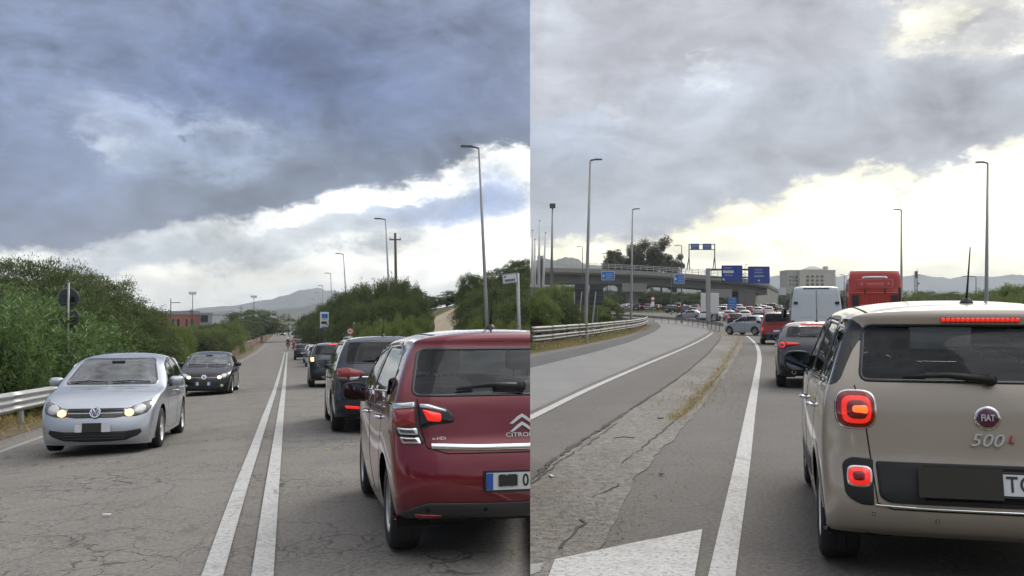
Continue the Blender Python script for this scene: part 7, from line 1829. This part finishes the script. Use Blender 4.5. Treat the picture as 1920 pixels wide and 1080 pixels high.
# gantry on the bridge
Zg = 232; s_ = Zg / FPX; gz0 = at3(1310, 505, Zg); t = thing('sign_gantry', 'small gantry with two pale blue signs standing on the bridge', 'sign gantry', tuple(gz0))
for (xa, xb) in ((1292, 1288), (1292, 1293), (1340, 1336.5), (1340, 1341.5)): b = MB(); b.tube([tuple(at3(xa, 480, Zg) - gz0), tuple(at3(xb, 506, Zg) - gz0)], .12, 6); b.build('leg', M_POLED, t)
for (xa) in (1292, 1340): b = MB(); b.tube([tuple(at3(xa, 457, Zg) - gz0), tuple(at3(xa, 481, Zg) - gz0)], .13, 6); b.build('leg', M_POLED, t)
for yy in (458.5, 468): a_ = at3(1292, yy, Zg) - gz0; c_ = at3(1340, yy, Zg) - gz0; b = MB(); b.tube([tuple(a_), tuple(c_)], .1, 6); b.build('beam', M_POLED, t)
for (x0, x1) in ((1294.5, 1310.5), (1317, 1333.5)): c = (at3(x0, 457, Zg) + at3(x1, 469, Zg)) / 2 - gz0 - Vector((0, .3, 0)); pn = panel(t, 'panel', c, (x1 - x0) * s_, 12 * s_, mat('sign_blue_pale', (.06, .13, .28), .5), 0, .1); glyph_bars(pn, c + Vector((0, -.07, .2)), 1.4, .25, 5, M_SWHITE, 0, 9)
# stack of blue direction arrows under the bridge
Zt = 130; s_ = Zt / FPX; b_ = at(1373, Zt, 'R'); t = thing('direction_sign', 'stack of four blue arrow boards in front of the bridge abutment', 'sign', tuple(b_))
for k, (yy, dx) in enumerate(((560, 1), (565.5, 1), (571, -1), (576, -1))):
    c = at3(1373 + dx * .5, yy, Zt) - b_; w, h = 17 * s_, 4.6 * s_; q = MB(); pl = [(-w / 2, -h / 2), (w / 2 - .12, -h / 2), (w / 2, 0), (w / 2 - .12, h / 2), (-w / 2, h / 2)]; pl = pl if dx > 0 else [(-a, b) for a, b in pl][::-1]
    q.prism(pl, -.03, .03); q.v = [v + c for v in q.v]; pn = q.build('board', M_SBLUEL, t); glyph_bars(pn, c + Vector((0, -.04, 0)), w * .7, h * .35, 7, M_SWHITE, 0, 20 + k)
for x in (1368, 1378): q = at3(x, 570, Zt) - b_; b = MB(); b.tube([(q.x, .1, -.1), (q.x, .1, (at3(x, 557, Zt) - b_).z)], .05, 6); b.build('post', M_POLE, t)
# round sign and board by the slip road
b_ = at(1224, 165, 'R')
def rs(t, tp):
    b = MB(); b.disc((0, -.06, tp.z), .35, 'y', 24, .03); o = b.build('sign_disc', M_SRED, t); b = MB(); b.disc((0, -.08, tp.z), .24, 'y', 24, .02); b.build('sign_face', M_SWHITE, o); b = MB(); b.box((0, -.06, tp.z - .9), (.55, .03, .8)); b.build('plate', M_SWHITE, t)
post_sign('round_sign', 'round red and white sign with a plate on the grass before the bridge', b_, 2.9, rs)
b_ = at(1466, 200, 'R'); t = thing('notice_board', 'pale blank board at the foot of the bridge ramp', 'sign', tuple(b_)); s_ = 200 / FPX; panel(t, 'panel', at3(1467, 546, 200) - b_, 14 * s_, 14 * s_, mat('board_pale', (.42, .47, .52), .5), 0, .1)
for x in (1463, 1471): q = at3(x, 546, 200) - b_; b = MB(); b.tube([(q.x, .1, -.2), (q.x, .1, q.z)], .08, 6); b.build('post', M_POLED, t)
b_ = at(1407, 72, 'R'); 
# ------------------------------------------------------------------ the overpass
Zo = 215.0
t = thing('overpass', 'long grey concrete overpass crossing above the traffic jam', 'bridge', tuple(at(1200, Zo, 'R'))); o0 = Vector(t.location)
ln = [(994.3, 502, 531), (1060, 503, 531.5), (1120, 504.5, 532), (1180, 507, 534), (1240, 510.5, 536.5), (1300, 514.5, 540), (1360, 519, 545), (1412, 524, 549), (1440, 530, 553)]
def span(name, m, rows, y0, y1):
    """rows: list of (px, ztop, zbot) ; solid between depths"""
    V = []; F = []
    for (x, a, c) in rows:
        for (yy) in (y0, y1):
            X = ray(x, HORY).x * Zo
            V += [Vector((X, yy, a)) - o0, Vector((X, yy, c)) - o0]
    n = len(rows)
    for i in range(n - 1):
        a = 4 * i; b_ = 4 * (i + 1); F += [(a, a + 1, b_ + 1, b_), (a + 2, b_ + 2, b_ + 3, a + 3), (a, b_, b_ + 2, a + 2), (a + 1, a + 3, b_ + 3, b_ + 1)]
    F += [(0, 2, 3, 1), (4 * n - 4, 4 * n - 3, 4 * n - 1, 4 * n - 2)]
    o = mk(name, V, F, m, t); fixn(o); return o
zz = lambda y: EYE + (HORY - y) / FPX * Zo
span('parapet', M_CONC, [(x, zz(a), zz(a + 8)) for x, a, c in ln], Zo - .9, Zo - .4)
span('parapet', M_CONC, [(x, zz(a), zz(a + 8)) for x, a, c in ln], Zo + 10.4, Zo + 10.9)
span('deck', M_CONC, [(x, zz(a + 7.2), zz(a + 11.2)) for x, a, c in ln], Zo - .4, Zo + 10.4)
for k in range(4): span('girder', M_CONCD, [(x, zz(a + 11), zz(c)) for x, a, c in ln], Zo + .5 + k * 2.6, Zo + 1.3 + k * 2.6)
for k, (xa, ya, xb, yb, m_) in enumerate(((1157, 534, 1204, 545, M_CONC), (1342, 545, 1348, 547, M_CONCD))):
    pass
for (xc, yt, w, cap) in ((1190, 533, 2.4, 5.4), (1352, 544, 2.4, 5.0)):
    X = ray(xc, HORY).x * Zo; gzz = gz(X, Zo, 'R'); zt = zz(yt) + .2
    b = MB(); b.box(Vector((X, Zo + 5, zt - .9)) - o0, (cap * 1.0, 9.5, 1.9), None, .1); b.build('pier_cap', M_CONC, t)
    b = MB(); b.box(Vector((X, Zo + 5, (zt - 1.8 + gzz) / 2 - .2)) - o0, (w, 4.0, zt - 1.8 - gzz + .6), None, .2); b.build('pier', M_CONC, t)
# abutment and ribbed ramp wall
X0 = ray(1384, HORY).x * Zo; X1 = ray(1414, HORY).x * Zo; gzz = gz(X0, Zo, 'R')
b = MB(); b.box(Vector(((X0 + X1) / 2, Zo + 5, (zz(546) + gzz) / 2)) - o0, (X1 - X0, 11, zz(546) - gzz + .5)); b.build('abutment', M_CONCD, t)
A = Vector((X1, Zo + 1, 0)); Bv = Vector((ray(1470, HORY).x * 330, 330.0, 0)); nn_ = 26
for k in range(nn_):
    a = A.lerp(Bv, k / nn_); c = A.lerp(Bv, (k + 1) / nn_); zt = zz(526) + (EYE + (HORY - 556) / FPX * 330 - zz(526)) * (k + .5) / nn_; mid = (a + c) / 2; g0 = gz(mid.x, mid.y, 'R') - .3; ang = math.atan2(c.y - a.y, c.x - a.x)
    b = MB(); b.box(Vector((mid.x, mid.y, (zt + g0) / 2)) - o0, ((c - a).length * .93, .5, zt - g0), Matrix.Rotation(ang, 3, 'Z'), .06); b.build('wall_panel', M_CONC, t)
V = []
for k in range(nn_ + 1):
    a = A.lerp(Bv, k / nn_); zt = zz(525) + (EYE + (HORY - 555) / FPX * 330 - zz(525)) * k / nn_; nx = Vector((1, -.5, 0)).normalized() * .4
    V += [a + Vector((0, 0, zt)) - nx - o0, a + Vector((0, 0, zt + .9)) - nx - o0, a + Vector((0, 0, zt + .9)) + nx - o0, a + Vector((0, 0, zt)) + nx - o0]
o = mk('coping', V, [(4 * i + j, 4 * i + (j + 1) % 4, 4 * i + 4 + (j + 1) % 4, 4 * i + 4 + j) for i in range(nn_) for j in range(4)], M_CONCD, t); fixn(o)
# railing posts and rails on the bridge
def ztop(x): return zz(np.interp(x, [l[0] for l in ln], [l[1] for l in ln]))
for k in range(38):
    x = 997 + k * 12; X = ray(x, HORY).x * Zo; b = MB(); b.box(Vector((X, Zo - .65, ztop(x) + .55)) - o0, (.09, .09, 1.2)); b.build('railing_post', M_STEEL, t)
for dz in (.45, .8, 1.12):
    b = MB(); b.tube([tuple(Vector((ray(x, HORY).x * Zo, Zo - .65, ztop(x) + dz)) - o0) for x, _, _ in ln], .05, 6); b.build('rail', M_STEEL, t)
# pale building far off
Zb = 560; s_ = Zb / FPX; wallc = mat('pale_render', (.44, .42, .38), .85, var=.08, vscale=.1)
wins = []
for r_ in range(3):
    for k in range(4): wins.append((1511.5 + k * 9.0, 1517 + k * 9.0, 522 + r_ * 7.4 - 1.2, 517.5 + r_ * 7.4 - 1.2, 1))
building('pale_building', 'pale many windowed block with a stepped roof behind the panel van', 1500, 1567, Zb, 'R', 506, wallc, wallc, wins, 18, roof_h=1.0)
wins2 = [(1480 + k * 6, 1483.5 + k * 6, 521 + r_ * 7, 517.5 + r_ * 7, 1) for r_ in range(3) for k in range(3)]
building('pale_building', 'lower pale wing left of the many windowed block', 1477, 1499.6, Zb + 4, 'R', 506, mat('grey_render', (.36, .35, .33), .85, var=.08, vscale=.1), wallc, wins2, 16, roof_h=.9)
t = thing('roof_block', 'hipped roof storey on top of the pale block', 'roof', tuple(at3(1523, 506, Zb + 9))); b = MB(); w = 40 * s_; h = 7 * s_; b.add([(-w / 2, -4, 0), (w / 2, -4, 0), (w / 2, 4, 0), (-w / 2, 4, 0), (-w / 8, 0, h), (w / 8, 0, h)], [(0, 1, 5, 4), (1, 2, 5), (2, 3, 4, 5), (3, 0, 4), (3, 2, 1, 0)]); b.build('roof', M_ROOFG, t)
b = MB(); b.box((w * .62, 0, .8), (6 * s_, 4, 2.4)); b.build('stair_head', wallc, t)
# lattice mast
b_ = at(1718, 260, 'R'); t = thing('lattice_mast', 'lattice mast with aerials beyond the reeds', 'mast', tuple(b_)); hz = (at3(1718, 509, 260) - b_).z
for sx in (-.3, .3):
    for sy in (-.3, .3): b = MB(); b.tube([(sx, sy, 0), (sx, sy, hz)], .06, 5); b.build('leg', M_POLED, t)
b = MB(); z = 0; k = 0
while z < hz - 1: b.tube([(-.3, -.3, z), (.3, -.3, z + 1)], .03, 4); b.tube([(.3, -.3, z + 1), (.3, .3, z + 2)], .03, 4); z += 1; k += 1
tag(b.build('bracing', M_POLED, t), kind='stuff'); b = MB(); b.box((0, -.35, hz - .8), (.7, .3, 1.8), None, .05); b.build('aerial', M_POLED, t); b = MB(); b.box((.5, -.35, hz - 3.2), (.5, .3, .5), None, .05); b.build('aerial', M_POLED, t)
# ------------------------------------------------------------------ right place: vegetation
g7 = 'shrubs behind the double guard rail'
for i, (x, Z, yt, wd) in enumerate(((1006, 64, 549, 2.6), (1026, 66, 546, 3.0), (1048, 68, 544, 3.2), (1068, 74, 541, 3.4), (1015, 60, 562, 2.4), (1050, 64, 562, 2.8), (1088, 84, 548, 4.0), (1118, 88, 552, 4.0), (1040, 78, 540, 4))):
    bush_to(MS[i % 3] if i % 2 else LS[0], x + 2, Z, yt, wd, (2.5, 2.3, 2.7)[i % 3] if i % 2 else 1.8, (3.6, 3.4, 3.8)[i % 3] if i % 2 else 2.4, 'green shrub massed behind the double guard rail', g7, 'R')
GT = [tree('gum_tree', 'tall loose crowned gum tree rising above the bridge', 51, 16, 4.6, 6, 30000, (.40, .15), M_GUM, 13, .35), tree('gum_tree', 'smaller loose crowned gum tree above the bridge', 52, 14, 4.0, 6, 24000, (.40, .15), M_GUM, 11, .3)]
for i, (x, Z, yt, k, lab) in enumerate(((1208, 252, 452, 0, 'tallest gum tree rising above the bridge'), (1165, 255, 468, 1, 'lower gum tree rising above the bridge beside the tallest'), (1240, 250, 474, 1, 'smallest gum tree above the bridge by the gantry'))):
    p = at(x, Z, 'R'); H = at3(x, yt, Z).z - p.z; plant(GT[k], used, p, H / (16, 14)[k] * 1.05, i * 2.1, lab, 'gum trees behind the bridge')
for i, (x, Z, yt, wd) in enumerate(((1150, 245, 546, 12), (1178, 248, 548, 11), (1215, 246, 545, 12), (1240, 250, 552, 10), (1268, 246, 550, 11), (1300, 250, 548, 12), (1325, 252, 552, 10), (1385, 250, 553, 10), (1130, 240, 552, 10), (1475, 300, 552, 12), (1455, 340, 556, 10), (1575, 250, 545, 10), (1590, 200, 552, 10))):
    bush_to(MS[i % 3], x, Z, yt, wd, (2.5, 2.3, 2.7)[i % 3], (3.6, 3.4, 3.8)[i % 3], ('dark tree under the bridge deck' if x < 1340 else 'dark tree beside the ribbed ramp wall' if x < 1500 else 'dark tree between the pale building and the lorry'), 'trees beyond the bridge', 'R')['category'] = 'tree'
g8 = 'trees and reeds right of the road'
for i, (x, Z, yt, wd) in enumerate(((1702, 95, 552, 5), (1726, 98, 546, 5), (1750, 100, 548, 5), (1772, 105, 552, 5), (1796, 100, 549, 5.5), (1822, 98, 550, 5), (1846, 96, 549, 5), (1872, 88, 545, 5), (1896, 82, 540, 5), (1918, 78, 537, 5), (1945, 76, 540, 5), (1880, 70, 556, 4), (1915, 66, 556, 4), (1735, 84, 558, 4.5), (1790, 84, 560, 4.5), (1975, 72, 545, 5))):
    pr = (OT[i % 2], (2.2, 2.0)[i % 2], (4.6, 4.2)[i % 2]) if i % 3 else (LS[i % 2], (1.8, 1.7)[i % 2], (2.4, 2.2)[i % 2])
    bush_to(pr[0], x, Z, yt, wd, pr[1], pr[2], ('grey green bush in the thicket beside the red lorry' if x < 1760 else 'grey green bush in the thicket behind the beige car aerial' if x < 1840 else 'tall reedy bush in the thicket past the street lamp over the beige car'), g8, 'R')
for i, (x, y, sc) in enumerate(((-14, -22, 1.4), (-8, -26, 1.6), (-2, -28, 1.5), (5, -27, 1.7), (11, -25, 1.5), (18, -21, 1.6), (24, -14, 1.5), (-19, -14, 1.5), (1.5, -34, 2.0), (-11, -32, 1.9), (13, -33, 2.0))):
    plant(MS[i % 3], used, Vector((x, y, -.05)), sc, i * 1.3, 'dark shrub on the roadside behind the queue', 'shrubs behind the queue')
# dry weeds along the median and under the rails
def tufts(name, pts, n, L, m, side, spread, seed, zf=None):
    r = np.random.default_rng(seed); P = []
    for i in range(n):
        k = r.integers(0, len(pts) - 1); q = pts[k].lerp(pts[k + 1], r.uniform()); x, y = q.x + r.normal(0, spread), q.y + r.normal(0, spread)
        P.append((x, y, (zf(x, y) if zf else gz(x, y, side)) + .005))
    P = np.array(P); D = unit(np.c_[r.normal(0, .5, n), r.normal(0, .5, n), r.uniform(.3, 1.2, n)]); U = unit(r.normal(size=(n, 3)))
    return tag(leaves_mesh(name, P, D, U, L * r.uniform(.4, 1.3, n), L * .10 * r.uniform(.7, 1.5, n), m, None), kind='stuff')
wl = px('R', (1262, 790), (1290, 768), (1310, 745), (1332, 720), (1352, 692), (1368, 668), (1382, 646), (1386, 632), (1378, 624))
tufts('dry_weeds', wl, 2600, .085, M_DRY, 'R', .07, 71)
wl2 = px('R', (1300, 765), (1340, 716), (1372, 668), (1386, 640), (1376, 624), (1362, 624), (1360, 640)); tufts('dry_weeds', wl2, 2600, .09, M_DRY, 'R', .35, 72)
tufts('dry_grass', GP, 4500, .22, M_DRY, 'R', .45, 73)
tufts('dry_grass', [LP(u, -6.2) for u in range(8, 46, 2)], 6000, .22, M_DRY, 'L', .45, 74)
tufts('dry_grass', [LP(u, 6.4) for u in range(30, 150, 5)], 5000, .30, M_DRY, 'L', .8, 75, gzl)
tufts('grass', [at(x, 190, 'R') for x in range(1200, 1420, 20)], 5000, .5, M_LIGHT, 'R', 3.0, 76)
# litter on the roads
for i, (x, y, sd, w, h, m_, nm, lab) in enumerate(((200, 969, 'L', .07, .03, M_SWHITE, 'litter', 'scrap of white paper lying on the cracked asphalt'), (1239, 786, 'R', .10, .05, M_BLACK, 'litter', 'small dark scrap lying on the gritty median'), (1240, 892, 'R', .05, .04, M_BLACK, 'stone', 'small dark stone on the asphalt beside the median'), (1034, 896, 'R', .09, .03, M_SWHITE, 'litter', 'pale scrap lying on the gritty median'), (610, 844, 'L', .06, .02, mat('litter_yellow', (.6, .5, .1), .7), 'litter', 'tiny yellow scrap lying in the queue lane'))):
    p = on_ground(x, y, sd, .012); b = MB(); b.box((0, 0, .008), (w, h, .012), Matrix.Rotation(.6 * i, 3, 'Z'), .004); o = b.build(nm, m_); o.location = p; tag(o, lab, nm)
p = on_ground(1170, 824, 'R', .02); b = MB(); b.tube([(-.12, 0, 0), (0, .02, .01), (.13, -.01, 0)], .006, 5); o = b.build('twig', M_BARK); o.location = p; tag(o, 'dry twig lying on the gritty median', 'twig')
r = np.random.default_rng(9); V = []; F = []
for i in range(900):
    x, y = r.uniform(994, 1330), r.uniform(760, 1075)
    if y < 905 - (x - 994) * .55 or y > 1075 - max(0, x - 1100) * .85: continue
    p = on_ground(x, y, 'R', .008); s0 = r.uniform(.003, .011); k = len(V); a = r.uniform(0, 6.28)
    V += [(p.x + s0 * math.cos(a + j * 1.257), p.y + s0 * math.sin(a + j * 1.257), p.z) for j in range(5)] + [(p.x, p.y, p.z + s0 * .9)]; F += [(k + j, k + (j + 1) % 5, k + 5) for j in range(5)]
tag(mk('gravel', V, F, mat('gravel_stone', (.22, .20, .17), .9, var=.4, vscale=60)), kind='stuff')

bpy.context.view_layer.update()
for o in [o for o in COL.objects if o.name not in LEFT_DONE and o.type == 'EMPTY' and o.parent is None and o.get('category') in ('shrub', 'tree') and -4 < seamX(o.location) < 6]:
    if o.location.y > 5: cut_tree(o, 'R', False)

# ------------------------------------------------------------------ hills and the air
def ridge(name, D, pts, depth, m, seed, side):
    r = np.random.default_rng(seed); xs = np.linspace(pts[0][0], pts[-1][0], 160); ys = np.interp(xs, [p[0] for p in pts], [p[1] for p in pts])
    ph = r.uniform(0, 6.28, 6); amp = np.clip((594 - ys) / 40, 0.05, 1); ys = ys + amp * sum(a * np.sin(xs * f + q) for a, f, q in ((1.4, .11, ph[0]), (.9, .23, ph[1]), (.6, .51, ph[2]), (.35, 1.1, ph[3])))
    rows = 14; V = []; n = len(xs)
    for j in range(rows):
        t_ = j / (rows - 1); k = math.sin(t_ * math.pi) ** .8 if t_ <= .5 else math.sin(t_ * math.pi) ** .8
        Y = D - depth / 2 + depth * t_
        for i, x in enumerate(xs):
            zt = EYE + (HORY - ys[i]) / FPX * D; X = ray(x, HORY).x * D; V.append((X * (1 + .0 * t_), Y, -8 + (zt + 8) * k * (1 + .10 * math.sin(X * .013 + 5 * t_ + ph[4]) * (1 - abs(2 * t_ - 1)) * (1 if abs(t_ - .5) > .1 else 0))))
    o = mk(name, V, [(j * n + i, j * n + i + 1, (j + 1) * n + i + 1, (j + 1) * n + i) for j in range(rows - 1) for i in range(n - 1)], m, None, True); fixup(o); return tag(o, kind='structure')
M_HILL = soil('hill_scrub', (.045, .055, .03), (.11, .105, .07), .01, .05, .2)
ridge('hills', 5200, [(280, 592), (380, 581), (430, 574), (470, 570), (500, 561), (520, 564), (545, 556), (575, 546), (600, 541), (640, 548), (700, 560), (800, 575), (900, 585), (992, 590)], 1400, M_HILL, 1, 'L')
ridge('hills', 2600, [(150, 592), (330, 588), (420, 584), (480, 585), (520, 580), (560, 577), (600, 570), (640, 574), (720, 584), (860, 590), (985, 591)], 700, M_HILL, 2, 'L')
ridge('hills', 2400, [(998, 492), (1015, 486), (1050, 486), (1062, 483), (1085, 487), (1100, 497), (1125, 500), (1150, 506), (1200, 520), (1280, 535), (1400, 548)], 700, M_HILL, 3, 'R')
ridge('hills', 5200, [(1250, 560), (1400, 528), (1440, 518), (1475, 516), (1520, 522), (1580, 518), (1650, 522), (1700, 520), (1750, 521), (1770, 524), (1820, 518), (1860, 520), (1920, 519), (2050, 524), (2300, 560)], 1400, M_HILL, 4, 'R')
hz_ = MB(); hz_.box((0, 0, 80), (13000, 13000, 178)); o = hz_.build('haze'); tag(o, kind='stuff')
hm = bpy.data.materials.new('haze'); hm.use_nodes = True; nt = hm.node_tree; nt.nodes.clear(); g = G(nt); pv = g.n('ShaderNodeVolumePrincipled'); pv.inputs['Color'].default_value = (.80, .88, 1.0, 1); pv.inputs['Density'].default_value = .0002; pv.inputs['Anisotropy'].default_value = .25
out = g.n('ShaderNodeOutputMaterial'); nt.links.new(pv.outputs[0], out.inputs['Volume']); o.data.materials.append(hm); o.display_type = 'WIRE'
